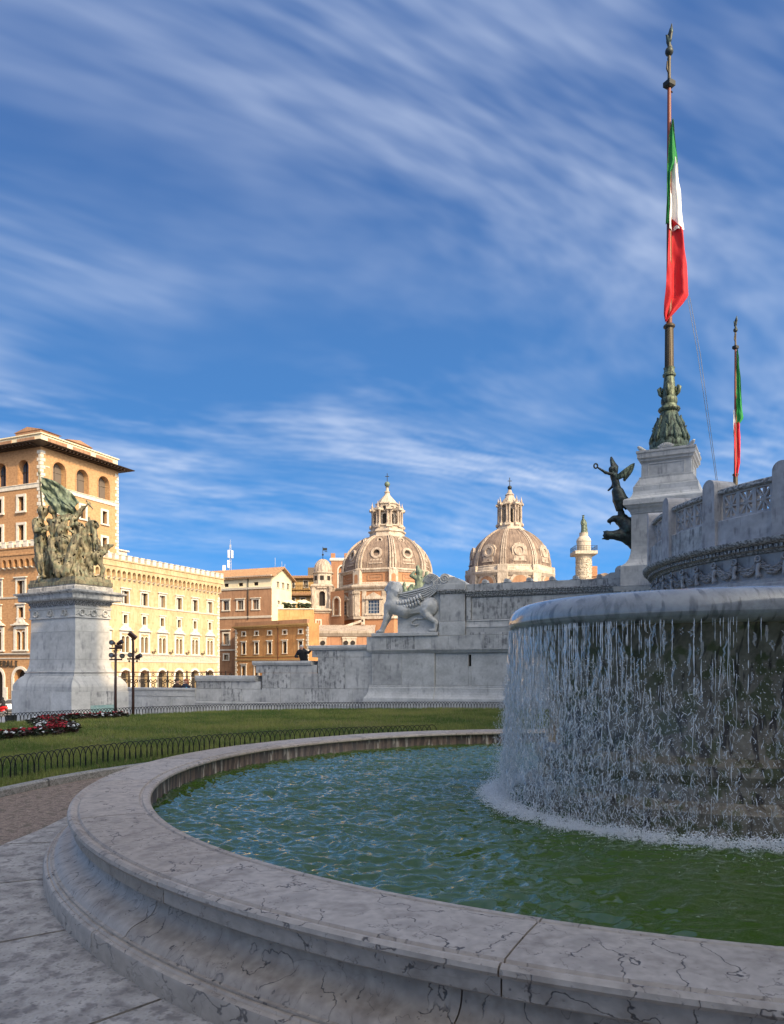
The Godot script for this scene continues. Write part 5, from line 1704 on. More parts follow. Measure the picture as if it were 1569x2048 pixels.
	box(st, Vector3(7.1, 22.7, -7.2), Vector3(12.1, 13.4, 12.0), R)
	obj("tower_body", st, M.ochre_brick, p)
	for k in 3:
		window(p, R, ta[k], 0.75, M.shutter, M.ochre_brick, {"fw": 0.16, "out": 0.05, "cross": 0.62, "mull": 1, "bar": 0.10, "bar_mat": M.grey_wood})
		window(p, R, tb[k], 0.4, M.dark_wood, M.trim, {"fw": 0.3, "out": 0.12, "mull": 1, "bar": 0.05, "bar_mat": M.pane})
		window(p, R, tcw[k], 0.4, M.dark_wood, M.trim, {"fw": 0.3, "out": 0.12, "mull": 1, "bar": 0.05, "bar_mat": M.pane})
		window(p, L, laa[k], 0.75, M.pane_blue, M.ochre_brick, {"fw": 0.16, "out": 0.05, "cross": 0.55, "mull": 2, "bar": 0.07, "bar_mat": M.dark_wood})
		window(p, L, lbb[k], 0.4, M.pane, M.trim, {"fw": 0.32, "out": 0.16, "mull": 1, "bar": 0.06, "bar_mat": M.dark_wood})
		window(p, L, lcc[k], 0.4, M.pane, M.trim, {"fw": 0.32, "out": 0.16, "mull": 1, "bar": 0.06, "bar_mat": M.dark_wood})
	for side in [[R, 0.0, 13.2, 1.0, 0.0], [L, -13.2, 0.0, 0.0, 1.0]]:
		st = geo()
		mould(st, [Vector2(-0.1, 24.35), Vector2(-0.1, 24.92), Vector2(0.16, 24.92), Vector2(0.2, 24.86), Vector2(0.12, 24.8), Vector2(0.1, 24.35)], side[1], side[2], side[0], side[3], side[4])
		mould(st, [Vector2(-0.1, 27.0), Vector2(-0.1, 27.14), Vector2(0.08, 27.14), Vector2(0.06, 27.0)], side[1] + 0.7, side[1] + 1.3, side[0])
		obj("band_course", st, M.trim, p)
	# broad timber eaves with rafters
	st = geo()
	var E := R * Transform3D(Basis.IDENTITY, Vector3(6.6, 0, -6.6))
	rect_lathe(st, [Vector2(0.0, 29.35), Vector2(1.55, 29.62), Vector2(1.6, 29.72), Vector2(0.1, 30.05)], 6.6, 6.6, E)
	obj("eaves", st, M.dark_wood, p)
	qm = geo(); box(qm, Vector3(0, 29.42, 0.72), Vector3(0.13, 0.16, 1.35), Transform3D(Basis(Vector3.RIGHT, 0.0), Vector3.ZERO))
	var raf := mesh_of(qm)
	for k in 22:
		put("rafter", raf, M.dark_wood, p, R * Transform3D(Basis.IDENTITY, Vector3(0.3 + k * 0.6, 0, 0)))
		put("rafter", raf, M.dark_wood, p, L * Transform3D(Basis.IDENTITY, Vector3(-0.3 - k * 0.6, 0, 0)))
	st = geo()
	rect_lathe(st, [Vector2(-0.05, 29.9), Vector2(-0.05, 30.95), Vector2(0.1, 31.0), Vector2(0.1, 31.15)], 6.6, 6.6, E)
	obj("attic", st, M.cream_plaster, p)
	for side in 2:
		for k in 3:
			st = geo()
			var xf: Transform3D = R if side == 0 else L
			var cx := 2.6 + k * 4.0 if side == 0 else -2.6 - k * 4.0
			box(st, Vector3(cx, 30.45, -0.02), Vector3(3.0, 0.55, 0.12), xf)
			obj("attic_panel", st, M.brown_plaster, p)
	st = geo()
	box(st, Vector3(8.0, 31.6, -3.4), Vector3(4.2, 0.9, 3.0), R)
	prism(st, PackedVector2Array([Vector2(5.7, 32.05), Vector2(10.3, 32.05), Vector2(8.0, 32.5)]), -5.2, -1.7, R)
	obj("roof_hut", st, M.brown_plaster, p)
	st = geo()
	box(st, Vector3(-4.2, 31.7, -3.2), Vector3(4.4, 1.1, 3.0), L)
	prism(st, PackedVector2Array([Vector2(-6.6, 32.25), Vector2(-1.8, 32.25), Vector2(-4.2, 32.8)]), -5.0, -1.6, L)
	obj("roof_hut", st, M.brown_plaster, p)

# ---------------------------------------------------------------- houses between the palazzo and the churches
func plain_rows(p: Node3D, xf: Transform3D, ops: Array, dep: float, pane: Material, opt: Dictionary):
	for o in ops: window(p, xf, o, dep, M.pane if rng.randf() < 0.3 else pane, M.trim, opt)

func make_far_buildings():
	# brown palace with a cream gable end
	var o := Vector3(-22.01, 0, -140.0)
	var p := thing("gabled_house", "tall brown plastered palace with sunlit cream gable and tiled roof", "building")
	var F := frame(o, Vector3(0.92, 0, 0.39))
	var G := frame(o, Vector3(0.39, 0, -0.92))
	var at := []; var mid := []; var low := []; var bot := []
	for c in [-13.6, -9.95, -6.75, -3.4]:
		at.append([c, 1.0, 17.2, 17.85, false])
		mid.append([c, 1.25, 12.85, 14.55, false])
		low.append([c, 1.2, 6.4, 8.45, false])
		bot.append([c, 1.0, 3.5, 4.5, false])
	var st := geo()
	wall_face(st, F, -16.0, 0.0, -3.2, 5.5, bot, 0.3)
	wall_face(st, F, -16.0, 0.0, 5.5, 11.3, low, 0.3)
	wall_face(st, F, -16.0, 0.0, 11.3, 16.6, mid, 0.3)
	obj("wall", st, M.brown_plaster, p)
	st = geo()
	wall_face(st, F, -16.0, 0.0, 16.6, 18.8, at, 0.3)
	obj("attic_wall", st, M.cream_plaster, p)
	plain_rows(p, F, at, 0.3, M.opening, {"fw": 0.0, "mull": 1, "bar": 0.05, "bar_mat": M.dark_wood})
	plain_rows(p, F, mid, 0.3, M.shutter, {"fw": 0.3, "hood": 0.3, "gap": 0.05})
	plain_rows(p, F, low, 0.3, M.shutter, {"fw": 0.3, "hood": 0.35, "gap": 0.4})
	plain_rows(p, F, bot, 0.3, M.shutter, {"fw": 0.25})
	st = geo()
	mould(st, [Vector2(-0.1, 16.55), Vector2(-0.1, 16.9), Vector2(0.25, 16.9), Vector2(0.15, 16.55)], -16.0, 0.0, F)
	mould(st, [Vector2(-0.1, 11.2), Vector2(-0.1, 11.6), Vector2(0.2, 11.6), Vector2(0.12, 11.2)], -16.0, 0.0, F)
	mould(st, [Vector2(-0.1, 5.2), Vector2(-0.1, 5.5), Vector2(0.15, 5.5), Vector2(0.12, 5.2)], -16.0, 0.0, F)
	mould(st, [Vector2(-0.1, 18.6), Vector2(-0.1, 19.0), Vector2(0.6, 19.0), Vector2(0.5, 18.8), Vector2(0.2, 18.6)], -16.0, 0.2, F)
	obj("string_course", st, M.trim, p)
	st = geo(true)
	tube(st, [F * Vector3(-5.05, 18.6, 0.12), F * Vector3(-5.05, 11.0, 0.12)], [0.09], 6)
	obj("drainpipe", st, M.iron, p)
	st = geo()
	var gw := []
	for c in [2.1, 3.95, 5.75]: gw.append([c, 1.0, 16.9, 18.0, false])
	wall_face(st, G, 0.0, 7.1, 9.0, 16.6, [[2.4, 0.9, 13.6, 14.5, false]], 0.25)
	wall_face(st, G, 0.0, 7.1, 16.6, 18.7, gw, 0.25)
	prism(st, PackedVector2Array([Vector2(0.0, 18.7), Vector2(7.1, 18.7), Vector2(3.3, 20.55)]), -0.3, 0.0, G)
	obj("gable_wall", st, M.cream_plaster, p)
	plain_rows(p, G, gw, 0.25, M.shutter, {"fw": 0.12, "out": 0.05})
	plain_rows(p, G, [[2.4, 0.9, 13.6, 14.5, false]], 0.25, M.shutter, {"fw": 0.12, "out": 0.05})
	st = geo()
	box(st, Vector3(-8.2, 7.7, -4.0), Vector3(15.8, 21.9, 6.0), F)
	obj("body", st, M.brown_plaster, p)
	st = geo()
	for s in [0, 1]:
		var a := Vector3(-0.6, 18.75, 0.75) if s == 0 else Vector3(7.7, 18.6, 0.75)
		var b := Vector3(3.3, 20.85, 0.75)
		quad(st, G * a, G * b, G * (b + Vector3(0, 0, -17.0)), G * (a + Vector3(0, 0, -17.0)))
		quad(st, G * (a - Vector3(0, 0.22, 0)), G * (b - Vector3(0, 0.22, 0)), G * b, G * a)
		quad(st, G * (a - Vector3(0, 0.22, 0)), G * (b - Vector3(0, 0.22, 0)), G * (b + Vector3(0, -0.22, -17.0)), G * (a + Vector3(0, -0.22, -17.0)))
		for k in 34:
			var t := Vector3(0, 0, -0.25 - k * 0.5)
			tube(st, [G * (a + t), G * (b + t)], [0.09], 5, false)
	obj("tiled_roof", st, M.roof_tile, p)
	st = geo(true)
	for q in [[-1.2, 20.9, 22.6], [1.2, 20.5, 22.2], [2.3, 20.2, 21.8]]:
		tube(st, [G * Vector3(4.0 + q[0], q[1] - 1.0, -1.0), G * Vector3(4.0 + q[0], q[2], -1.0)], [0.03], 4)
	obj("aerial", st, M.antenna, p)
	# radio mast on the roof behind
	var mast := thing("radio_mast", "thin lattice radio mast with white panel antennas on rooftop", "antenna", Vector3(-31.7, 20.2, -150.0))
	st = geo()
	for s in [-1, 1]: tube(st, [Vector3(s * 0.18, -1.2, 0), Vector3(s * 0.1, 6.0, 0)], [0.05], 4)
	for k in 9: tube(st, [Vector3(-0.17, k * 0.6 - 0.6, 0), Vector3(0.16, k * 0.6 - 0.1, 0)], [0.03], 4)
	tube(st, [Vector3(0, 5.5, 0), Vector3(0, 7.0, 0)], [0.03], 4)
	obj("lattice", st, M.antenna, mast)
	for q in [[-0.3, 3.4], [0.42, 3.3], [-0.35, 1.4]]:
		st = geo(); block(st, Vector3(q[0] - 0.18, q[1], 0.1), Vector3(q[0] + 0.18, q[1] + 1.5, 0.3), 0.04)
		obj("panel_antenna", st, M.white_paint, mast)
	st = geo(); block(st, Vector3(-1.5, -0.2, 0.0), Vector3(-0.9, 1.9, 0.3), 0.05)
	obj("panel_antenna", st, M.white_paint, mast)
	st = geo(); box(st, Vector3(-1.0, -1.5, -2.0), Vector3(6.0, 1.4, 5.0))
	obj("roof_base", st, M.brown_plaster, mast)
	# orange palace
	var oo := Vector3(-28.69, 0, -140.0)
	p = thing("orange_palace", "lower orange palace with white framed windows and pale quoins", "building")
	var O := frame(oo, Vector3(0.80, 0, 0.60))
	var sm := []; var bg := []; var gr := []
	for c in [2.33, 5.65, 8.98, 12.7, 16.45]:
		sm.append([c, 0.85, 7.8, 8.45, false])
		bg.append([c, 0.85, 4.5, 6.5, false])
		gr.append([c, 1.0, -0.5, 2.3, false])
	st = geo()
	wall_face(st, O, 0.0, 18.3, -3.2, 3.6, gr, 0.3)
	wall_face(st, O, 0.0, 18.3, 3.6, 7.4, bg, 0.3)
	wall_face(st, O, 0.0, 18.3, 7.4, 9.6, sm, 0.3)
	var O2 := frame(O * Vector3(18.3, 0, 0), Vector3(0.60, 0, -0.80))
	wall_face(st, O2, 0.0, 2.6, -3.2, 9.6, [], 0.3)
	box(st, Vector3(9.15, 3.1, -1.7), Vector3(18.2, 12.6, 1.7), O)
	obj("wall", st, M.orange_plaster, p)
	plain_rows(p, O, sm, 0.3, M.dark_wood, {"fw": 0.17, "bar": 0.06})
	plain_rows(p, O, bg, 0.3, M.dark_wood, {"fw": 0.17, "hood": 0.25, "gap": 0.12, "bar": 0.06, "bar_mat": M.pane})
	plain_rows(p, O, gr, 0.3, M.dark_wood, {"fw": 0.22, "hood": 0.25})
	st = geo()
	mould(st, [Vector2(-0.1, 3.95), Vector2(-0.1, 4.1), Vector2(0.12, 4.1), Vector2(0.1, 3.95)], 0.0, 18.3, O)
	mould(st, [Vector2(-0.1, 3.3), Vector2(-0.1, 3.55), Vector2(0.15, 3.55), Vector2(0.1, 3.3)], 0.0, 18.3, O)
	mould(st, [Vector2(-0.1, 9.0), Vector2(-0.1, 9.5), Vector2(0.6, 9.5), Vector2(0.55, 9.3), Vector2(0.25, 9.2), Vector2(0.15, 9.0)], 0.0, 18.3, O, 0.5, 0.5)
	obj("string_course", st, M.yellow_plaster, p)
	st = geo()
	mould(st, [Vector2(-0.3, 9.5), Vector2(-0.3, 10.2), Vector2(0.3, 10.2), Vector2(0.3, 9.5)], 0.2, 18.2, O)
	obj("roof_parapet", st, M.brown_plaster, p)
	qm_quoins(p, O, 0.0, 18.3, -3.0, 9.0)
	st = geo(true)
	tube(st, [O * Vector3(11.6, 9.9, 0.35), O * Vector3(11.6, 9.6, 0.4), O * Vector3(10.9, 9.1, 0.15), O * Vector3(11.1, 8.6, 0.12), O * Vector3(11.1, -2.0, 0.12)], [0.08], 6)
	obj("drainpipe", st, M.iron_rust, p)
	# yellow terrace house behind it
	p = thing("terrace_house", "yellow walled roof terrace with plants and sun awning", "building")
	st = geo()
	block(st, Vector3(-22.3, 4.0, -146.0), Vector3(-14.6, 12.85, -142.0), 0.05)
	obj("wall", st, M.yellow_plaster, p)
	st = geo()
	box(st, Vector3(-18.5, 12.95, -142.1), Vector3(7.8, 0.2, 0.5))
	obj("coping", st, M.trim, p)
	st = geo(true)
	for k in 60:
		var x := rng.randf_range(-20.6, -15.2)
		ball(st, Vector3(x, 13.2 + rng.randf() * 0.8, -142.9 + rng.randf_range(-0.3, 0.3)), Vector3(0.35, 0.25, 0.3), 5)
	obj("plants", st, M.leaf_dark, p)
	st = geo()
	for k in 2:
		quad(st, Vector3(-20.5 + k * 2.6, 14.5, -143.0), Vector3(-19.2 + k * 2.6, 14.9, -144.5), Vector3(-17.4 + k * 2.6, 14.2, -144.5), Vector3(-18.6 + k * 2.6, 13.9, -143.0))
	obj("awning", st, M.cream_plaster, p)
	st = geo(); block(st, Vector3(-21.3, 12.95, -142.8), Vector3(-20.2, 13.8, -142.3), 0.05)
	obj("air_conditioner", st, M.trim, p)
	# small house with loggia
	p = thing("loggia_house", "ochre house with tiled roof and attic terrace behind bell turret", "building")
	st = geo()
	var S := frame(Vector3(-22.4, 0, -160.0), Vector3(1, 0, 0.05))
	var so := []
	for k in 3: so.append([1.6 + k * 2.2, 1.0, 15.0, 16.6, false])
	wall_face(st, S, 0.0, 7.6, 8.0, 17.3, so, 0.3)
	wall_face(st, S, 0.6, 7.6, 18.4, 20.9, [[1.6, 0.9, 18.8, 20.2, false], [4.4, 0.9, 18.8, 20.2, false]], 0.3)
	box(st, Vector3(3.8, 14.4, -3.4), Vector3(7.5, 12.8, 6.0), S)
	obj("wall", st, M.yellow_plaster, p)
	for q in so: window(p, S, q, 0.3, M.shutter, M.trim, {"fw": 0.18, "mull": 1})
	for q in [[1.6, 0.9, 18.8, 20.2, false], [4.4, 0.9, 18.8, 20.2, false]]: window(p, S, q, 0.3, M.shutter, M.trim, {"fw": 0.1})
	for q in [[17.3, 18.5], [20.9, 21.5]]:
		st = geo()
		quad(st, S * Vector3(-0.4, q[0], 0.9), S * Vector3(-0.4, q[1], -1.8), S * Vector3(8.0, q[1], -1.8), S * Vector3(8.0, q[0], 0.9))
		quad(st, S * Vector3(-0.4, q[0] - 0.2, 0.9), S * Vector3(-0.4, q[0], 0.9), S * Vector3(8.0, q[0], 0.9), S * Vector3(8.0, q[0] - 0.2, 0.9))
		for k in 20: tube(st, [S * Vector3(-0.2 + k * 0.42, q[0] + 0.03, 0.95), S * Vector3(-0.2 + k * 0.42, q[1] + 0.03, -1.8)], [0.09], 5, false)
		obj("tiled_roof", st, M.roof_tile, p)
	st = geo()
	for k in 11: tube(st, [S * Vector3(1.2 + k * 0.55, 18.3, 0.3), S * Vector3(1.2 + k * 0.55, 19.3, 0.3)], [0.03], 4)
	tube(st, [S * Vector3(1.2, 19.3, 0.3), S * Vector3(6.7, 19.3, 0.3)], [0.04], 4)
	obj("terrace_rail", st, M.iron, p)
	st = geo(); box(st, Vector3(5.9, 22.3, -2.5), Vector3(2.6, 1.8, 2.0), S); box(st, Vector3(6.4, 23.6, -2.5), Vector3(0.7, 1.0, 0.7), S)
	obj("roof_hut", st, M.grey_wood, p)
	# battlemented tower between turret and dome
	p = thing("battlemented_tower", "square tower with battlements and round arch beside church dome", "tower", Vector3(-11.3, 0, -176.0))
	st = geo()
	wall_face(st, Transform3D(Basis.IDENTITY, Vector3(0, 0, 2.6)), -2.5, 2.6, 5.0, 27.0, [[0.2, 2.0, 20.0, 25.2, true]], 0.6)
	box(st, Vector3(0.05, 16.0, -0.5), Vector3(5.0, 22.0, 4.8))
	obj("wall", st, M.salmon_plaster, p)
	window(p, Transform3D(Basis.IDENTITY, Vector3(0, 0, 2.6)), [0.2, 2.0, 20.0, 25.2, true], 0.6, M.church_brick, M.trim, {"fw": 0.3, "mull": 1, "bar": 0.4})
	st = geo(); rect_lathe(st, [Vector2(0.0, 26.2), Vector2(0.25, 26.4), Vector2(0.25, 26.75), Vector2(0.1, 27.0)], 2.55, 2.55)
	obj("cornice", st, M.trim, p)
	for q in [[-2.1, 1.0], [2.1, 1.2], [0.9, 0.9]]:
		st = geo(); block(st, Vector3(q[0] - q[1] / 2, 26.9, 1.9), Vector3(q[0] + q[1] / 2, 28.1, 2.5), 0.05)
		obj("merlon", st, M.salmon_plaster, p)
	# low roofline seen past the column
	p = thing("distant_house", "small distant house with brick chimney right of the column", "building", Vector3(49.0, 0, -185.0))
	st = geo(); box(st, Vector3(1.6, 13.4, 0), Vector3(6.6, 21.0, 6.0))
	obj("wall", st, M.brown_plaster, p)
	st = geo(); prism(st, PackedVector2Array([Vector2(-2.0, 23.85), Vector2(5.2, 23.85), Vector2(1.6, 24.7)]), -3.2, 3.2)
	obj("tiled_roof", st, M.dome_lead, p)
	st = geo(); block(st, Vector3(-1.5, 23.8, 2.0), Vector3(-0.2, 26.3, 3.25), 0.05)
	obj("chimney", st, M.church_brick, p)

func qm_quoins(p: Node3D, xf: Transform3D, x0: float, x1: float, y0: float, y1: float):
	var a := geo(); box(a, Vector3.ZERO, Vector3(0.62, 0.36, 0.1)); var m1 := mesh_of(a)
	a = geo(); box(a, Vector3.ZERO, Vector3(0.40, 0.36, 0.1)); var m2 := mesh_of(a)
	var k := 0
	var y := y0
	while y < y1:
		var hw := 0.31 if k % 2 else 0.2
		put("quoin", m1 if k % 2 else m2, M.trim, p, xf * Transform3D(Basis.IDENTITY, Vector3(x0 + hw, y, 0.0)))
		put("quoin", m1 if k % 2 else m2, M.trim, p, xf * Transform3D(Basis.IDENTITY, Vector3(x1 - hw, y, 0.0)))
		y += 0.42
		k += 1

# ---------------------------------------------------------------- domes
# an eight-sided profile: r is the distance to the corners
func oct(st: SurfaceTool, prof: Array, turn: float, xf: Transform3D):
	lathe(st, prof, 8, turn, turn + TAU, xf)

func dome_curve(r0: float, y0: float, r1: float, y1: float, n: int) -> Array:
	# quarter of a pointed curve from (r0, y0) to (r1, y1)
	var out := []
	for k in n + 1:
		var t := float(k) / n
		var a := t * deg_to_rad(66.0)
		var s := sin(a) / sin(deg_to_rad(66.0))
		var c := (cos(a) - cos(deg_to_rad(66.0))) / (1.0 - cos(deg_to_rad(66.0)))
		out.append(Vector2(r1 + (r0 - r1) * c, y0 + (y1 - y0) * s))
	return out

func oculus(p: Node3D, xf: Transform3D, r: float, hood: bool, stone: Material):
	# xf: z out of the dome face, origin at the window's centre
	var st := geo(true)
	lathe(st, [Vector2(r * 0.55, -0.5), Vector2(r * 0.55, 0.25), Vector2(r * 0.62, 0.34), Vector2(r * 0.95, 0.34), Vector2(r, 0.26), Vector2(r, -0.5)], 20, 0, TAU, xf * Transform3D(Basis(Vector3.RIGHT, PI / 2), Vector3.ZERO))
	var w := obj("oculus", st, stone, p)
	st = geo()
	lathe(st, [Vector2(0.0, 0.02), Vector2(r * 0.56, 0.02)], 20, TAU, 0, xf * Transform3D(Basis(Vector3.RIGHT, PI / 2), Vector3.ZERO))
	obj("opening", st, M.opening, w)
	st = geo()
	block(st, Vector3(-r * 1.0, -r * 1.75, -0.6), Vector3(r * 1.0, -r * 0.95, 0.22), 0.05, xf)
	box(st, Vector3(0, -r * 1.78, 0.0), Vector3(r * 2.3, 0.2, 0.7), xf)
	if hood:
		prism(st, PackedVector2Array([Vector2(-r * 1.25, -r * 0.8), Vector2(-r * 1.3, r * 0.5), Vector2(-r * 0.8, r * 1.15), Vector2(0, r * 1.4), Vector2(r * 0.8, r * 1.15), Vector2(r * 1.3, r * 0.5), Vector2(r * 1.25, -r * 0.8)]), -0.8, 0.12, xf)
	obj("oculus_base", st, stone, w)

func lantern(p: Node3D, c: Vector3, r: float, y0: float, y1: float, n: int, turn: float, obelisk := 1.6):
	# core with tall arched lights, detached paired columns on the corners
	var st := geo()
	lathe(st, [Vector2(r * 0.62, y0), Vector2(r * 0.62, y1)], n, turn, turn + TAU, Transform3D(Basis.IDENTITY, c))
	obj("lantern_core", st, M.church_stone, p)
	for k in n:
		var a := turn + TAU * (k + 0.5) / n
		var xf := Transform3D(Basis(Vector3.UP, -a + PI / 2), c + Vector3(cos(a), 0, sin(a)) * r * 0.62 * cos(PI / n))
		var hw := r * 0.62 * sin(PI / n)
		st = geo()
		prism(st, PackedVector2Array(arch_pts(0, hw * 1.1, y0 + (y1 - y0) * 0.06, y0 + (y1 - y0) * 0.82, 8)), -0.1, 0.03, xf)
		obj("lantern_light", st, M.opening, p)
	var cm := geo(true)
	lathe(cm, [Vector2(0.34, y0), Vector2(0.34, y0 + 0.25), Vector2(0.23, y0 + 0.35), Vector2(0.21, y1 - 0.35), Vector2(0.30, y1 - 0.15), Vector2(0.34, y1), Vector2(0.0, y1)], 8)
	var mesh := mesh_of(cm)
	for k in n:
		for s in [-1, 1]:
			var a: float = turn + TAU * k / n + s * 0.34 / r
			put("lantern_column", mesh, M.dome_rib, p, Transform3D(Basis.IDENTITY, c + Vector3(cos(a), 0, sin(a)) * r * 0.93))
	for k in n:
		var a := turn + TAU * k / n
		st = geo()
		var xf := Transform3D(Basis(Vector3.UP, -a + PI / 2), c + Vector3(cos(a), 0, sin(a)) * r * 0.78)
		box(st, Vector3(0, y1 + 0.2, 0.1), Vector3(1.25, 0.4, r * 0.62), xf)
		box(st, Vector3(0, y0 - 0.25, 0.1), Vector3(1.25, 0.5, r * 0.62), xf)
		obj("entablature_block", st, M.church_stone, p)
		st = geo(true)
		lathe(st, [Vector2(0.3, y1 + 0.4), Vector2(0.3, y1 + 0.75), Vector2(0.18, y1 + 0.85), Vector2(0.24, y1 + 1.0), Vector2(0.12, y1 + obelisk * 0.75), Vector2(0.0, y1 + obelisk + 0.3)], 7, 0, TAU, Transform3D(Basis.IDENTITY, c + Vector3(cos(a), 0, sin(a)) * r * 0.95))
		obj("pinnacle", st, M.dome_rib, p)

func ribs(p: Node3D, c: Vector3, prof: Array, turn: float, n: int, w: float, out: float, strands := 3):
	for k in n:
		var a := turn + TAU * k / n
		var d := Vector3(cos(a), 0, sin(a)); var s := Vector3(-sin(a), 0, cos(a))
		var st := geo()
		for e in strands:
			var off := (e - (strands - 1) / 2.0) * w
			for j in prof.size() - 1:
				var q0: Vector2 = prof[j]; var q1: Vector2 = prof[j + 1]
				var f0 := lerpf(1.0, 0.55, float(j) / prof.size()); var f1 := lerpf(1.0, 0.55, float(j + 1) / prof.size())
				var hw := w * 0.33
				var up := out * (1.0 if e == (strands - 1) / 2 else 0.62)
				var n2 := Vector2(q1.y - q0.y, q0.x - q1.x).normalized() * up
				var A := c + d * q0.x + Vector3(0, q0.y, 0); var B := c + d * q1.x + Vector3(0, q1.y, 0)
				var nn := d * n2.x + Vector3(0, n2.y, 0)
				var l0 := A + s * (off - hw) * f0; var r0 := A + s * (off + hw) * f0
				var l1 := B + s * (off - hw) * f1; var r1 := B + s * (off + hw) * f1
				quad(st, l0 + nn, l1 + nn, r1 + nn, r0 + nn)
				quad(st, l0 - nn, l1 - nn, l1 + nn, l0 + nn)
				quad(st, r0 + nn, r1 + nn, r1 - nn, r0 - nn)
		obj("rib", st, M.dome_rib, p)

func make_loreto_church():
	var c := Vector3(-0.94, 0, -150.0)
	var X := Transform3D(Basis.IDENTITY, c)
	var p := thing("domed_church", "brick church with eight-sided ribbed dome and tall columned lantern", "church")
	var turn := deg_to_rad(90.0 - 7.5)
	var I := Transform3D.IDENTITY
	# square lower storey of brick with stone orders
	var F := frame(Vector3(-0.94, 0, -140.9), Vector3(0.985, 0, 0.17))
	var st := geo()
	oct(st, [Vector2(9.9, -3.2), Vector2(9.9, 16.8)], turn, X)
	obj("brick_wall", st, M.church_brick, p)
	st = geo()
	oct(st, [Vector2(9.9, 16.2), Vector2(10.1, 16.25), Vector2(10.1, 16.55), Vector2(10.5, 16.75), Vector2(10.7, 17.0), Vector2(10.7, 17.25), Vector2(10.1, 17.45), Vector2(9.0, 17.5)], turn, X)
	oct(st, [Vector2(10.0, 11.0), Vector2(10.2, 11.05), Vector2(10.2, 11.5), Vector2(9.9, 11.6)], turn, X)
	obj("entablature", st, M.church_stone, p)
	for k in 8:
		var a := turn + TAU * k / 8.0
		# clustered pilasters on the corners
		st = geo()
		for s in [-1, 1]:
			var xf := Transform3D(Basis(Vector3.UP, -(a + s * PI / 8.0) + PI / 2), c + Vector3(cos(a + s * PI / 8.0), 0, sin(a + s * PI / 8.0)) * 9.9 * cos(PI / 8.0))
			var edge: float = 9.9 * sin(PI / 8.0) * s
			block(st, Vector3(edge - s * 0.55 - 0.5, 11.6, -0.2), Vector3(edge - s * 0.55 + 0.5, 16.2, 0.28), 0.05, xf)
			block(st, Vector3(edge - s * 0.55 - 0.6, 15.7, -0.2), Vector3(edge - s * 0.55 + 0.6, 16.18, 0.42), 0.05, xf)
			block(st, Vector3(edge - s * 1.9 - 0.4, 11.6, -0.2), Vector3(edge - s * 1.9 + 0.4, 16.2, 0.16), 0.04, xf)
		obj("pilaster", st, M.church_stone, p)
	# windows with pediments on the faces
	for k in 8:
		var a := turn + TAU * (k + 0.5) / 8.0
		if sin(a) < -0.1: continue
		var xf := Transform3D(Basis(Vector3.UP, -a + PI / 2), c + Vector3(cos(a), 0, sin(a)) * 9.9 * cos(PI / 8.0))
		st = geo()
		prism(st, PackedVector2Array([Vector2(-1.75, 14.95), Vector2(1.75, 14.95), Vector2(0, 15.95)]), -0.1, 0.45, xf)
		box(st, Vector3(0, 14.8, 0.2), Vector3(3.7, 0.28, 0.75), xf)
		for s in [-1, 1]: box(st, Vector3(s * 1.3, 13.3, 0.1), Vector3(0.45, 2.9, 0.45), xf)
		box(st, Vector3(0, 11.85, 0.1), Vector3(3.3, 0.35, 0.6), xf)
		box(st, Vector3(0, 11.35, 0.12), Vector3(2.6, 0.7, 0.3), xf)
		box(st, Vector3(0, 14.6, 0.05), Vector3(2.2, 0.24, 0.3), xf)
		var w := obj("pedimented_window", st, M.church_stone, p)
		st = geo(); box(st, Vector3(0, 13.25, 0.0), Vector3(2.15, 2.5, 0.1), xf)
		obj("pane", st, M.pane_blue, w)
		st = geo()
		for e in 3: box(st, Vector3(-0.6 + e * 0.6, 13.25, 0.07), Vector3(0.06, 2.45, 0.06), xf)
		for e in 3: box(st, Vector3(0, 12.6 + e * 0.62, 0.075), Vector3(2.1, 0.06, 0.05), xf)
		obj("glazing_bars", st, M.antenna, w)
	# projecting left chapel with an arched niche
	var n_xf := frame(c + Vector3(-9.6, 0, 7.4), Vector3(0.72, 0, 0.69))
	st = geo()
	wall_face(st, n_xf, -1.4, 2.4, 9.0, 16.3, [[0.4, 1.5, 11.8, 15.0, true]], 0.5)
	obj("niche_wall", st, M.church_brick, p)
	window(p, n_xf, [0.4, 1.5, 11.8, 15.0, true], 0.5, M.church_brick, M.church_stone, {"fw": 0.35, "out": 0.2, "mull": 0})
	# low side roofs and front block
	st = geo()
	block(st, Vector3(-14.6, -3.2, -141.0), Vector3(-3.0, 7.9, -133.0), 0.1)
	obj("side_block", st, M.salmon_plaster, p)
	st = geo()
	for q in [[-12.6, 8.35], [-7.4, 8.35]]:
		box(st, Vector3(q[0], 7.2, -132.9), Vector3(2.6, 0.3, 0.4))
		box(st, Vector3(q[0], 6.3, -132.9), Vector3(2.4, 1.5, 0.25))
	mould(st, [Vector2(-0.2, 7.45), Vector2(-0.2, 8.4), Vector2(0.7, 8.4), Vector2(0.6, 8.0), Vector2(0.2, 7.45)], -14.6, -3.0, Transform3D(Basis.IDENTITY, Vector3(0, 0, -133.0)))
	obj("attic_window", st, M.church_stone, p)
	st = geo()
	for q in [-12.6, -7.4]:
		for s in [-1, 1]: lathe(st, [Vector2(0.0, 0.0), Vector2(0.42, 0.0), Vector2(0.42, 0.3), Vector2(0.0, 0.3)], 12, 0, TAU, Transform3D(Basis(Vector3.RIGHT, PI / 2), Vector3(q + s * 0.6, 6.3, -132.95)))
	obj("attic_opening", st, M.opening, p)
	st = geo()
	quad(st, Vector3(-14.6, 8.41, -132.6), Vector3(-13.0, 9.9, -141.0), Vector3(-3.0, 9.9, -141.0), Vector3(-3.0, 8.41, -132.6))
	obj("lead_roof", st, M.dome_rib, p)
	st = geo()
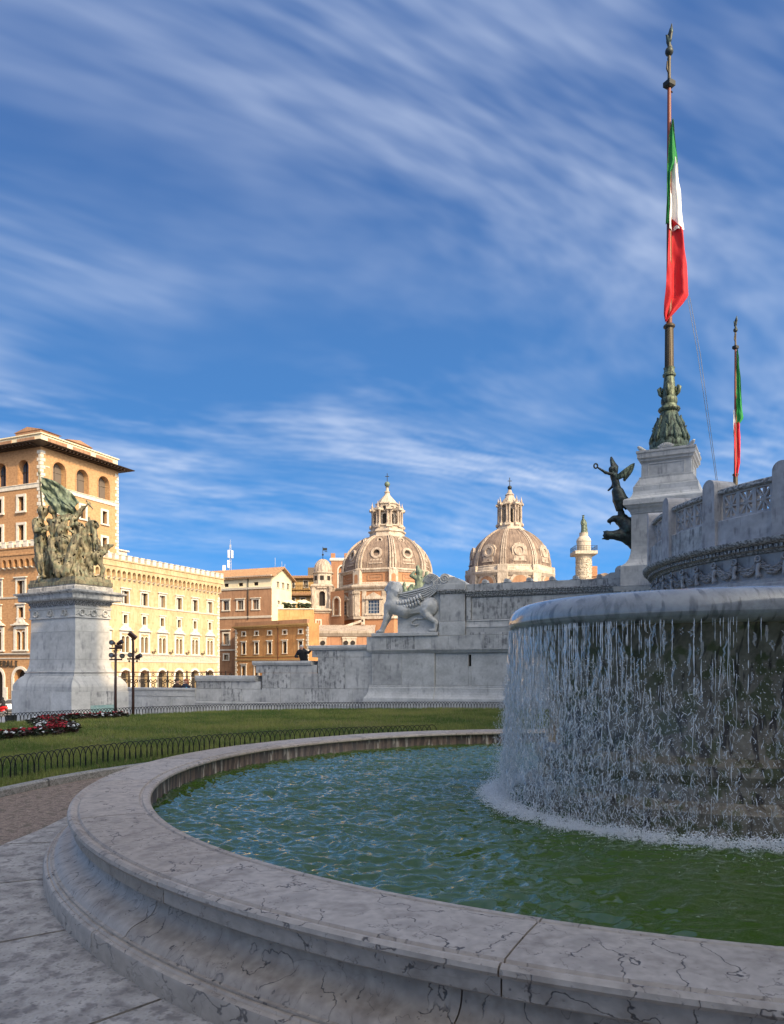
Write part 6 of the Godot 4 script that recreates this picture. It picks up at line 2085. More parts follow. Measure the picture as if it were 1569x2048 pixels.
	prism(st, PackedVector2Array([Vector2(-11.0, 9.0), Vector2(-5.4, 10.9), Vector2(-5.2, 10.5), Vector2(-9.9, 8.9)]), -140.9, -140.3)
	box(st, Vector3(-5.3, 10.6, -140.6), Vector3(0.6, 1.4, 0.6))
	obj("gable_coping", st, M.church_stone, p)
	# attic drum
	st = geo()
	oct(st, [Vector2(9.05, 17.4), Vector2(9.05, 20.2)], turn, X)
	obj("drum", st, M.church_brick, p)
	st = geo()
	oct(st, [Vector2(9.0, 19.75), Vector2(9.25, 19.8), Vector2(9.4, 20.05), Vector2(9.6, 20.2), Vector2(9.6, 20.4), Vector2(9.1, 20.55), Vector2(8.6, 20.6)], turn, X)
	oct(st, [Vector2(9.0, 17.45), Vector2(9.3, 17.5), Vector2(9.3, 17.8), Vector2(9.05, 17.95)], turn, X)
	obj("drum_cornice", st, M.church_stone, p)
	for k in 8:
		var a := turn + TAU * k / 8.0
		st = geo()
		var xf := Transform3D(Basis(Vector3.UP, -a + PI / 2), c + Vector3(cos(a), 0, sin(a)) * 9.0)
		block(st, Vector3(-0.85, 17.5, -0.9), Vector3(0.85, 20.15, 0.45), 0.06, xf)
		obj("buttress", st, M.church_stone, p)
		st = geo()
		prism(st, PackedVector2Array(arch_pts(0, 0.8, 17.7, 19.4, 8)), 0.40, 0.47, xf)
		obj("buttress_niche", st, M.church_brick, p)
		var a2 := turn + TAU * (k + 0.5) / 8.0
		var x2 := Transform3D(Basis(Vector3.UP, -a2 + PI / 2), c + Vector3(cos(a2), 0, sin(a2)) * 9.05 * cos(PI / 8.0))
		st = geo()
		for s in [-1, 1]: box(st, Vector3(0, 18.85 + s * 0.55, 0.03), Vector3(2.9, 0.14, 0.16), x2)
		for s in [-1, 1]: box(st, Vector3(s * 1.45, 18.85, 0.03), Vector3(0.14, 1.24, 0.15), x2)
		box(st, Vector3(0, 18.9, 0.02), Vector3(2.0, 0.35, 0.12), x2)
		obj("drum_panel", st, M.brown_plaster, p)
	# shell, ribs, windows
	var prof := dome_curve(8.75, 20.55, 3.9, 27.25, 14)
	st = geo()
	oct(st, prof, turn, X)
	obj("dome_shell", st, M.dome_lead, p)
	ribs(p, c, prof, turn, 8, 0.52, 0.26)
	# narrow seams of the lead on each face
	for k in 8:
		st = geo()
		for e in [-0.5, -0.22, 0.22, 0.5]:
			for j in prof.size() - 1:
				var q0: Vector2 = prof[j]; var q1: Vector2 = prof[j + 1]
				var a := turn + TAU * (k + 0.5) / 8.0
				var d := Vector3(cos(a), 0, sin(a)); var s := Vector3(-sin(a), 0, cos(a))
				var cc := cos(PI / 8.0); var sc := sin(PI / 8.0)
				tube(st, [c + d * (q0.x * cc + 0.02) + s * q0.x * sc * e + Vector3(0, q0.y, 0), c + d * (q1.x * cc + 0.02) + s * q1.x * sc * e + Vector3(0, q1.y, 0)], [0.06], 4, false)
		obj("lead_seams", st, M.dome_lead, p)
	for k in 8:
		var a := turn + TAU * (k + 0.5) / 8.0
		var d := Vector3(cos(a), 0, sin(a))
		var t1 := Basis(Vector3.UP, -a + PI / 2) * Basis(Vector3.RIGHT, -0.18)
		oculus(p, Transform3D(t1, c + d * 7.45 + Vector3(0, 23.4, 0)), 1.12, false, M.dome_rib)
		oculus(p, Transform3D(t1, c + d * 5.25 + Vector3(0, 26.15, 0)), 0.55, k % 2 == 1, M.dome_rib)
	# ring and lantern
	st = geo()
	oct(st, [Vector2(3.9, 27.1), Vector2(4.15, 27.2), Vector2(4.15, 27.4), Vector2(3.5, 27.5), Vector2(3.45, 28.2), Vector2(3.75, 28.35), Vector2(3.75, 28.6), Vector2(3.3, 28.75), Vector2(3.25, 29.3), Vector2(3.55, 29.45), Vector2(3.55, 29.65), Vector2(0, 29.65)], turn, X)
	obj("lantern_base", st, M.church_stone, p)
	lantern(p, c, 3.1, 29.65, 32.5, 8, turn)
	st = geo()
	oct(st, [Vector2(2.1, 32.4), Vector2(2.1, 33.8), Vector2(2.35, 33.9), Vector2(2.35, 34.1), Vector2(2.0, 34.2), Vector2(1.6, 34.8), Vector2(1.0, 35.4), Vector2(0.55, 35.9), Vector2(0.45, 36.3), Vector2(0.62, 36.45), Vector2(0.3, 36.7), Vector2(0.25, 37.3), Vector2(0.4, 37.4), Vector2(0.0, 37.5)], turn, X)
	obj("lantern_roof", st, M.church_stone, p)
	for k in 8:
		var a := turn + TAU * (k + 0.5) / 8.0
		st = geo(); box(st, Vector3(0, 33.1, 0), Vector3(0.55, 0.7, 0.1), Transform3D(Basis(Vector3.UP, -a + PI / 2), c + Vector3(cos(a), 0, sin(a)) * 1.96))
		obj("attic_light", st, M.opening, p)
	st = geo(true); ball(st, c + Vector3(0, 38.0, 0), Vector3(0.55, 0.55, 0.55), 14)
	obj("ball", st, M.bronze_flag, p)
	st = geo(); box(st, c + Vector3(0, 39.3, 0), Vector3(0.12, 1.7, 0.12)); box(st, c + Vector3(0, 39.55, 0), Vector3(0.8, 0.12, 0.118))
	obj("cross", st, M.iron, p)
	# bell turret
	var b := Vector3(-13.2, 0, -146.0)
	p = thing("bell_turret", "small domed bell turret with arched opening beside the church", "bell tower", b)
	st = geo()
	rect_lathe(st, [Vector2(0, -3.2), Vector2(0, 12.3)], 2.35, 2.35)
	obj("brick_shaft", st, M.salmon_plaster, p)
	st = geo(); rect_lathe(st, [Vector2(0.0, 12.2), Vector2(0.15, 12.3), Vector2(0.2, 12.5), Vector2(0.5, 12.7), Vector2(0.55, 12.95), Vector2(0.1, 13.15), Vector2(-0.2, 13.2)], 2.35, 2.35)
	obj("cornice", st, M.church_stone, p)
	window(p, Transform3D(Basis.IDENTITY, Vector3(0, 0, 2.32)), [-0.6, 0.75, 10.0, 10.9, false], 0.02, M.pane, M.trim, {"fw": 0.22, "out": 0.12})
	window(p, Transform3D(Basis.IDENTITY, Vector3(0, 0, 2.32)), [-0.5, 0.75, 6.6, 7.5, false], 0.02, M.pane, M.trim, {"fw": 0.2, "out": 0.12})
	st = geo()
	for s in 4:
		var xf := Transform3D(Basis(Vector3.UP, s * PI / 2), Vector3.ZERO) * Transform3D(Basis.IDENTITY, Vector3(0, 0, 1.65))
		wall_face(st, xf, -1.65, 1.65, 13.15, 17.4, [[0.0, 1.15, 13.7, 16.5, true]], 0.5)
	obj("belfry", st, M.church_stone, p)
	for s in 4:
		var xf := Transform3D(Basis(Vector3.UP, s * PI / 2), Vector3.ZERO)
		st = geo(); prism(st, PackedVector2Array(arch_pts(0, 1.15, 13.7, 16.5, 10)), 1.10, 1.14, xf)
		obj("bell_opening", st, M.opening, p)
		st = geo()
		block(st, Vector3(-1.95, 13.15, 1.2), Vector3(-1.35, 17.2, 1.95), 0.05, xf)
		# scrolled buttress and curved pediment
		prism(st, PackedVector2Array([Vector2(-2.5, 13.2), Vector2(-1.9, 13.2), Vector2(-1.9, 17.4), Vector2(-2.35, 17.4), Vector2(-2.05, 16.2), Vector2(-2.1, 15.0), Vector2(-2.45, 14.0)]), 1.35, 1.7, xf)
		prism(st, PackedVector2Array(arch_pts(0, 1.9, 17.0, 17.95, 10)), 1.5, 1.95, xf)
		obj("buttress", st, M.dome_rib, p)
	st = geo(); rect_lathe(st, [Vector2(0.0, 17.1), Vector2(0.25, 17.25), Vector2(0.4, 17.45), Vector2(0.4, 17.65), Vector2(-0.2, 17.9)], 1.7, 1.7)
	obj("belfry_cornice", st, M.church_stone, p)
	st = geo(); oct(st, [Vector2(1.85, 17.7), Vector2(1.85, 19.8), Vector2(2.1, 19.95), Vector2(2.15, 20.15), Vector2(1.8, 20.25), Vector2(0, 20.25)], PI / 8, I)
	obj("drum", st, M.church_stone, p)
	for k in 8:
		var a := PI / 8 + TAU * (k + 0.5) / 8.0
		st = geo(); box(st, Vector3(0, 19.0, 0), Vector3(0.7, 0.85, 0.1), Transform3D(Basis(Vector3.UP, -a + PI / 2), Vector3(cos(a), 0, sin(a)) * 1.72))
		obj("drum_opening", st, M.opening, p)
	st = geo(true)
	var dp := []
	for k in 10:
		var a := k / 9.0 * PI / 2
		dp.append(Vector2(cos(a) * 1.72, 20.25 + sin(a) * 2.5))
	lathe(st, dp, 26)
	obj("cupola", st, M.dome_rib, p)
	for k in 16:
		st = geo()
		var a := TAU * k / 16.0
		var pts := []
		for j in 9: pts.append(Vector3(cos(a) * dp[j].x, dp[j].y, sin(a) * dp[j].x))
		tube(st, pts, [0.07], 4, false)
		obj("cupola_rib", st, M.dome_rib, p)
	st = geo(true)
	tube(st, [Vector3(0, 22.6, 0), Vector3(0, 25.1, 0)], [0.06], 5)
	ball(st, Vector3(0, 23.6, 0), Vector3(0.2, 0.2, 0.2), 8)
	obj("finial", st, M.iron, p)
	st = geo()
	box(st, Vector3(0.42, 24.65, 0), Vector3(0.8, 0.5, 0.05)); box(st, Vector3(0.6, 24.2, 0), Vector3(0.5, 0.12, 0.05))
	obj("weather_vane", st, M.iron, p)

func make_second_church():
	var c := Vector3(26.15, 0, -170.0)
	var X := Transform3D(Basis.IDENTITY, c)
	var p := thing("domed_church", "church with rounded ribbed brown dome and slim arched lantern", "church")
	var turn := deg_to_rad(90.0 - 5.0 + 22.5)
	var st := geo(true)
	lathe(st, [Vector2(9.2, -3.2), Vector2(9.2, 21.8)], 48, 0, TAU, X)
	obj("drum", st, M.church_stone, p)
	st = geo()
	lathe(st, [Vector2(9.2, 21.4), Vector2(9.5, 21.6), Vector2(9.9, 22.2), Vector2(9.95, 22.6), Vector2(9.5, 22.8), Vector2(9.4, 23.3), Vector2(9.25, 23.5), Vector2(9.3, 23.8), Vector2(8.9, 24.0)], 48, 0, TAU, X)
	obj("drum_cornice", st, M.church_stone, p)
	for k in 8:
		var a := turn + TAU * k / 8.0
		var xf := Transform3D(Basis(Vector3.UP, -a + PI / 2), c + Vector3(cos(a), 0, sin(a)) * 9.2)
		st = geo(); block(st, Vector3(-1.1, 18.0, -0.6), Vector3(1.1, 23.9, 0.62), 0.06, xf)
		obj("buttress", st, M.church_stone, p)
		var a2 := turn + TAU * (k + 0.5) / 8.0
		var x2 := Transform3D(Basis(Vector3.UP, -a2 + PI / 2), c + Vector3(cos(a2), 0, sin(a2)) * 9.15)
		st = geo(); prism(st, PackedVector2Array(arch_pts(0, 4.6, 18.0, 22.2, 12)), -0.2, 0.28, x2)
		obj("arched_frame", st, M.dome_rib, p)
		st = geo(); prism(st, PackedVector2Array(arch_pts(0, 3.6, 18.0, 21.6, 12)), 0.2, 0.30, x2)
		obj("arched_window", st, M.brown_plaster, p)
	var prof := dome_curve(8.95, 23.9, 2.9, 32.5, 16)
	st = geo(true)
	lathe(st, prof, 64, 0, TAU, X)
	obj("dome_shell", st, M.dome_lead, p)
	ribs(p, c, prof, turn, 8, 0.50, 0.22)
	for k in 8:
		var a := turn + TAU * (k + 0.5) / 8.0
		oculus(p, Transform3D(Basis(Vector3.UP, -a + PI / 2) * Basis(Vector3.RIGHT, -0.1), c + Vector3(cos(a), 0, sin(a)) * 8.45 + Vector3(0, 26.9, 0)), 1.25, true, M.dome_rib)
		for e in [-0.24, -0.12, 0.12, 0.24]:
			var pts := []
			for q in prof: pts.append(c + Vector3(cos(a + e) * q.x, q.y, sin(a + e) * q.x))
			st = geo()
			tube(st, pts, [0.06], 4, false)
			obj("lead_seam", st, M.dome_lead, p)
	st = geo()
	oct(st, [Vector2(3.1, 32.3), Vector2(3.25, 32.45), Vector2(3.25, 32.8), Vector2(2.85, 32.95), Vector2(2.85, 33.9), Vector2(0, 33.9)], turn, X)
	obj("lantern_base", st, M.church_stone, p)
	lantern(p, c, 2.7, 33.9, 38.0, 8, turn, 1.7)
	st = geo()
	oct(st, [Vector2(1.9, 38.0), Vector2(2.0, 38.5), Vector2(1.7, 39.1), Vector2(1.15, 39.7), Vector2(0.9, 40.3), Vector2(1.05, 40.5), Vector2(0.6, 40.9), Vector2(0.35, 41.6), Vector2(0.0, 41.7)], turn, X)
	obj("lantern_roof", st, M.dome_rib, p)
	st = geo(true); ball(st, c + Vector3(0, 42.1, 0), Vector3(0.5, 0.5, 0.5), 12)
	obj("ball", st, M.iron, p)
	st = geo(); box(st, c + Vector3(0, 43.4, 0), Vector3(0.14, 1.9, 0.14)); box(st, c + Vector3(0, 43.6, 0), Vector3(0.9, 0.14, 0.138))
	obj("cross", st, M.iron, p)

func make_column():
	var p := thing("carved_column", "tall carved marble column with square platform and domed top", "column", Vector3(43.1, 0, -172.0))
	var st := geo(true)
	lathe(st, [Vector2(2.0, -3.2), Vector2(1.95, 4.0), Vector2(1.72, 27.0)], 40)
	obj("shaft", st, M.column_marble, p)
	# spiral band of reliefs
	st = geo(true)
	var n := 26 * 23
	var pts := []
	for k in n:
		var y := 0.5 + 26.0 * k / n
		var a := TAU * k / 26.0
		var r := lerpf(1.98, 1.73, y / 27.0)
		pts.append(Vector3(cos(a) * r, y, sin(a) * r))
	tube(st, pts, [0.08], 5, false)
	obj("spiral_border", st, M.column_marble, p)
	st = geo(true)
	for k in 900:
		var t := rng.randf()
		var y := 14.0 + 12.6 * t
		var a := rng.randf() * TAU
		var r := lerpf(1.98, 1.73, y / 27.0)
		ball(st, Vector3(cos(a) * r, y, sin(a) * r), Vector3(0.10, rng.randf_range(0.15, 0.34), 0.10), 5)
	tag(obj("relief_figures", st, M.column_marble, p), "", "", "", "stuff")
	st = geo(true)
	lathe(st, [Vector2(1.72, 26.6), Vector2(1.85, 26.75), Vector2(1.8, 26.9), Vector2(2.05, 27.2), Vector2(2.3, 27.35)], 40)
	obj("echinus", st, M.column_marble, p)
	st = geo(); block(st, Vector3(-2.5, 27.35, -2.5), Vector3(2.5, 28.1, 2.5), 0.08)
	obj("abacus", st, M.column_marble, p)
	st = geo()
	for s in 4:
		var xf := Transform3D(Basis(Vector3.UP, s * PI / 2), Vector3.ZERO)
		for k in 9: box(st, Vector3(-2.4 + k * 0.6, 28.65, 2.42), Vector3(0.06, 1.1, 0.06), xf)
		box(st, Vector3(0, 29.2, 2.42), Vector3(4.9, 0.07, 0.07), xf)
		box(st, Vector3(0, 28.7, 2.42), Vector3(4.9, 0.05, 0.05), xf)
	obj("railing", st, M.iron, p)
	st = geo(true)
	lathe(st, [Vector2(1.55, 28.1), Vector2(1.55, 30.3), Vector2(1.65, 30.4), Vector2(1.6, 30.6), Vector2(1.5, 31.0), Vector2(1.1, 31.5), Vector2(0.95, 31.6), Vector2(0.95, 32.3), Vector2(1.0, 32.4), Vector2(0, 32.45)], 28)
	obj("top_drum", st, M.column_marble, p)
	var sc := Sculpt.new(Vector3(-1.2, 32.3, -0.9), Vector3(1.2, 36.7, 0.9), 0.075)
	sc.chain([Vector3(-0.05, 32.5, 0), Vector3(0.0, 33.6, 0), Vector3(-0.1, 34.6, 0), Vector3(-0.1, 35.3, 0)], [0.62, 0.5, 0.52, 0.4], 0.2)
	sc.blob(Vector3(-0.12, 35.95, 0.05), Vector3(0.26, 0.32, 0.27), 0.1)
	sc.chain([Vector3(-0.4, 35.2, 0), Vector3(-0.65, 34.6, 0.2), Vector3(-0.45, 34.2, 0.4)], [0.17, 0.14, 0.12], 0.08)
	sc.chain([Vector3(0.3, 35.2, 0), Vector3(0.55, 34.5, 0.1), Vector3(0.3, 34.0, 0.4)], [0.17, 0.15, 0.12], 0.08)
	sc.slab(Vector3(-0.1, 36.36, 0), Vector3(0.34, 0.04, 0.34), 0.03, 0.02)
	sc.chain([Vector3(0.45, 34.6, 0), Vector3(0.62, 33.2, 0), Vector3(0.7, 32.5, 0)], [0.2, 0.24, 0.26], 0.15)
	sc.ruffle(fnl(181, 2.0, 2), 0.08, Vector3(1.6, 0.5, 1.6))
	var s := sculpted("saint_statue", sc, M.bronze_green)
	s.position = Vector3(43.1, 0, -172.0)
	tag(s, "green bronze robed figure standing on the carved column", "statue")

# ---------------------------------------------------------------- the monument whose bulk shades the forecourt, beyond the right of the view
func make_monument_body():
	var p := thing("marble_monument", "vast white marble monument rising beyond the fountain terrace", "monument")
	# x runs across the sun's bearing, z = 0 is the front 22 m from the path
	var s := Vector3(0.66, 0, 0.75)
	var q := Vector3(0.75, 0, -0.66)
	var xf := Transform3D(Basis(q, Vector3.UP, -s), s * 22.0)
	for b in [[-60.0, 11.5, 36.2, "south_wing"], [11.5, 13.4, 32.3, "sun_gap"], [13.4, 22.0, 36.8, "centre_block"], [22.0, 30.0, 31.5, "north_wing"]]:  # unseen blocks; heights and low gap are shaped to steer sun and shade
		var st := geo()
		block(st, Vector3(b[0], -3.2, -14.0), Vector3(b[1], b[2] - 1.6, 0.0), 0.1, xf)
		obj("wall", st, M.marble_clean, p)
		st = geo()
		mould(st, [Vector2(-14.0, b[2] - 1.6), Vector2(-14.0, b[2]), Vector2(0.0, b[2]), Vector2(0.7, b[2] - 0.3), Vector2(0.6, b[2] - 0.8), Vector2(0.2, b[2] - 1.2), Vector2(0.1, b[2] - 1.6)], b[0], b[1], xf)
		obj("cornice", st, M.marble_clean, p)
	var cm := geo(true)
	lathe(cm, [Vector2(1.0, 10.0), Vector2(0.95, 11.0), Vector2(0.85, 11.2), Vector2(0.78, 27.0), Vector2(1.0, 27.5), Vector2(1.1, 28.2), Vector2(0.0, 28.2)], 16)
	var mesh := mesh_of(cm)
	for k in 12: put("column", mesh, M.marble_clean, p, xf * Transform3D(Basis.IDENTITY, Vector3(-46.0 + k * 4.6, 0, 1.6)))
	var st := geo()
	block(st, Vector3(-50.0, -3.2, 0.02), Vector3(9.0, 10.0, 3.2), 0.1, xf)
	obj("podium", st, M.marble_clean, p)

# ---------------------------------------------------------------- statue pedestal and bronze group
const PX := Vector3(0.835, 0, 0.55)
const PZ := Vector3(-0.55, 0, 0.835)
const PC := Vector3(-13.13, 0, -31.2)

func make_statue_pedestal():
	var t := thing("statue_pedestal", "big flared marble pedestal with rosette frieze under the bronze group", "pedestal")
	t.transform = Transform3D(Basis(PX, Vector3.UP, PZ), PC)
	var hx := 2.02; var hz := 1.30
	var st := geo()
	rect_lathe(st, [Vector2(-0.08, -0.46), Vector2(-0.08, 0.755)], hx, hz)
	obj("core", st, M.marble, t)
	# facing stones of the base
	var L := Transform3D(Basis.IDENTITY, Vector3(0, 0, hz))
	var R := Transform3D(Basis(Vector3(0, 0, -1), Vector3.UP, Vector3(1, 0, 0)), Vector3(hx, 0, 0))
	for q in [[-2.02, -0.9, M.marble], [-0.9, 0.7, M.marble], [0.7, 2.02, M.marble_clean]]:
		st = geo(); block(st, Vector3(q[0] + 0.002, -0.46, -0.078), Vector3(q[1] - 0.002, 0.757, 0.0), 0.006, L); obj("base_stone", st, q[2], t)
	for q in [[-1.30, -0.47, -0.46, 0.757, M.marble_clean], [-0.47, 0.62, 0.22, 0.757, M.marble_black], [-0.47, 0.62, -0.46, 0.218, M.teal_stain], [0.62, 1.30, -0.46, 0.757, M.marble]]:
		st = geo(); block(st, Vector3(q[0] + 0.002, q[2], -0.078), Vector3(q[1] - 0.002, q[3], 0.0), 0.006, R); obj("base_stone", st, q[4], t)
	st = geo()
	rect_lathe(st, [Vector2(-0.03, 0.762), Vector2(-0.03, 0.95), Vector2(-0.06, 1.05), Vector2(-0.14, 1.18), Vector2(-0.24, 1.30), Vector2(-0.33, 1.37), Vector2(-0.34, 1.42), Vector2(-0.37, 1.44), Vector2(-0.37, 1.49)], hx, hz)
	obj("flared_course", st, M.marble, t)
	st = geo()
	rect_lathe(st, [Vector2(-0.345, 1.496), Vector2(-0.345, 1.53), Vector2(-0.40, 1.56), Vector2(-0.44, 1.66), Vector2(-0.475, 1.82), Vector2(-0.49, 2.02)], hx, hz)
	obj("shaft_course", st, M.marble, t)
	st = geo(); rect_lathe(st, [Vector2(-0.49, 2.026), Vector2(-0.52, 3.12)], hx, hz)
	obj("shaft_course", st, M.marble, t)
	st = geo(); rect_lathe(st, [Vector2(-0.52, 3.126), Vector2(-0.53, 3.64)], hx, hz)
	obj("shaft_course", st, M.marble_clean, t)
	st = geo()
	rect_lathe(st, [Vector2(-0.50, 3.645), Vector2(-0.47, 3.66), Vector2(-0.47, 3.70), Vector2(-0.50, 3.72), Vector2(-0.50, 4.00), Vector2(-0.47, 4.02), Vector2(-0.46, 4.10), Vector2(-0.50, 4.12)], hx, hz)
	obj("frieze", st, M.marble_clean, t)
	var rg := geo(true)
	lathe(rg, [Vector2(0.08, 0.0), Vector2(0.085, 0.06), Vector2(0.115, 0.085), Vector2(0.145, 0.06), Vector2(0.15, 0.0)], 16)
	ball(rg, Vector3(0, 0.01, 0), Vector3(0.045, 0.035, 0.045), 8)
	for s in [-1, 1]: tube(rg, [Vector3(s * 0.12, 0.02, -0.02), Vector3(s * 0.2, 0.02, 0.06), Vector3(s * 0.24, 0.01, 0.12)], [0.022, 0.018, 0.012], 5)
	var rm := mesh_of(rg)
	var turn := Basis(Vector3.RIGHT, PI / 2)
	for k in 3:
		put("rosette", rm, M.marble_clean, t, L * Transform3D(turn, Vector3(-1.05 + k * 0.95, 3.86, -0.50)))
		put("rosette", rm, M.marble_clean, t, R * Transform3D(turn, Vector3(-0.52 + k * 0.52, 3.86, -0.50)))
	st = geo()
	rect_lathe(st, [Vector2(-0.50, 4.122), Vector2(-0.50, 4.20), Vector2(-0.46, 4.22), Vector2(-0.46, 4.30), Vector2(-0.36, 4.36)], hx, hz)
	obj("neck", st, M.marble_soot, t)
	st = geo()
	rect_lathe(st, [Vector2(-0.20, 4.36), Vector2(-0.17, 4.40), Vector2(-0.17, 4.56), Vector2(-0.12, 4.60), Vector2(-0.05, 4.63), Vector2(-0.04, 4.69), Vector2(-0.30, 4.74), Vector2(-0.42, 4.76)], hx, hz)
	obj("cornice", st, M.marble_black, t)
	st = geo()
	rect_lathe(st, [Vector2(-0.42, 4.762), Vector2(-0.42, 4.88), Vector2(-0.46, 4.91), Vector2(-0.46, 4.96)], hx, hz)
	obj("top_block", st, M.marble_black, t)

func man(sc: Sculpt, feet: Array, hip: Vector3, chest: Vector3, head: Vector3, w := 0.24):
	for f in feet:
		var knee: Vector3 = (hip + f) * 0.5 + Vector3(0.04, 0.05, 0.08)
		sc.chain([hip + (f - hip) * 0.12, knee, f], [0.17, 0.125, 0.09], 0.08)
		sc.blob(f + Vector3(0.06, -0.02, 0.06), Vector3(0.14, 0.07, 0.12), 0.05)
	sc.chain([hip, (hip + chest) * 0.5, chest], [w * 0.9, w * 0.85, w * 1.15], 0.12)
	sc.limb(chest + Vector3(0, 0.18, 0), head - Vector3(0, 0.12, 0), 0.12, 0.09, 0.06)
	sc.blob(head, Vector3(0.17, 0.215, 0.19), 0.03)
	# brow, nose and hair
	sc.blob(head + Vector3(0.10, -0.02, 0.12), Vector3(0.05, 0.07, 0.05), 0.03)
	sc.blob(head + Vector3(-0.03, 0.09, -0.03), Vector3(0.19, 0.15, 0.20), 0.03)

func make_bronze_group():
	var t := thing("bronze_group", "bronze allegorical group with banner, heroes and eagle on marble pedestal", "statue", PC)
	var st := geo()
	rect_lathe(st, [Vector2(0.0, 4.962), Vector2(0.0, 5.10), Vector2(-0.04, 5.13), Vector2(-0.06, 5.26)], 1.60, 0.86, Transform3D(Basis(PX, Vector3.UP, PZ), Vector3.ZERO))
	obj("bronze_base", st, M.bronze_group, t)
	var sc := Sculpt.new(Vector3(-1.75, 4.85, -0.95), Vector3(2.05, 8.75, 1.35), 0.038)
	var PB := Basis(PX, Vector3.UP, PZ)
	# rocky ground
	for k in 26:
		var q := PB * Vector3(rng.randf_range(-1.4, 1.4), 5.24, rng.randf_range(-0.7, 0.7))
		sc.blob(q, Vector3(rng.randf_range(0.2, 0.42), rng.randf_range(0.08, 0.2), rng.randf_range(0.2, 0.4)), 0.08)
	# the man at the left, turned towards the others
	man(sc, [Vector3(-0.95, 5.38, 0.30), Vector3(-1.05, 5.38, -0.1)], Vector3(-1.08, 6.45, 0.12), Vector3(-1.18, 7.35, 0.12), Vector3(-1.03, 8.0, 0.16), 0.24)
	sc.chain([Vector3(-1.28, 7.60, 0.30), Vector3(-1.16, 7.20, 0.48), Vector3(-0.84, 7.28, 0.56)], [0.13, 0.11, 0.07], 0.05)
	for k in 4: sc.limb(Vector3(-0.84, 7.28, 0.56), Vector3(-0.66 + 0.01 * k, 7.36 - 0.06 * k, 0.58), 0.035, 0.022, 0.01)
	sc.chain([Vector3(-1.15, 6.6, 0.0), Vector3(-1.12, 6.1, 0.05), Vector3(-1.05, 5.7, 0.1)], [0.27, 0.27, 0.25], 0.1)
	# the youth behind, arm stretched along the banner
	man(sc, [Vector3(-0.6, 5.5, -0.35), Vector3(-0.4, 5.5, -0.4)], Vector3(-0.55, 6.6, -0.2), Vector3(-0.55, 7.5, -0.08), Vector3(-0.66, 8.12, 0.02), 0.27)
	sc.chain([Vector3(-0.38, 7.72, 0.05), Vector3(0.02, 7.80, 0.18), Vector3(0.30, 7.76, 0.22)], [0.15, 0.12, 0.08], 0.05)
	sc.chain([Vector3(-0.85, 7.7, 0.0), Vector3(-0.5, 7.55, 0.3), Vector3(-0.05, 7.62, 0.35)], [0.10, 0.13, 0.10], 0.06)
	for k in 7: sc.limb(Vector3(-0.35 + k * 0.1, 7.74, 0.30), Vector3(-0.38 + k * 0.1, 7.40, 0.38), 0.05, 0.03, 0.02)
	# shield with a mask
	sc.blob(Vector3(-0.30, 7.22, 0.46), Vector3(0.36, 0.50, 0.11), 0.04, Basis(Vector3.BACK, 0.35))
	sc.blob(Vector3(-0.34, 7.36, 0.58), Vector3(0.06, 0.04, 0.05), 0.02)
	sc.blob(Vector3(-0.18, 7.30, 0.58), Vector3(0.06, 0.04, 0.05), 0.02)
	# seated bare-chested hero
	sc.chain([Vector3(0.08, 6.15, 0.50), Vector3(0.06, 6.45, 0.55), Vector3(0.03, 6.72, 0.58)], [0.27, 0.24, 0.30], 0.1)
	for s in [-1, 1]: sc.blob(Vector3(0.03 + s * 0.13, 6.74, 0.82), Vector3(0.13, 0.10, 0.07), 0.05)
	sc.limb(Vector3(0.0, 6.95, 0.58), Vector3(-0.04, 7.08, 0.60), 0.11, 0.10, 0.04)
	sc.blob(Vector3(-0.07, 7.16, 0.64), Vector3(0.16, 0.20, 0.18), 0.03)
	sc.blob(Vector3(-0.05, 7.28, 0.62), Vector3(0.19, 0.14, 0.21), 0.02)
	for k in 6: sc.limb(Vector3(0.05, 7.34, 0.6), Vector3(0.22 + 0.05 * k, 7.34 - 0.07 * k, 0.5), 0.04, 0.02, 0.02)
	sc.chain([Vector3(0.34, 6.84, 0.56), Vector3(0.56, 6.62, 0.66), Vector3(0.58, 6.35, 0.85)], [0.14, 0.115, 0.08], 0.05)
	sc.chain([Vector3(-0.28, 6.84, 0.52), Vector3(-0.50, 6.50, 0.55), Vector3(-0.36, 6.2, 0.75)], [0.14, 0.115, 0.08], 0.05)
	sc.chain([Vector3(-0.02, 6.02, 0.60), Vector3(-0.10, 5.78, 0.95), Vector3(-0.02, 5.36, 0.98)], [0.24, 0.17, 0.12], 0.08)
	sc.chain([Vector3(0.22, 6.02, 0.60), Vector3(0.34, 5.82, 0.92), Vector3(0.36, 5.36, 0.96)], [0.24, 0.17, 0.12], 0.08)
	for k in 7: sc.chain([Vector3(-0.2 + k * 0.09, 6.16, 0.78), Vector3(-0.24 + k * 0.10, 5.8, 0.98), Vector3(-0.22 + k * 0.1, 5.4, 1.02)], [0.04, 0.045, 0.03], 0.02)
	# great drapery like a folded wing at his side
	for k in 6: sc.chain([Vector3(-0.50 + k * 0.035, 6.92 - k * 0.07, 0.66), Vector3(-0.46 + k * 0.06, 6.25 - k * 0.03, 0.78), Vector3(-0.14 + k * 0.06, 5.46, 0.92)], [0.07, 0.085, 0.06], 0.02)
	# bound bundle leaning on his arm
	sc.limb(Vector3(0.60, 6.86, 0.78), Vector3(0.28, 5.45, 1.0), 0.165, 0.215, 0.02)
	for k in 4: sc.limb(Vector3(0.57 - k * 0.085, 6.70 - k * 0.36, 0.79 + k * 0.055), Vector3(0.565 - k * 0.085, 6.68 - k * 0.36, 0.79 + k * 0.055), 0.19 + k * 0.01, 0.19 + k * 0.01, 0.01)
	sc.limb(Vector3(0.60, 6.86, 0.78), Vector3(0.64, 7.05, 0.77), 0.05, 0.03, 0.02)
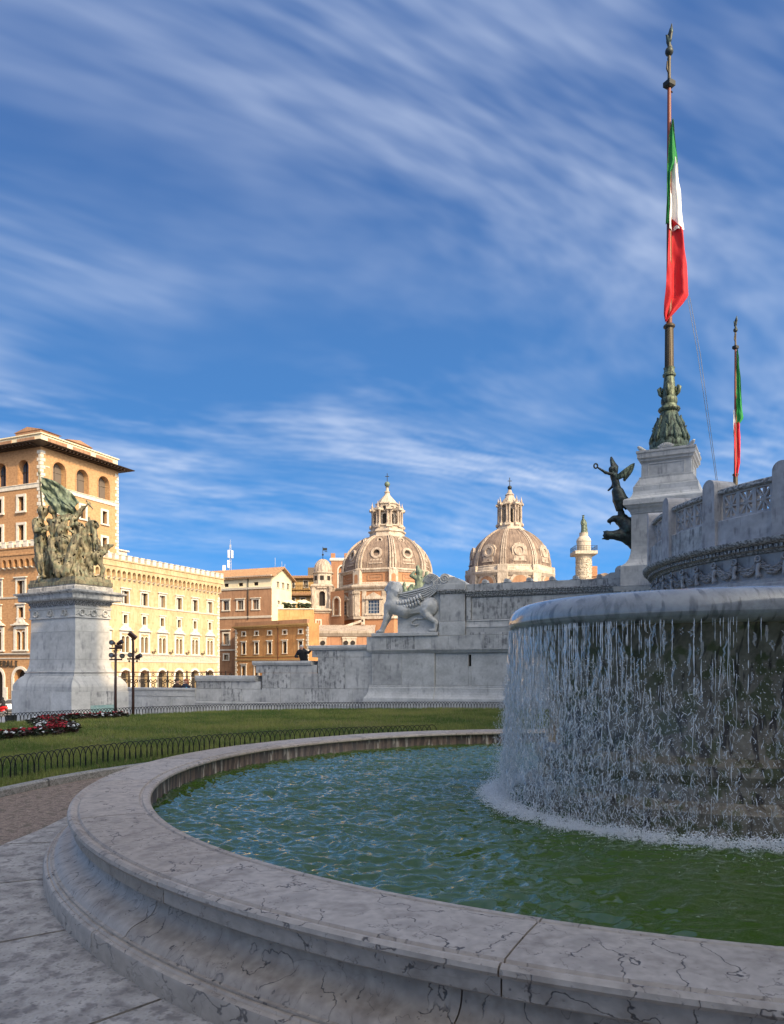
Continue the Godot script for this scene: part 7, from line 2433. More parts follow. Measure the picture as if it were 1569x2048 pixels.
	# rearing beast at the right: head, mane, chest
	sc.chain([Vector3(0.85, 6.2, 0.0), Vector3(0.82, 6.9, 0.02), Vector3(0.90, 7.40, 0.12)], [0.36, 0.27, 0.19], 0.12)
	sc.chain([Vector3(0.88, 7.48, 0.14), Vector3(1.12, 7.52, 0.30), Vector3(1.22, 7.44, 0.36)], [0.17, 0.13, 0.09], 0.06)
	sc.limb(Vector3(0.85, 7.62, 0.1), Vector3(0.78, 7.78, 0.08), 0.06, 0.03, 0.02)
	for k in 9:
		var q := k / 8.0
		sc.chain([Vector3(0.95 + 0.12 * q, 7.5 - q * 0.55, 0.28), Vector3(1.12 + 0.06 * q, 7.25 - q * 0.55, 0.36), Vector3(1.10, 6.98 - q * 0.5, 0.34)], [0.055, 0.06, 0.03], 0.02)
	sc.chain([Vector3(0.62, 6.9, 0.2), Vector3(0.55, 7.3, 0.3), Vector3(0.45, 7.48, 0.3), Vector3(0.2, 7.42, 0.32)], [0.12, 0.11, 0.1, 0.08], 0.06)
	# winged lion cub / eagle at the far right
	sc.chain([Vector3(0.95, 6.0, 0.35), Vector3(1.25, 6.15, 0.40), Vector3(1.42, 6.35, 0.42)], [0.2, 0.2, 0.12], 0.08)
	for k in 7: sc.chain([Vector3(1.28, 6.15 + k * 0.05, 0.35), Vector3(1.55, 6.34 + k * 0.05, 0.30), Vector3(1.62 + k * 0.04, 6.40 + k * 0.045, 0.26)], [0.055, 0.05, 0.025], 0.012)
	sc.chain([Vector3(1.0, 5.95, 0.45), Vector3(1.10, 5.65, 0.62), Vector3(1.00, 5.34, 0.60)], [0.13, 0.09, 0.07], 0.05)
	sc.chain([Vector3(1.32, 6.0, 0.35), Vector3(1.46, 5.7, 0.35), Vector3(1.42, 5.34, 0.38)], [0.13, 0.085, 0.07], 0.05)
	sc.chain([Vector3(1.02, 6.75, 0.30), Vector3(1.28, 6.85, 0.34), Vector3(1.40, 6.55, 0.38), Vector3(1.28, 6.2, 0.42)], [0.05, 0.055, 0.055, 0.05], 0.02)
	# rock and cloth that bind the group together
	for q in [[-0.75, 6.0, 0.0, 0.36, 0.75], [-0.45, 6.7, 0.1, 0.34, 0.6], [0.45, 6.5, 0.15, 0.34, 0.75], [0.6, 5.8, 0.3, 0.42, 0.5], [0.35, 7.2, 0.0, 0.26, 0.45]]: sc.blob(Vector3(q[0], q[1], q[2]), Vector3(q[3], q[4], 0.3), 0.1)
	# raised arm with a hammer
	sc.chain([Vector3(0.18, 7.72, 0.05), Vector3(0.42, 7.98, 0.10), Vector3(0.60, 8.20, 0.12)], [0.13, 0.10, 0.07], 0.05)
	sc.limb(Vector3(0.52, 8.10, 0.12), Vector3(0.86, 8.38, 0.14), 0.035, 0.035, 0.01)
	sc.limb(Vector3(0.74, 8.46, 0.14), Vector3(0.96, 8.14, 0.14), 0.045, 0.035, 0.01)
	# cloth spilling over the front
	for k in 8: sc.chain([Vector3(0.45 + k * 0.08, 5.95 - k * 0.05, 0.88 - k * 0.04), Vector3(0.60 + k * 0.08, 5.5 - k * 0.03, 0.98 - k * 0.04), Vector3(0.72 + k * 0.06, 5.02 + 0.02 * k, 1.08 - k * 0.06)], [0.06, 0.075, 0.04], 0.025)
	sc.ruffle(fnl(191, 3.2, 3), 0.075, Vector3(1.5, 0.5, 1.5))
	sculpted("figures", sc, M.bronze_group, t)
	# the banner and its staff
	st = geo(true)
	tube(st, [Vector3(-1.22, 9.80, 0.10), Vector3(-1.20, 9.45, 0.10), Vector3(-0.98, 7.45, 0.22)], [0.012, 0.032, 0.034], 6)
	ball(st, Vector3(-1.21, 9.62, 0.10), Vector3(0.06, 0.09, 0.06), 8)
	obj("banner_staff", st, M.bronze_group, t)
	st = geo(true)
	var n := 26
	var g := fnl(192, 1.2, 2)
	var grid := []
	for j in n + 1:
		var row := []
		for i in n + 1:
			var u := float(i) / n; var v := float(j) / n
			var a := Vector3(-1.16, 9.45, 0.10).lerp(Vector3(-1.02, 8.55, 0.20), v)
			var b := Vector3(0.36, 8.45, 0.02).lerp(Vector3(0.20, 7.72, 0.28), v)
			var p := a.lerp(b, u)
			p.y += 0.20 * sin(u * PI) * (1.0 - v * 1.8)
			p.z += 0.11 * sin(v * 8.0 + u * 5.0) * (0.3 + u) + g.get_noise_2d(u * 3.0, v * 3.0) * 0.15
			p.x += 0.05 * sin(v * 9.0 + u * 3.0)
			row.append(p)
		grid.append(row)
	for j in n:
		for i in n:
			for s in [0.0, -0.05]:
				var o := Vector3(0, 0, s)
				if s == 0.0: quad(st, grid[j][i] + o, grid[j][i + 1] + o, grid[j + 1][i + 1] + o, grid[j + 1][i] + o)
				else: quad(st, grid[j][i] + o, grid[j + 1][i] + o, grid[j + 1][i + 1] + o, grid[j][i + 1] + o)
	obj("banner", st, M.bronze_flag, t)

# ---------------------------------------------------------------- winged lion in relief
func make_winged_lion():
	var t := wall_thing("winged_lion", "marble winged lion in relief on the pier, wing tip curled", "statue")
	var st := geo()
	block(st, Vector3(-2.95, 2.993, -1.2), Vector3(-0.02, 3.135, 0.17), 0.015)
	obj("slab", st, M.marble_clean, t)
	st = geo()
	prism(st, PackedVector2Array([Vector2(-1.86, 3.137), Vector2(-1.86, 4.55), Vector2(-0.9, 4.75), Vector2(-0.015, 4.90), Vector2(-0.015, 3.137)]), -0.9, -0.06)
	obj("backing", st, M.marble_clean, t)
	var sc := Sculpt.new(Vector3(-3.05, 3.08, -0.75), Vector3(0.12, 5.62, 0.36), 0.028)
	sc.chain([Vector3(-2.02, 4.25, -0.1), Vector3(-1.5, 4.05, -0.06), Vector3(-1.0, 4.13, -0.08), Vector3(-0.5, 4.20, -0.08)], [0.34, 0.29, 0.21, 0.27], 0.12)
	sc.chain([Vector3(-2.10, 4.3, -0.12), Vector3(-2.06, 4.65, -0.12), Vector3(-2.06, 4.95, -0.12)], [0.33, 0.28, 0.24], 0.12)
	sc.blob(Vector3(-2.10, 5.04, -0.12), Vector3(0.27, 0.26, 0.25), 0.06)
	sc.blob(Vector3(-1.88, 4.95, -0.12), Vector3(0.20, 0.32, 0.24), 0.08)
	sc.blob(Vector3(-2.33, 4.98, -0.12), Vector3(0.14, 0.13, 0.14), 0.05)
	sc.blob(Vector3(-2.30, 4.82, -0.12), Vector3(0.10, 0.07, 0.10), 0.03)
	for k in 7: sc.chain([Vector3(-2.14 + k * 0.055, 5.27 - k * k * 0.008, 0.06), Vector3(-2.05 + k * 0.05, 4.95 - k * 0.02, 0.13), Vector3(-2.08 + k * 0.04, 4.66, 0.12)], [0.035, 0.045, 0.03], 0.012)
	sc.limb(Vector3(-2.44, 4.97, -0.12), Vector3(-2.30, 4.90, 0.02), 0.05, 0.05, 0.02)
	sc.blob(Vector3(-2.16, 5.16, 0.08), Vector3(0.05, 0.07, 0.03), 0.02)
	sc.blob(Vector3(-2.28, 5.06, 0.02), Vector3(0.06, 0.025, 0.03), 0.01)
	sc.blob(Vector3(-2.02, 5.22, 0.08), Vector3(0.06, 0.07, 0.05), 0.02)
	# forelegs
	sc.chain([Vector3(-2.24, 4.25, 0.02), Vector3(-2.30, 3.80, 0.04), Vector3(-2.42, 3.50, 0.04), Vector3(-2.50, 3.24, 0.05)], [0.19, 0.135, 0.10, 0.10], 0.06)
	sc.blob(Vector3(-2.60, 3.20, 0.05), Vector3(0.19, 0.085, 0.12), 0.04)
	sc.chain([Vector3(-2.28, 4.2, -0.35), Vector3(-2.45, 3.75, -0.38), Vector3(-2.62, 3.42, -0.38), Vector3(-2.74, 3.24, -0.38)], [0.18, 0.13, 0.10, 0.10], 0.06)
	sc.blob(Vector3(-2.82, 3.2, -0.38), Vector3(0.17, 0.085, 0.12), 0.04)
	# hind leg, stepping back
	sc.blob(Vector3(-0.42, 4.18, -0.02), Vector3(0.34, 0.40, 0.16), 0.08)
	sc.chain([Vector3(-0.60, 4.0, 0.02), Vector3(-0.52, 3.82, 0.06), Vector3(-0.22, 3.60, 0.04), Vector3(-0.14, 3.50, 0.02), Vector3(-0.20, 3.24, 0.02)], [0.20, 0.14, 0.10, 0.085, 0.085], 0.05)
	sc.blob(Vector3(-0.30, 3.2, 0.03), Vector3(0.17, 0.075, 0.10), 0.04)
	sc.chain([Vector3(-0.85, 4.02, 0.0), Vector3(-0.70, 3.92, 0.03), Vector3(-0.45, 3.74, 0.05)], [0.10, 0.10, 0.08], 0.05)
	for k in 3: sc.limb(Vector3(-1.25 + k * 0.1, 3.92, 0.09), Vector3(-0.85 + k * 0.05, 4.06 - k * 0.03, 0.07), 0.03, 0.02, 0.03)
	sc.ruffle(fnl(195, 5.0, 2), 0.012)
	sculpted("body", sc, M.marble_clean, t)
	# wing: overlapping feathers swept back and curled up at the tip
	for k in 6:
		st = geo(true)
		var pts := []; var rr := []
		var c := Vector2(-0.36, 5.12)
		var r0 := 0.40 - 0.058 * (5 - k)
		var s0 := Vector2(-1.92 + 0.16 * k, 4.72 - 0.055 * k)
		var a0 := -PI * 0.36
		var e0 := c + Vector2(cos(a0), sin(a0)) * r0
		for j in 14:
			var u := j / 14.0
			var m := Vector2(lerpf(s0.x, e0.x, 0.55), lerpf(s0.y, e0.y, 0.30) - 0.03 * k)
			var p := s0.lerp(m, u).lerp(m.lerp(e0, u), u)
			pts.append(Vector3(p.x, p.y, 0.03)); rr.append(0.034)
		for j in 15:
			var u := j / 14.0
			var a := a0 + u * (PI * 1.30 + 0.3 * (5 - k) * 0.2)
			var r := r0 * (1.0 - 0.10 * u)
			pts.append(Vector3(c.x + cos(a) * r, c.y + sin(a) * r, 0.03)); rr.append(lerpf(0.034, 0.020, u))
		tube(st, pts, rr, 7)
		obj("feather", st, M.marble_clean, t)
	# web of the wing behind the feathers
	st = geo()
	var web := PackedVector2Array([Vector2(-1.98, 4.55), Vector2(-1.93, 4.76), Vector2(-1.3, 4.86), Vector2(-0.75, 5.0), Vector2(-0.60, 5.22), Vector2(-0.48, 5.42), Vector2(-0.30, 5.47), Vector2(-0.12, 5.40), Vector2(-0.03, 5.2), Vector2(-0.05, 4.9), Vector2(-0.35, 4.62), Vector2(-0.9, 4.44), Vector2(-1.35, 4.38), Vector2(-1.9, 4.40)])
	prism(st, web, -0.45, 0.0)
	obj("wing_web", st, M.marble_clean, t)
	# short scalloped feathers under the wing
	for row in 2:
		for k in 9 - row:
			st = geo(true)
			var x := -1.80 + k * 0.125 + row * 0.05
			var y := 4.30 + k * 0.03 - row * 0.16 - 0.06 * sin(k / 8.0 * PI)
			tube(st, [Vector3(x - 0.02, y + 0.14, 0.14), Vector3(x + 0.03, y + 0.04, 0.18), Vector3(x + 0.07, y - 0.08, 0.165)], [0.05, 0.062, 0.035], 6)
			obj("covert_feather", st, M.marble_clean, t)
	st = geo(true)
	var tail := [Vector3(-0.45, 3.80, -0.03), Vector3(-0.75, 3.70, -0.03), Vector3(-1.05, 3.70, -0.03), Vector3(-1.22, 3.60, -0.03), Vector3(-1.22, 3.48, -0.03), Vector3(-1.08, 3.43, -0.03), Vector3(-0.95, 3.48, -0.03)]
	tube(st, tail, [0.035, 0.032, 0.03, 0.03, 0.032, 0.04, 0.02], 6)
	obj("tail", st, M.marble_clean, t)

# ---------------------------------------------------------------- winged victory over the ship's prow, and the bronze behind the lion
func make_victory():
	var t := thing("winged_victory", "dark bronze winged victory holding out a wreath above a prow", "statue", Vector3(7.75, 0, -26.2))
	var sc := Sculpt.new(Vector3(-1.0, 6.9, -0.6), Vector3(0.75, 9.15, 0.6), 0.028)
	sc.chain([Vector3(-0.14, 8.24, 0), Vector3(-0.08, 7.98, 0), Vector3(-0.02, 7.72, 0)], [0.14, 0.115, 0.15], 0.06)
	sc.limb(Vector3(-0.17, 8.3, 0), Vector3(-0.22, 8.38, 0.01), 0.06, 0.055, 0.03)
	sc.blob(Vector3(-0.25, 8.46, 0.01), Vector3(0.088, 0.11, 0.09), 0.02)
	sc.blob(Vector3(-0.21, 8.50, 0.0), Vector3(0.10, 0.09, 0.10), 0.02)
	sc.chain([Vector3(-0.22, 8.27, 0.1), Vector3(-0.48, 8.32, 0.16), Vector3(-0.74, 8.48, 0.18)], [0.062, 0.05, 0.034], 0.03)
	sc.chain([Vector3(-0.10, 8.22, -0.12), Vector3(-0.12, 7.95, -0.22), Vector3(-0.28, 7.80, -0.22)], [0.06, 0.05, 0.035], 0.03)
	# blown skirt
	for k in 9:
		var a := TAU * k / 9.0
		sc.chain([Vector3(-0.02 + cos(a) * 0.10, 7.72, sin(a) * 0.10), Vector3(0.08 + cos(a) * 0.17, 7.42, sin(a) * 0.18), Vector3(0.16 + cos(a) * 0.19 + (0.12 if cos(a) > 0.3 else 0.0), 7.08 + (0.14 if cos(a) > 0.3 else 0.0), sin(a) * 0.2)], [0.10, 0.09, 0.045], 0.05)
	sc.limb(Vector3(0.05, 7.2, 0.05), Vector3(0.10, 6.98, 0.05), 0.10, 0.07, 0.05)
	sculpted("figure", sc, M.bronze_dark, t)
	for side in 2:
		var st := geo(true)
		for k in 11:
			var q := k / 10.0
			var root := Vector3(-0.06, 8.22 - q * 0.10, -0.12 if side == 0 else 0.10)
			var tip: Vector3
			var mid: Vector3
			if side == 0:
				mid = Vector3(-0.14 + 0.13 * q, 8.62 - 0.10 * q, -0.20); tip = Vector3(-0.17 + 0.20 * q, 8.97 - 0.10 * sin(q * 3.0) - 0.28 * q * q, -0.26)
			else:
				mid = Vector3(0.22 - 0.05 * q, 8.42 - 0.20 * q, 0.12); tip = Vector3(0.52 - 0.05 * q - 0.28 * q * q, 8.64 - 0.60 * q, 0.10)
			tube(st, [root, mid, mid.lerp(tip, 0.7), tip], [0.05, 0.066, 0.06, 0.03], 6)
		obj("wing", st, M.bronze_dark if side == 0 else M.bronze_green, t)
	var st2 := geo(true)
	var ring := []
	for k in 17:
		var a := TAU * k / 16.0
		ring.append(Vector3(-0.82 + cos(a) * 0.062, 8.54 + sin(a) * 0.078, 0.18))
	tube(st2, ring, [0.028], 6)
	obj("wreath", st2, M.bronze_dark, t)
	# prow
	t = thing("bronze_prow", "dark bronze ship prow with wolf head jutting from flag pedestal", "statue", Vector3(7.75, 0, -26.2))
	sc = Sculpt.new(Vector3(-0.75, 5.6, -0.5), Vector3(1.2, 7.15, 0.5), 0.03)
	sc.chain([Vector3(0.95, 6.35, 0), Vector3(0.45, 6.45, 0), Vector3(0.10, 6.72, 0)], [0.42, 0.34, 0.20], 0.12)
	sc.chain([Vector3(0.15, 6.80, 0), Vector3(-0.15, 6.78, 0), Vector3(-0.33, 6.70, 0)], [0.16, 0.10, 0.06], 0.06)
	sc.limb(Vector3(-0.26, 6.70, 0), Vector3(-0.28, 6.55, 0), 0.04, 0.015, 0.02)
	sc.limb(Vector3(0.12, 6.92, 0.06), Vector3(0.10, 7.06, 0.07), 0.05, 0.025, 0.02)
	sc.limb(Vector3(0.12, 6.92, -0.06), Vector3(0.10, 7.06, -0.07), 0.05, 0.025, 0.02)
	sc.chain([Vector3(0.55, 6.12, 0), Vector3(0.05, 6.22, 0), Vector3(-0.38, 6.22, 0)], [0.26, 0.17, 0.14], 0.1)
	for k in 3: sc.limb(Vector3(-0.36, 6.32 - k * 0.11, 0), Vector3(-0.55, 6.34 - k * 0.125, 0), 0.06, 0.02, 0.02)
	sc.chain([Vector3(0.25, 6.05, 0), Vector3(0.55, 5.88, 0), Vector3(1.0, 5.82, 0)], [0.12, 0.16, 0.2], 0.1)
	sc.limb(Vector3(0.10, 6.98, 0.0), Vector3(0.10, 6.95, 0), 0.12, 0.12, 0.03)
	sc.ruffle(fnl(196, 4.0, 2), 0.02)
	sculpted("hull", sc, M.bronze_dark, t)
	# the other bronze group far behind the lion
	t = thing("bronze_rider", "green bronze winged figure showing above the marble lion's back", "statue", Vector3(1.45, 0, -44.0))
	sc = Sculpt.new(Vector3(-0.95, 5.9, -0.5), Vector3(0.95, 7.8, 0.6), 0.04)
	sc.chain([Vector3(0.05, 6.1, 0.1), Vector3(0.1, 6.7, 0.1), Vector3(0.12, 7.25, 0.08), Vector3(0.02, 7.5, 0.08)], [0.26, 0.2, 0.17, 0.11], 0.1)
	sc.chain([Vector3(-0.1, 6.9, 0.1), Vector3(-0.35, 7.0, 0.15), Vector3(-0.2, 7.2, 0.15)], [0.13, 0.11, 0.08], 0.06)
	sc.chain([Vector3(0.3, 6.2, 0), Vector3(0.5, 6.7, 0), Vector3(0.55, 7.2, 0)], [0.25, 0.22, 0.1], 0.1)
	sc.chain([Vector3(-0.75, 6.2, 0.1), Vector3(-0.75, 6.5, 0.1), Vector3(-0.72, 6.65, 0.1)], [0.14, 0.11, 0.05], 0.05)
	sc.chain([Vector3(-0.5, 6.1, 0.1), Vector3(-0.3, 6.4, 0.15), Vector3(0.0, 6.2, 0.1)], [0.12, 0.12, 0.12], 0.06)
	sc.blob(Vector3(0.0, 6.0, 0), Vector3(0.9, 0.2, 0.4), 0.1)
	sc.ruffle(fnl(197, 3.0, 2), 0.04)
	sculpted("figure", sc, M.bronze_flag, t)
	var ped := thing("statue_plinth", "plain marble plinth hidden behind lion wall, bearing green bronze", "pedestal", Vector3(1.45, 0, -44.0))
	st2 = geo(); rect_lathe(st2, [Vector2(0.3, -3.2), Vector2(0.3, 0.6), Vector2(0.0, 1.0), Vector2(0.0, 5.4), Vector2(0.2, 5.6), Vector2(0.2, 5.88)], 1.0, 0.8)
	obj("shaft", st2, M.marble_clean, ped)

# ---------------------------------------------------------------- flagpoles and flags
func pole(label: String, at: Vector3) -> Node3D:
	var t := thing("flagpole", label, "flagpole", at, 0.0, "bronze flagpoles of the monument")
	var st := geo(true)
	lathe(st, [Vector2(0.74, 9.002), Vector2(0.76, 9.1), Vector2(0.70, 9.16), Vector2(0.64, 9.2), Vector2(0.655, 9.30), Vector2(0.62, 9.40), Vector2(0.58, 9.46), Vector2(0.60, 9.54), Vector2(0.57, 9.62), Vector2(0.53, 9.74), Vector2(0.46, 9.95), Vector2(0.385, 10.16), Vector2(0.31, 10.34), Vector2(0.28, 10.46)], 28)
	obj("bronze_foot", st, M.bronze_green, t)
	# acanthus leaves and lion masks round the foot
	for k in 12:
		var a := TAU * k / 12.0
		st = geo(true)
		var d := Vector3(cos(a), 0, sin(a))
		tube(st, [d * 0.60 + Vector3(0, 9.30, 0), d * 0.62 + Vector3(0, 9.5, 0), d * 0.53 + Vector3(0, 9.72, 0), d * 0.50 + Vector3(0, 9.86, 0), d * 0.57 + Vector3(0, 9.92, 0)], [0.04, 0.07, 0.065, 0.05, 0.025], 6)
		obj("leaf", st, M.bronze_green, t)
	for k in 8:
		var a := TAU * (k + 0.5) / 8.0
		st = geo(true)
		var d := Vector3(cos(a), 0, sin(a))
		tube(st, [d * 0.46 + Vector3(0, 9.82, 0), d * 0.44 + Vector3(0, 10.02, 0), d * 0.36 + Vector3(0, 10.22, 0), d * 0.38 + Vector3(0, 10.32, 0)], [0.05, 0.075, 0.055, 0.025], 6)
		ball(st, d * 0.40 + Vector3(0, 10.05, 0), Vector3(0.09, 0.11, 0.09), 8)
		obj("leaf", st, M.bronze_green, t)
	st = geo(true)
	lathe(st, [Vector2(0.265, 10.46), Vector2(0.34, 10.49), Vector2(0.37, 10.54), Vector2(0.35, 10.60), Vector2(0.27, 10.64), Vector2(0.245, 10.72), Vector2(0.27, 10.78), Vector2(0.27, 10.90), Vector2(0.25, 10.95), Vector2(0.215, 11.0), Vector2(0.20, 11.3), Vector2(0.175, 11.60), Vector2(0.17, 11.66), Vector2(0.215, 11.70), Vector2(0.22, 11.76), Vector2(0.18, 11.80), Vector2(0.17, 11.92), Vector2(0.19, 11.98), Vector2(0.15, 12.0)], 24)
	obj("bronze_stem", st, M.bronze_green, t)
	for k in 4:
		var a := TAU * (k + 0.3) / 4.0
		st = geo(true)
		var d := Vector3(cos(a), 0, sin(a)); var s := Vector3(-sin(a), 0, cos(a))
		tube(st, [d * 0.2 + Vector3(0, 11.0, 0), d * 0.30 + Vector3(0, 11.12, 0), d * 0.33 + Vector3(0, 11.28, 0), d * 0.27 + Vector3(0, 11.36, 0)], [0.05, 0.07, 0.08, 0.03], 6)
		var rg := []
		for j in 13: rg.append(d * 0.225 + s * cos(TAU * j / 12.0) * 0.075 + Vector3(0, 11.22 + sin(TAU * j / 12.0) * 0.09, 0))
		tube(st, rg, [0.022], 5)
		obj("ornament", st, M.bronze_green, t)
	st = geo(true)
	# fluted gilt shaft
	var flute := 16
	for k in flute:
		for e in 2:
			var a := TAU * (k + e * 0.5) / flute; var b := TAU * (k + e * 0.5 + 0.5) / flute
			var r0 := 0.150 if e == 0 else 0.128; var r1 := 0.128 if e == 0 else 0.150
			quad(st, Vector3(cos(a) * r0, 12.0, sin(a) * r0), Vector3(cos(b) * r1, 12.0, sin(b) * r1), Vector3(cos(b) * r1 * 0.94, 13.36, sin(b) * r1 * 0.94), Vector3(cos(a) * r0 * 0.94, 13.36, sin(a) * r0 * 0.94))
	obj("fluted_shaft", st, M.gilt, t)
	st = geo(true)
	lathe(st, [Vector2(0.14, 13.34), Vector2(0.19, 13.38), Vector2(0.195, 13.43), Vector2(0.15, 13.48), Vector2(0.10, 13.5)], 20)
	obj("collar", st, M.gilt, t)
	st = geo(true)
	lathe(st, [Vector2(0.098, 13.48), Vector2(0.092, 15.0), Vector2(0.062, 21.62), Vector2(0.0, 21.62)], 14)
	obj("red_pole", st, M.pole_red, t)
	st = geo(); rect_lathe(st, [Vector2(0.0, 21.60), Vector2(0.06, 21.66), Vector2(0.06, 21.82), Vector2(0.0, 21.86)], 0.085, 0.085, Transform3D(Basis(Vector3.UP, 0.5), Vector3.ZERO))
	obj("square_collar", st, M.iron, t)
	st = geo(true)
	lathe(st, [Vector2(0.07, 21.86), Vector2(0.055, 22.0), Vector2(0.055, 22.55), Vector2(0.07, 22.62), Vector2(0.05, 22.7)], 12)
	tube(st, [Vector3(-0.04, 22.1, 0.03), Vector3(-0.085, 22.25, 0.03), Vector3(-0.08, 22.5, 0.03)], [0.02, 0.035, 0.02], 6)
	obj("gilt_stem", st, M.gilt, t)
	st = geo(true); ball(st, Vector3(0, 22.86, 0), Vector3(0.14, 0.15, 0.14), 14)
	obj("orb", st, M.bronze_dark, t)
	var sc := Sculpt.new(Vector3(-0.22, 22.92, -0.22), Vector3(0.25, 23.85, 0.22), 0.02)
	sc.chain([Vector3(0.0, 23.02, 0), Vector3(-0.02, 23.2, 0), Vector3(-0.07, 23.38, 0)], [0.05, 0.075, 0.045], 0.03)
	sc.limb(Vector3(-0.07, 23.40, 0), Vector3(-0.12, 23.43, 0), 0.035, 0.015, 0.02)
	sc.chain([Vector3(0.02, 23.22, 0.05), Vector3(0.05, 23.5, 0.06), Vector3(0.07, 23.78, 0.04)], [0.05, 0.06, 0.02], 0.03)
	sc.chain([Vector3(0.02, 23.22, -0.05), Vector3(0.04, 23.5, -0.07), Vector3(0.05, 23.7, -0.05)], [0.05, 0.06, 0.02], 0.03)
	sc.limb(Vector3(0.03, 23.1, 0), Vector3(0.09, 22.98, 0), 0.04, 0.03, 0.02)
	sculpted("eagle", sc, M.bronze_dark, t)
	st = geo(true)
	tube(st, [Vector3(0.07, 21.5, 0), Vector3(0.11, 21.45, 0.0)], [0.025], 5)
	obj("pulley", st, M.iron, t)
	return t

# a strip of hanging cloth: tables of [y, left x, right x], top to bottom
func cloth(parent: Node3D, called: String, rows: Array, z: float, folds: float, amp: float, mat: Material, seed_: int):
	var st := geo(true)
	var nx := 16
	var ny := 48
	var g := fnl(seed_, 1.1, 2)
	var grid := []
	for j in ny + 1:
		var y := lerpf(rows[0][0], rows[rows.size() - 1][0], float(j) / ny)
		var k := 0
		while k < rows.size() - 2 and rows[k + 1][0] > y: k += 1
		var f := clampf((rows[k][0] - y) / (rows[k][0] - rows[k + 1][0]), 0.0, 1.0)
		var l := lerpf(rows[k][1], rows[k + 1][1], f); var r := lerpf(rows[k][2], rows[k + 1][2], f)
		var line := []
		for i in nx + 1:
			var u := float(i) / nx
			var wv := sin(u * folds + y * 0.5 + g.get_noise_2d(u, y * 0.4) * 2.0)
			line.append(Vector3(lerpf(l, r, u), y, z + wv * amp * (0.4 + 0.6 * (r - l)) + g.get_noise_2d(u * 2.0, y) * 0.03))
		grid.append(line)
	for s in 2:
		var o := Vector3(0, 0, -0.008 * s)
		for j in ny:
			for i in nx:
				if s == 0: quad(st, grid[j][i], grid[j][i + 1], grid[j + 1][i + 1], grid[j + 1][i])
				else: quad(st, grid[j][i] + o, grid[j + 1][i] + o, grid[j + 1][i + 1] + o, grid[j][i + 1] + o)
	obj(called, st, mat, parent)

func make_flags():
	var p1 := pole("tall red flagpole with eagle on the pedestal beside the terrace", Vector3(9.53, 0, -26.3))
	p1.rotation.y = 0.0
	var p2 := copy(p1, "distant red flagpole with eagle standing behind the pierced parapet")
	p2.position = Vector3(22.45, 0.95, -50.0)
	var ped := thing("flag_pedestal", "farther marble flagpole pedestal hidden behind the pierced parapet", "pedestal", Vector3(22.45, 0.95, -50.0))
	var st := geo(); rect_lathe(st, [Vector2(0.5, -4.15), Vector2(0.5, 4.4), Vector2(0.1, 5.5), Vector2(0.0, 6.9), Vector2(0.3, 7.2), Vector2(-0.2, 8.0), Vector2(-0.1, 8.998)], 1.05, 1.05)
	obj("shaft", st, M.marble_clean, ped)
	var f := thing("flag", "green white and red flag hanging limp from the near flagpole", "flag", Vector3(9.53, 0, -26.3))
	cloth(f, "green_stripe", [[20.45, 0.06, 0.09], [19.8, -0.05, 0.18], [19.02, -0.08, 0.27], [18.7, -0.10, 0.02], [17.8, -0.13, -0.01], [16.88, -0.17, -0.04]], 0.12, 9.0, 0.10, M.flag_green, 201)
	cloth(f, "white_stripe", [[19.14, 0.03, 0.255], [18.2, -0.02, 0.34], [17.4, -0.04, 0.41], [16.68, -0.06, 0.48]], 0.10, 8.0, 0.13, M.flag_white, 202)
	cloth(f, "red_stripe", [[17.0, -0.05, 0.09], [16.72, -0.07, 0.47], [15.5, -0.14, 0.58], [14.45, -0.20, 0.65], [14.2, -0.215, 0.48], [13.78, -0.235, 0.10], [13.52, -0.19, -0.14]], 0.11, 8.5, 0.14, M.flag_red, 203)
	f = thing("flag", "green white and red flag hanging from the distant flagpole", "flag", Vector3(22.45, 0, -50.0))
	cloth(f, "green_stripe", [[22.5, 0.05, 0.12], [20.5, 0.02, 0.28], [19.0, 0.0, 0.38], [18.0, -0.02, 0.48], [17.65, 0.04, 0.22]], 0.14, 8.0, 0.14, M.flag_green, 204)
	cloth(f, "white_stripe", [[18.6, -0.16, -0.06], [17.3, -0.18, -0.05], [16.85, -0.17, -0.08]], 0.05, 5.0, 0.08, M.flag_white, 205)
	cloth(f, "red_stripe", [[17.75, -0.12, 0.24], [16.5, -0.14, 0.26], [15.1, -0.12, 0.22], [14.2, -0.10, 0.06]], 0.12, 7.0, 0.12, M.flag_red, 206)
	var r := thing("halyard", "pair of thin flag ropes slanting down to the parapet", "rope")
	st = geo()
	tube(st, [Vector3(10.20, 14.35, -26.2), Vector3(10.36, 12.2, -25.7), Vector3(10.66, 7.6, -25.0)], [0.009], 5)
	obj("cord", st, M.rope, r)
	st = geo()
	tube(st, [Vector3(10.12, 14.38, -26.2), Vector3(10.27, 12.2, -25.7), Vector3(10.62, 7.6, -25.0)], [0.009], 5)
	obj("cord", st, M.rope, r)

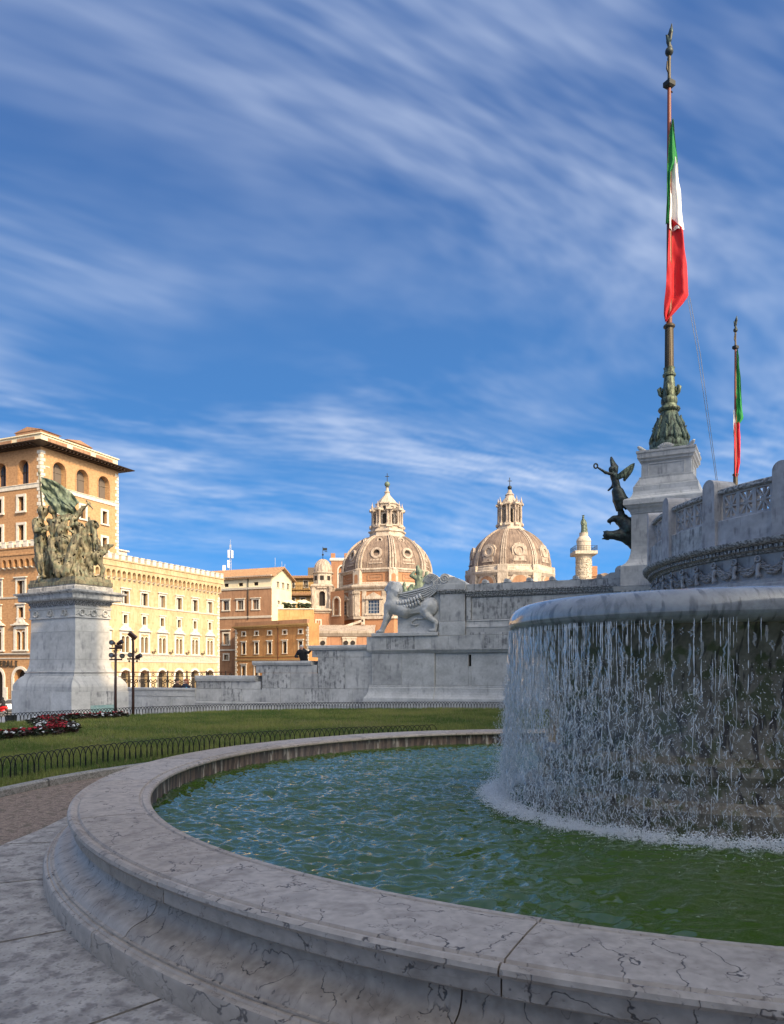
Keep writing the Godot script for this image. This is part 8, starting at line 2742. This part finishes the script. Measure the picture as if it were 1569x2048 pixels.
# ---------------------------------------------------------------- floodlights, railing
func flood_head(p: Node3D, at: Vector3, aim: Vector3, r := 0.085):
	var z := aim.normalized()
	var x := Vector3.UP.cross(z).normalized()
	var xf := Transform3D(Basis(x, z, x.cross(z)), at)
	var st := geo(true)
	lathe(st, [Vector2(0.0, -0.16), Vector2(0.045, -0.15), Vector2(0.06, -0.08), Vector2(r * 0.95, 0.0), Vector2(r, 0.02), Vector2(r, 0.06), Vector2(r - 0.012, 0.062), Vector2(r - 0.014, 0.04)], 18, 0, TAU, xf)
	var h := obj("lamp_head", st, M.lamp_paint, p)
	st = geo(true)
	lathe(st, [Vector2(r - 0.012, 0.042), Vector2(r * 0.5, 0.05), Vector2(0.0, 0.053)], 18, 0, TAU, xf)
	obj("lens", st, M.lamp_glass, h)
	st = geo()
	tube(st, [at - Vector3(0, 0.02, 0), at - Vector3(0, 0.15, 0)], [0.014], 5)
	obj("stirrup", st, M.lamp_paint, h)

func make_floodlights():
	var f := thing("floodlight_post", "dark floodlight post with four round lamps on two crossbars", "street lamp", Vector3(-9.40, -0.05, -26.0), 0.0, "floodlight posts by the marble pedestal")
	var st := geo(true)
	tube(st, [Vector3(0, -0.3, 0), Vector3(0, 0.6, 0), Vector3(0.01, 2.52, 0)], [0.052, 0.048, 0.038], 9)
	obj("post", st, M.lamp_paint, f)
	for y in [1.98, 2.36]:
		st = geo(); block(st, Vector3(-0.20, y, -0.04), Vector3(0.20, y + 0.05, 0.04), 0.01)
		obj("crossbar", st, M.lamp_paint, f)
	flood_head(f, Vector3(-0.12, 2.15, 0.0), Vector3(-0.15, 0.1, 1.0))
	flood_head(f, Vector3(0.22, 2.13, 0.0), Vector3(0.5, -0.05, 0.7))
	flood_head(f, Vector3(-0.11, 2.58, 0.0), Vector3(-0.15, 0.1, 1.0))
	flood_head(f, Vector3(0.18, 2.60, -0.02), Vector3(0.9, 0.5, 0.1), 0.075)
	flood_head(f, Vector3(0.16, 2.44, -0.02), Vector3(1.0, -0.2, -0.1), 0.065)
	f = thing("floodlight_post", "dark floodlight post with one tilted square lamp on top", "street lamp", Vector3(-8.80, -0.03, -26.0), 0.0, "floodlight posts by the marble pedestal")
	st = geo(true)
	tube(st, [Vector3(0, -0.3, 0), Vector3(0, 0.6, 0), Vector3(0.0, 2.60, 0), Vector3(-0.03, 2.70, 0)], [0.052, 0.048, 0.040, 0.036], 9)
	obj("post", st, M.lamp_paint, f)
	st = geo(); block(st, Vector3(-0.19, 1.98, -0.04), Vector3(0.19, 2.03, 0.04), 0.01)
	obj("crossbar", st, M.lamp_paint, f)
	flood_head(f, Vector3(-0.09, 2.14, 0.02), Vector3(0.2, 0.05, 1.0))
	flood_head(f, Vector3(0.22, 2.11, 0.0), Vector3(0.9, 0.35, 0.2), 0.075)
	for s in [-1, 1]:
		st = geo(true); ball(st, Vector3(s * 0.13, 1.93, 0.0), Vector3(0.035, 0.045, 0.035), 8)
		obj("cable_gland", st, M.lamp_paint, f)
	st = geo()
	var tilt := Transform3D(Basis(Vector3.BACK, -0.75) * Basis(Vector3.UP, 0.35), Vector3(-0.02, 2.80, 0))
	block(st, Vector3(-0.15, -0.065, -0.10), Vector3(0.15, 0.065, 0.10), 0.02, tilt)
	obj("square_lamp", st, M.lamp_paint, f)
	st = geo(); box(st, Vector3(0, -0.07, 0), Vector3(0.26, 0.012, 0.17), tilt)
	obj("lens", st, M.lamp_glass, f)

func make_railing():
	var r := thing("iron_railing", "ornate rusty iron railing with scrollwork above the low parapet", "railing", Vector3(-15.2, 0.30, -38.6), -0.02)
	var st := geo()
	box(st, Vector3(3.4, 1.19, 0), Vector3(7.6, 0.05, 0.06))
	obj("top_rail", st, M.iron_rust, r)
	st = geo()
	box(st, Vector3(3.4, 0.10, 0), Vector3(7.6, 0.05, 0.05))
	box(st, Vector3(3.4, 0.98, 0), Vector3(7.6, 0.03, 0.035))
	obj("rail", st, M.iron_brown, r)
	st = geo(); box(st, Vector3(3.4, -0.08, 0), Vector3(7.8, 0.30, 0.5))
	obj("kerb", st, M.marble_clean, r)
	for k in 8:
		st = geo(); block(st, Vector3(-0.03 + k * 0.98 - 0.02, 0.0, -0.03), Vector3(0.03 + k * 0.98 - 0.02, 1.26, 0.03), 0.008)
		obj("post", st, M.iron_brown, r)
	for k in 15:
		st = geo()
		var x := 0.23 + k * 0.49
		# each panel: two facing scrolls, a ring and uprights
		for s in [-1, 1]:
			for e in [-1, 1]:
				var pts := []
				for j in 15:
					var a := j * 0.5
					var q := 0.115 - j * 0.0062
					pts.append(Vector3(x + s * (0.115 - cos(a) * q * 0.9), 0.54 + e * (0.22 - sin(a) * q), 0))
				tube(st, pts, [0.021], 4, false)
		var rg := []
		for j in 13: rg.append(Vector3(x + cos(TAU * j / 12.0) * 0.055, 1.08 + sin(TAU * j / 12.0) * 0.055, 0))
		tube(st, rg, [0.018], 4, false)
		rg = []
		for j in 13: rg.append(Vector3(x + cos(TAU * j / 12.0) * 0.08, 0.54 + sin(TAU * j / 12.0) * 0.10, 0))
		tube(st, rg, [0.021], 4, false)
		for s in [-1, 1]: tube(st, [Vector3(x + s * 0.215, 0.1, 0), Vector3(x + s * 0.215, 0.98, 0)], [0.018], 4, false)
		tube(st, [Vector3(x, 0.1, 0), Vector3(x, 0.44, 0)], [0.018], 4, false)
		obj("scroll_panel", st, M.iron_brown, r)

# ---------------------------------------------------------------- flower bed
func scatter(parent: Node3D, called: String, mesh: ArrayMesh, mat: Material, xfs: Array):
	var mm := MultiMesh.new()
	mm.transform_format = MultiMesh.TRANSFORM_3D
	mm.mesh = mesh
	mm.instance_count = xfs.size()
	for k in xfs.size(): mm.set_instance_transform(k, xfs[k])
	var mi := MultiMeshInstance3D.new()
	mi.name = called
	mi.multimesh = mm
	mi.material_override = mat
	mi.set_meta("kind", "stuff")
	parent.add_child(mi)

func make_flower_bed():
	var b := thing("flower_bed", "zigzag bed of red and white flowers on the lawn", "flower bed")
	var lf := geo()
	for k in 4:
		var a := TAU * k / 4.0
		var d := Vector3(cos(a), 0, sin(a)); var s := Vector3(-sin(a), 0, cos(a))
		quad(lf, Vector3.ZERO, d * 0.03 + s * 0.018 + Vector3(0, 0.03, 0), d * 0.07 + Vector3(0, 0.025, 0), d * 0.03 - s * 0.018 + Vector3(0, 0.03, 0))
	var leaf := mesh_of(lf)
	var pf := geo()
	for k in 5:
		var a := TAU * k / 5.0
		var d := Vector3(cos(a), 0, sin(a)); var s := Vector3(-sin(a), 0, cos(a))
		quad(pf, Vector3.ZERO, d * 0.02 + s * 0.014 + Vector3(0, 0.012, 0), d * 0.036 + Vector3(0, 0.006, 0), d * 0.02 - s * 0.014 + Vector3(0, 0.012, 0))
	var petal := mesh_of(pf)
	var leaves := []; var bronze := []; var red := []; var white := []
	var bands := [[Vector2(-10.2, -15.2), Vector2(-8.1, -18.2), 0.45], [Vector2(-8.1, -18.4), Vector2(-9.0, -20.6), 0.5], [Vector2(-9.0, -20.6), Vector2(-10.3, -22.6), 0.45], [Vector2(-10.4, -22.8), Vector2(-8.75, -24.9), 0.34]]
	var soil := geo(true)
	for q in bands:
		var a: Vector2 = q[0]; var c: Vector2 = q[1]; var w: float = q[2]
		var n := Vector2(-(c - a).y, (c - a).x).normalized()
		var poly := PackedVector2Array()
		for j in 9: poly.append(a.lerp(c, j / 8.0) + n * w * 1.05)
		for j in 9: poly.append(c.lerp(a, j / 8.0) - n * w * 1.05)
		prism(soil, poly, -0.075 - rng.randf() * 0.004, 0.0, Transform3D(Basis(Vector3(1, 0, 0), Vector3(0, 0, 1), Vector3(0, -1, 0)), Vector3.ZERO))
		var cnt := int((c - a).length() * w * 520.0)
		for k in cnt:
			var v := rng.randf_range(-1.0, 1.0)
			var p := a.lerp(c, rng.randf_range(-0.02, 1.02)) + n * w * v
			var y := lawn_y(p.x, p.y)
			var hump := 0.16 * (1.0 - v * v * 0.55)
			var xf := Transform3D(Basis.from_euler(Vector3(rng.randf_range(-0.5, 0.5), rng.randf() * TAU, rng.randf_range(-0.5, 0.5))).scaled(Vector3.ONE * rng.randf_range(0.9, 1.7)), Vector3(p.x, y + hump * rng.randf_range(0.35, 1.0), p.y))
			if rng.randf() < 0.5: leaves.append(xf)
			else: bronze.append(xf)
			if rng.randf() < 0.30:
				var up := Transform3D(Basis.from_euler(Vector3(rng.randf_range(-0.7, 0.9), rng.randf() * TAU, rng.randf_range(-0.5, 0.5))).scaled(Vector3.ONE * rng.randf_range(0.8, 1.5)), Vector3(p.x, y + hump + rng.randf_range(0.0, 0.05), p.y))
				if absf(v) < 0.5: red.append(up)
				elif rng.randf() < 0.8: white.append(up)
	obj("soil", soil, M.leaf_bronze, b)
	scatter(b, "foliage", leaf, M.leaf_dark, leaves)
	scatter(b, "dark_foliage", leaf, M.leaf_bronze, bronze)
	scatter(b, "red_flowers", petal, M.petal_red, red)
	scatter(b, "white_flowers", petal, M.petal_white, white)

# ---------------------------------------------------------------- people
func face_on(sc: Sculpt, h: Vector3, d: Vector3, r := 0.105):
	# head with brow, nose, chin and ears, looking along d
	var s := Vector3(-d.z, 0, d.x)
	sc.blob(h, Vector3(r * 0.86, r * 1.14, r * 0.92), 0.01)
	sc.blob(h + d * r * 0.85 - Vector3(0, r * 0.12, 0), Vector3(0.016, 0.024, 0.016), 0.012)
	sc.blob(h + d * r * 0.62 - Vector3(0, r * 0.72, 0), Vector3(0.04, 0.035, 0.04), 0.02)
	for e in [-1, 1]: sc.blob(h + s * e * r * 0.86, Vector3(0.014, 0.03, 0.02), 0.008)
	sc.limb(h - Vector3(0, r, 0) - d * 0.015, h - Vector3(0, r * 2.0, 0) - d * 0.02, 0.05, 0.058, 0.02)

func hand(sc: Sculpt, wrist: Vector3, d: Vector3, side: Vector3):
	sc.limb(wrist, wrist + d * 0.07, 0.026, 0.034, 0.01)
	for k in 4:
		var b := wrist + d * 0.085 + side * (0.030 - k * 0.02)
		var l: float = [0.060, 0.070, 0.066, 0.050][k]
		sc.chain([b, b + d * l * 0.55, b + d * l * 0.8 - Vector3(0, l * 0.45, 0)], [0.0095, 0.009, 0.008], 0.004)
	sc.chain([wrist + d * 0.02 + side * 0.03, wrist + d * 0.055 + side * 0.055, wrist + d * 0.085 + side * 0.052], [0.011, 0.010, 0.009], 0.006)

func make_people():
	# flight of steps behind the parapets
	var stair := thing("stone_stair", "flight of pale stone steps behind the stepped parapet", "stairs")
	stair.transform = frame(WO, WD)
	for k in 14:
		var st := geo()
		block(st, Vector3(-13.0 + k * 0.78, -0.46, -5.2), Vector3(-3.2, 0.0 + k * 0.145, -1.22), 0.01) if k == 0 else block(st, Vector3(-13.0 + k * 0.78, -0.05 + (k - 1) * 0.145, -5.2), Vector3(-3.2, k * 0.145, -1.22), 0.01)
		obj("step", st, M.travertine_floor, stair)
	var W := frame(WO, WD)
	# leaning on the parapet, arm stretched out to take a picture
	var at := W * Vector3(-6.98, 1.160, -1.42)
	var p := thing("person", "person in dark jacket and pale cap leaning over the parapet, arm out", "person", at)
	var d := Vector3(0.93, 0, 0.36)
	var f := Vector3(-0.36, 0, 0.93)
	var sc := Sculpt.new(Vector3(-0.6, -0.03, -0.5), Vector3(0.75, 1.65, 0.65), 0.024)
	for s in [-1, 1]:
		sc.chain([d * s * 0.09 + Vector3(0, 0.82, 0), d * s * 0.10 + Vector3(0, 0.45, 0) + f * 0.03, d * s * 0.11 + Vector3(0, 0.07, 0)], [0.10, 0.07, 0.05], 0.04)
		sc.blob(d * s * 0.11 + f * 0.06 + Vector3(0, 0.04, 0), Vector3(0.07, 0.045, 0.09), 0.02)
	sc.chain([Vector3(0, 0.86, 0), Vector3(0, 1.08, 0) + f * 0.10, Vector3(0, 1.26, 0) + f * 0.20], [0.17, 0.18, 0.19], 0.08)
	sc.limb(-d * 0.17 + Vector3(0, 1.27, 0) + f * 0.2, d * 0.17 + Vector3(0, 1.27, 0) + f * 0.2, 0.085, 0.085, 0.05)
	sc.chain([-d * 0.20 + Vector3(0, 1.26, 0) + f * 0.2, -d * 0.28 + Vector3(0, 1.06, 0) + f * 0.30, -d * 0.10 + Vector3(0, 1.03, 0) + f * 0.45], [0.075, 0.06, 0.045], 0.03)
	sc.chain([d * 0.18 + Vector3(0, 1.27, 0) + f * 0.2, d * 0.36 + Vector3(0, 1.22, 0) + f * 0.3, d * 0.52 + Vector3(0, 1.31, 0) + f * 0.36], [0.075, 0.058, 0.042], 0.03)
	sculpted("jacket", sc, M.black_cloth, p)
	sc = Sculpt.new(Vector3(-0.3, 1.1, -0.2), Vector3(0.8, 1.75, 0.75), 0.011)
	face_on(sc, Vector3(0, 1.46, 0) + f * 0.30, (d * 0.8 + f * 0.6).normalized())
	hand(sc, d * 0.53 + Vector3(0, 1.315, 0) + f * 0.36, (d + Vector3(0, 0.3, 0)).normalized(), Vector3(0, 1, 0))
	sculpted("skin", sc, M.skin, p)
	var st2 := geo(true)
	ball(st2, Vector3(0, 1.50, 0) + f * 0.29, Vector3(0.105, 0.085, 0.105), 12)
	obj("cap", st2, M.grey_hair, p)
	st2 = geo(); box(st2, d * 0.64 + Vector3(0, 1.37, 0) + f * 0.37, Vector3(0.012, 0.14, 0.07), Transform3D.IDENTITY)
	obj("phone", st2, M.iron, p)
	# a ledge behind the low parapet, and two people sitting on it
	var ledge := thing("stone_ledge", "low stone ledge behind the long parapet used as a seat", "bench")
	ledge.transform = W
	var st3 := geo(); block(st3, Vector3(-16.0, -0.46, -1.35), Vector3(-13.01, 0.28, -0.57), 0.02)
	obj("ledge_stone", st3, M.travertine_floor, ledge)
	for k in 2:
		var x := -13.72 if k == 0 else -13.22
		var q := W * Vector3(x, 0.285, -1.0)
		var who := thing("person", ["person in brown coat with dark hair sitting behind the low parapet", "red haired person in navy coat with blue scarf sitting by the parapet"][k], "person", q)
		var lk := (Vector3(0.9, 0, 0.3) if k == 0 else Vector3(-0.5, 0, 0.85)).normalized()
		sc = Sculpt.new(Vector3(-0.45, -0.8, -0.4), Vector3(0.45, 0.8, 0.75), 0.024)
		var back := Vector3(0.375, 0, -0.927)
		sc.chain([Vector3(0, 0.13, 0), Vector3(0, 0.30, 0), Vector3(0, 0.50, 0) - back * 0.03], [0.17, 0.165, 0.175], 0.07)
		sc.limb(WD * 0.16 + Vector3(0, 0.52, 0), -WD * 0.16 + Vector3(0, 0.52, 0), 0.08, 0.08, 0.05)
		for s in [-1, 1]:
			sc.chain([WD * s * 0.09 + Vector3(0, 0.10, 0), WD * s * 0.11 + Vector3(0, 0.12, 0) + back * 0.40, WD * s * 0.11 + Vector3(0, -0.30, 0) + back * 0.43, WD * s * 0.11 + Vector3(0, -0.62, 0) + back * 0.40], [0.10, 0.08, 0.06, 0.045], 0.03)
			sc.chain([WD * s * 0.21 + Vector3(0, 0.50, 0), WD * s * 0.25 + Vector3(0, 0.28, 0) + back * 0.06, WD * s * 0.12 + Vector3(0, 0.22, 0) + back * 0.24], [0.065, 0.052, 0.04], 0.03)
		sculpted("coat", sc, M.brown_cloth if k == 0 else M.navy_cloth, who)
		sc = Sculpt.new(Vector3(-0.35, 0.1, -0.5), Vector3(0.35, 1.0, 0.35), 0.012)
		face_on(sc, Vector3(0, 0.75, 0), lk)
		for s in [-1, 1]: hand(sc, WD * s * 0.12 + Vector3(0, 0.22, 0) + back * 0.24, (back * 0.7 - WD * s * 0.7).normalized(), Vector3.UP)
		sculpted("skin", sc, M.skin, who)
		sc = Sculpt.new(Vector3(-0.25, 0.4, -0.25), Vector3(0.25, 1.0, 0.25), 0.015)
		sc.blob(Vector3(0, 0.80, 0) - lk * 0.02, Vector3(0.105, 0.10, 0.11), 0.02)
		if k == 1: sc.blob(Vector3(0, 0.68, 0) - lk * 0.05, Vector3(0.12, 0.14, 0.09), 0.04)
		sculpted("hair", sc, M.dark_hair if k == 0 else M.red_hair, who)
		if k == 1:
			st3 = geo(true)
			var rg := []
			for j in 13: rg.append(Vector3(cos(TAU * j / 12.0) * 0.11, 0.565 + 0.02 * sin(TAU * j / 6.0), sin(TAU * j / 12.0) * 0.11))
			tube(st3, rg, [0.045], 7)
			tube(st3, [Vector3(0.05, 0.55, 0.12), Vector3(0.08, 0.42, 0.17), Vector3(0.06, 0.33, 0.18)], [0.04, 0.05, 0.04], 7)
			obj("scarf", st3, M.blue_cloth, who)

# ---------------------------------------------------------------- down in the street
func wheel_mesh(r: float, w: float) -> ArrayMesh:
	var st := geo(true)
	lathe(st, [Vector2(r * 0.62, -w / 2), Vector2(r * 0.95, -w / 2), Vector2(r, -w * 0.35), Vector2(r, w * 0.35), Vector2(r * 0.95, w / 2), Vector2(r * 0.62, w / 2)], 22, 0, TAU, Transform3D(Basis(Vector3.RIGHT, PI / 2), Vector3.ZERO))
	return mesh_of(st)

func make_street_things():
	var c := thing("parked_car", "white hatchback car parked before the brick palazzo arches", "car", Vector3(-44.0, -3.2, -88.5), 0.42)
	# side outline swept across, narrowed towards the roof
	var side := [Vector2(-2.0, 0.35), Vector2(-2.05, 0.62), Vector2(-1.95, 0.82), Vector2(-1.1, 0.95), Vector2(-0.45, 1.40), Vector2(0.3, 1.47), Vector2(1.1, 1.42), Vector2(1.75, 1.0), Vector2(1.98, 0.9), Vector2(2.0, 0.5), Vector2(1.95, 0.32)]
	var st := geo(true)
	var half := func(p: Vector2) -> float: return 0.86 - 0.26 * smoothstep(0.9, 1.45, p.y) - 0.10 * smoothstep(1.5, 2.05, absf(p.x))
	for k in side.size():
		var a: Vector2 = side[k]; var b: Vector2 = side[(k + 1) % side.size()]
		var wa: float = half.call(a); var wb: float = half.call(b)
		quad(st, Vector3(a.x, a.y, -wa), Vector3(a.x, a.y, wa), Vector3(b.x, b.y, wb), Vector3(b.x, b.y, -wb))
	for s in [-1, 1]:
		for k in side.size():
			var a: Vector2 = side[k]; var b: Vector2 = side[(k + 1) % side.size()]
			tri(st, Vector3(0, 0.7, s * 0.88), Vector3(a.x, a.y, s * half.call(a)), Vector3(b.x, b.y, s * half.call(b)))
	obj("body", st, M.car_paint, c)
	for s in [-1, 1]:
		for q in [[Vector2(-0.95, 0.98), Vector2(-0.42, 1.34), Vector2(0.05, 1.38), Vector2(0.05, 0.98)], [Vector2(0.12, 0.98), Vector2(0.12, 1.38), Vector2(1.0, 1.35), Vector2(1.45, 1.02)]]:
			st = geo()
			var ps := []
			for v in q: ps.append(Vector3(v.x, v.y, s * (half.call(v) + 0.035)))
			quad(st, ps[0], ps[1], ps[2], ps[3])
			quad(st, ps[0] - Vector3(0, 0, s * 0.03), ps[3] - Vector3(0, 0, s * 0.03), ps[2] - Vector3(0, 0, s * 0.03), ps[1] - Vector3(0, 0, s * 0.03))
			obj("side_window", st, M.pane, c)
	st = geo(); quad(st, Vector3(-1.06, 0.99, -0.66), Vector3(-0.5, 1.40, -0.55), Vector3(-0.5, 1.40, 0.55), Vector3(-1.06, 0.99, 0.66))
	obj("windscreen", st, M.pane, c)
	st = geo(); quad(st, Vector3(1.22, 1.37, -0.55), Vector3(1.78, 1.03, -0.64), Vector3(1.78, 1.03, 0.64), Vector3(1.22, 1.37, 0.55))
	obj("rear_window", st, M.pane, c)
	var wm := wheel_mesh(0.31, 0.2)
	var rm := geo(true); lathe(rm, [Vector2(0.0, 0.06), Vector2(0.06, 0.08), Vector2(0.2, 0.05), Vector2(0.2, -0.05), Vector2(0, -0.05)], 16, 0, TAU, Transform3D(Basis(Vector3.RIGHT, PI / 2), Vector3.ZERO))
	var rmesh := mesh_of(rm)
	for x in [-1.25, 1.25]:
		for s in [-1, 1]:
			var w := put("wheel", wm, M.tyre, c, Transform3D(Basis.IDENTITY, Vector3(x, 0.31, s * 0.80)))
			put("rim", rmesh, M.rim, w, Transform3D(Basis(Vector3.UP, 0.0 if s > 0 else PI), Vector3.ZERO))
	for s in [-1, 1]:
		st = geo(true); ball(st, Vector3(-1.93, 0.72, s * 0.60), Vector3(0.1, 0.09, 0.17), 8); obj("headlight", st, M.lamp_glass, c)
		st = geo(true); ball(st, Vector3(1.94, 0.80, s * 0.66), Vector3(0.07, 0.12, 0.09), 8); obj("tail_light", st, M.tail_lamp, c)
		st = geo(true); ball(st, Vector3(-0.75, 1.0, s * 0.93), Vector3(0.08, 0.07, 0.09), 8); obj("mirror", st, M.car_paint, c)
	# scooter
	var m := thing("motor_scooter", "bright red motor scooter in the street before the white car", "scooter", Vector3(-42.6, -3.2, -83.5), -0.35)
	var wh := wheel_mesh(0.26, 0.11)
	for x in [-0.62, 0.66]: put("wheel", wh, M.tyre, m, Transform3D(Basis.IDENTITY, Vector3(x, 0.26, 0)))
	st = geo(true)
	tube(st, [Vector3(-0.55, 0.50, 0), Vector3(-0.2, 0.60, 0), Vector3(0.25, 0.70, 0), Vector3(0.6, 0.72, 0), Vector3(0.85, 0.66, 0)], [0.12, 0.2, 0.22, 0.2, 0.08], 10)
	tube(st, [Vector3(-0.3, 0.45, 0), Vector3(0.1, 0.35, 0), Vector3(0.5, 0.45, 0)], [0.15, 0.16, 0.18], 10)
	obj("body", st, M.scooter_red, m)
	st = geo(true)
	tube(st, [Vector3(-0.62, 0.3, 0), Vector3(-0.52, 0.75, 0), Vector3(-0.42, 1.0, 0)], [0.06, 0.1, 0.07], 8)
	ball(st, Vector3(-0.60, 0.52, 0), Vector3(0.22, 0.09, 0.10), 8)
	obj("front_fairing", st, M.scooter_red, m)
	st = geo(true); tube(st, [Vector3(-0.35, 1.05, -0.34), Vector3(-0.44, 1.05, 0), Vector3(-0.35, 1.05, 0.34)], [0.025], 6)
	obj("handlebar", st, M.iron, m)
	st = geo(true); tube(st, [Vector3(-0.05, 0.80, 0), Vector3(0.3, 0.86, 0), Vector3(0.7, 0.88, 0)], [0.1, 0.14, 0.11], 9)
	obj("saddle", st, M.iron, m)
	st = geo(true); ball(st, Vector3(-0.56, 0.92, 0), Vector3(0.07, 0.09, 0.09), 8)
	obj("headlight", st, M.lamp_glass, m)
	st = geo(true); ball(st, Vector3(0.5, 0.30, 0.16), Vector3(0.25, 0.1, 0.07), 8)
	obj("exhaust", st, M.rim, m)
	# its rider
	var p := thing("person", "rider in black jacket and helmet seated on red scooter", "person", Vector3(-42.6, -3.2, -83.5), -0.35)
	var sc := Sculpt.new(Vector3(-0.65, 0.1, -0.5), Vector3(0.75, 1.6, 0.5), 0.03)
	sc.chain([Vector3(0.28, 0.98, 0), Vector3(0.26, 1.2, 0), Vector3(0.18, 1.42, 0)], [0.18, 0.18, 0.19], 0.08)
	for s in [-1, 1]:
		sc.chain([Vector3(0.25, 1.0, s * 0.1), Vector3(-0.12, 0.85, s * 0.18), Vector3(-0.1, 0.42, s * 0.2)], [0.11, 0.09, 0.06], 0.04)
		sc.blob(Vector3(-0.15, 0.40, s * 0.2), Vector3(0.12, 0.05, 0.05), 0.02)
		sc.chain([Vector3(0.18, 1.42, s * 0.2), Vector3(-0.02, 1.2, s * 0.30), Vector3(-0.28, 1.1, s * 0.30)], [0.08, 0.065, 0.045], 0.03)
	sculpted("jacket", sc, M.black_cloth, p)
	sc = Sculpt.new(Vector3(-0.5, 0.95, -0.45), Vector3(0.4, 1.8, 0.45), 0.014)
	face_on(sc, Vector3(0.12, 1.66, 0), Vector3(-1, 0, 0))
	for s in [-1, 1]: hand(sc, Vector3(-0.27, 1.10, s * 0.30), Vector3(-1, -0.15, 0).normalized(), Vector3(0, 0, -s))
	sculpted("skin", sc, M.skin, p)
	st = geo(true); ball(st, Vector3(0.14, 1.70, 0), Vector3(0.14, 0.14, 0.14), 14)
	obj("helmet", st, M.iron, p)
	# dark box on the pavement past the fence
	var b := thing("metal_box", "dark metal utility box on the pavement beyond hoop fence", "box", Vector3(-15.05, -0.45, -30.2))
	st = geo(); block(st, Vector3(-0.16, 0.0, -0.12), Vector3(0.16, 0.24, 0.12), 0.02)
	obj("casing", st, M.iron, b)
	st = geo(); box(st, Vector3(0, 0.255, 0), Vector3(0.36, 0.03, 0.28))
	obj("lid", st, M.iron, b)
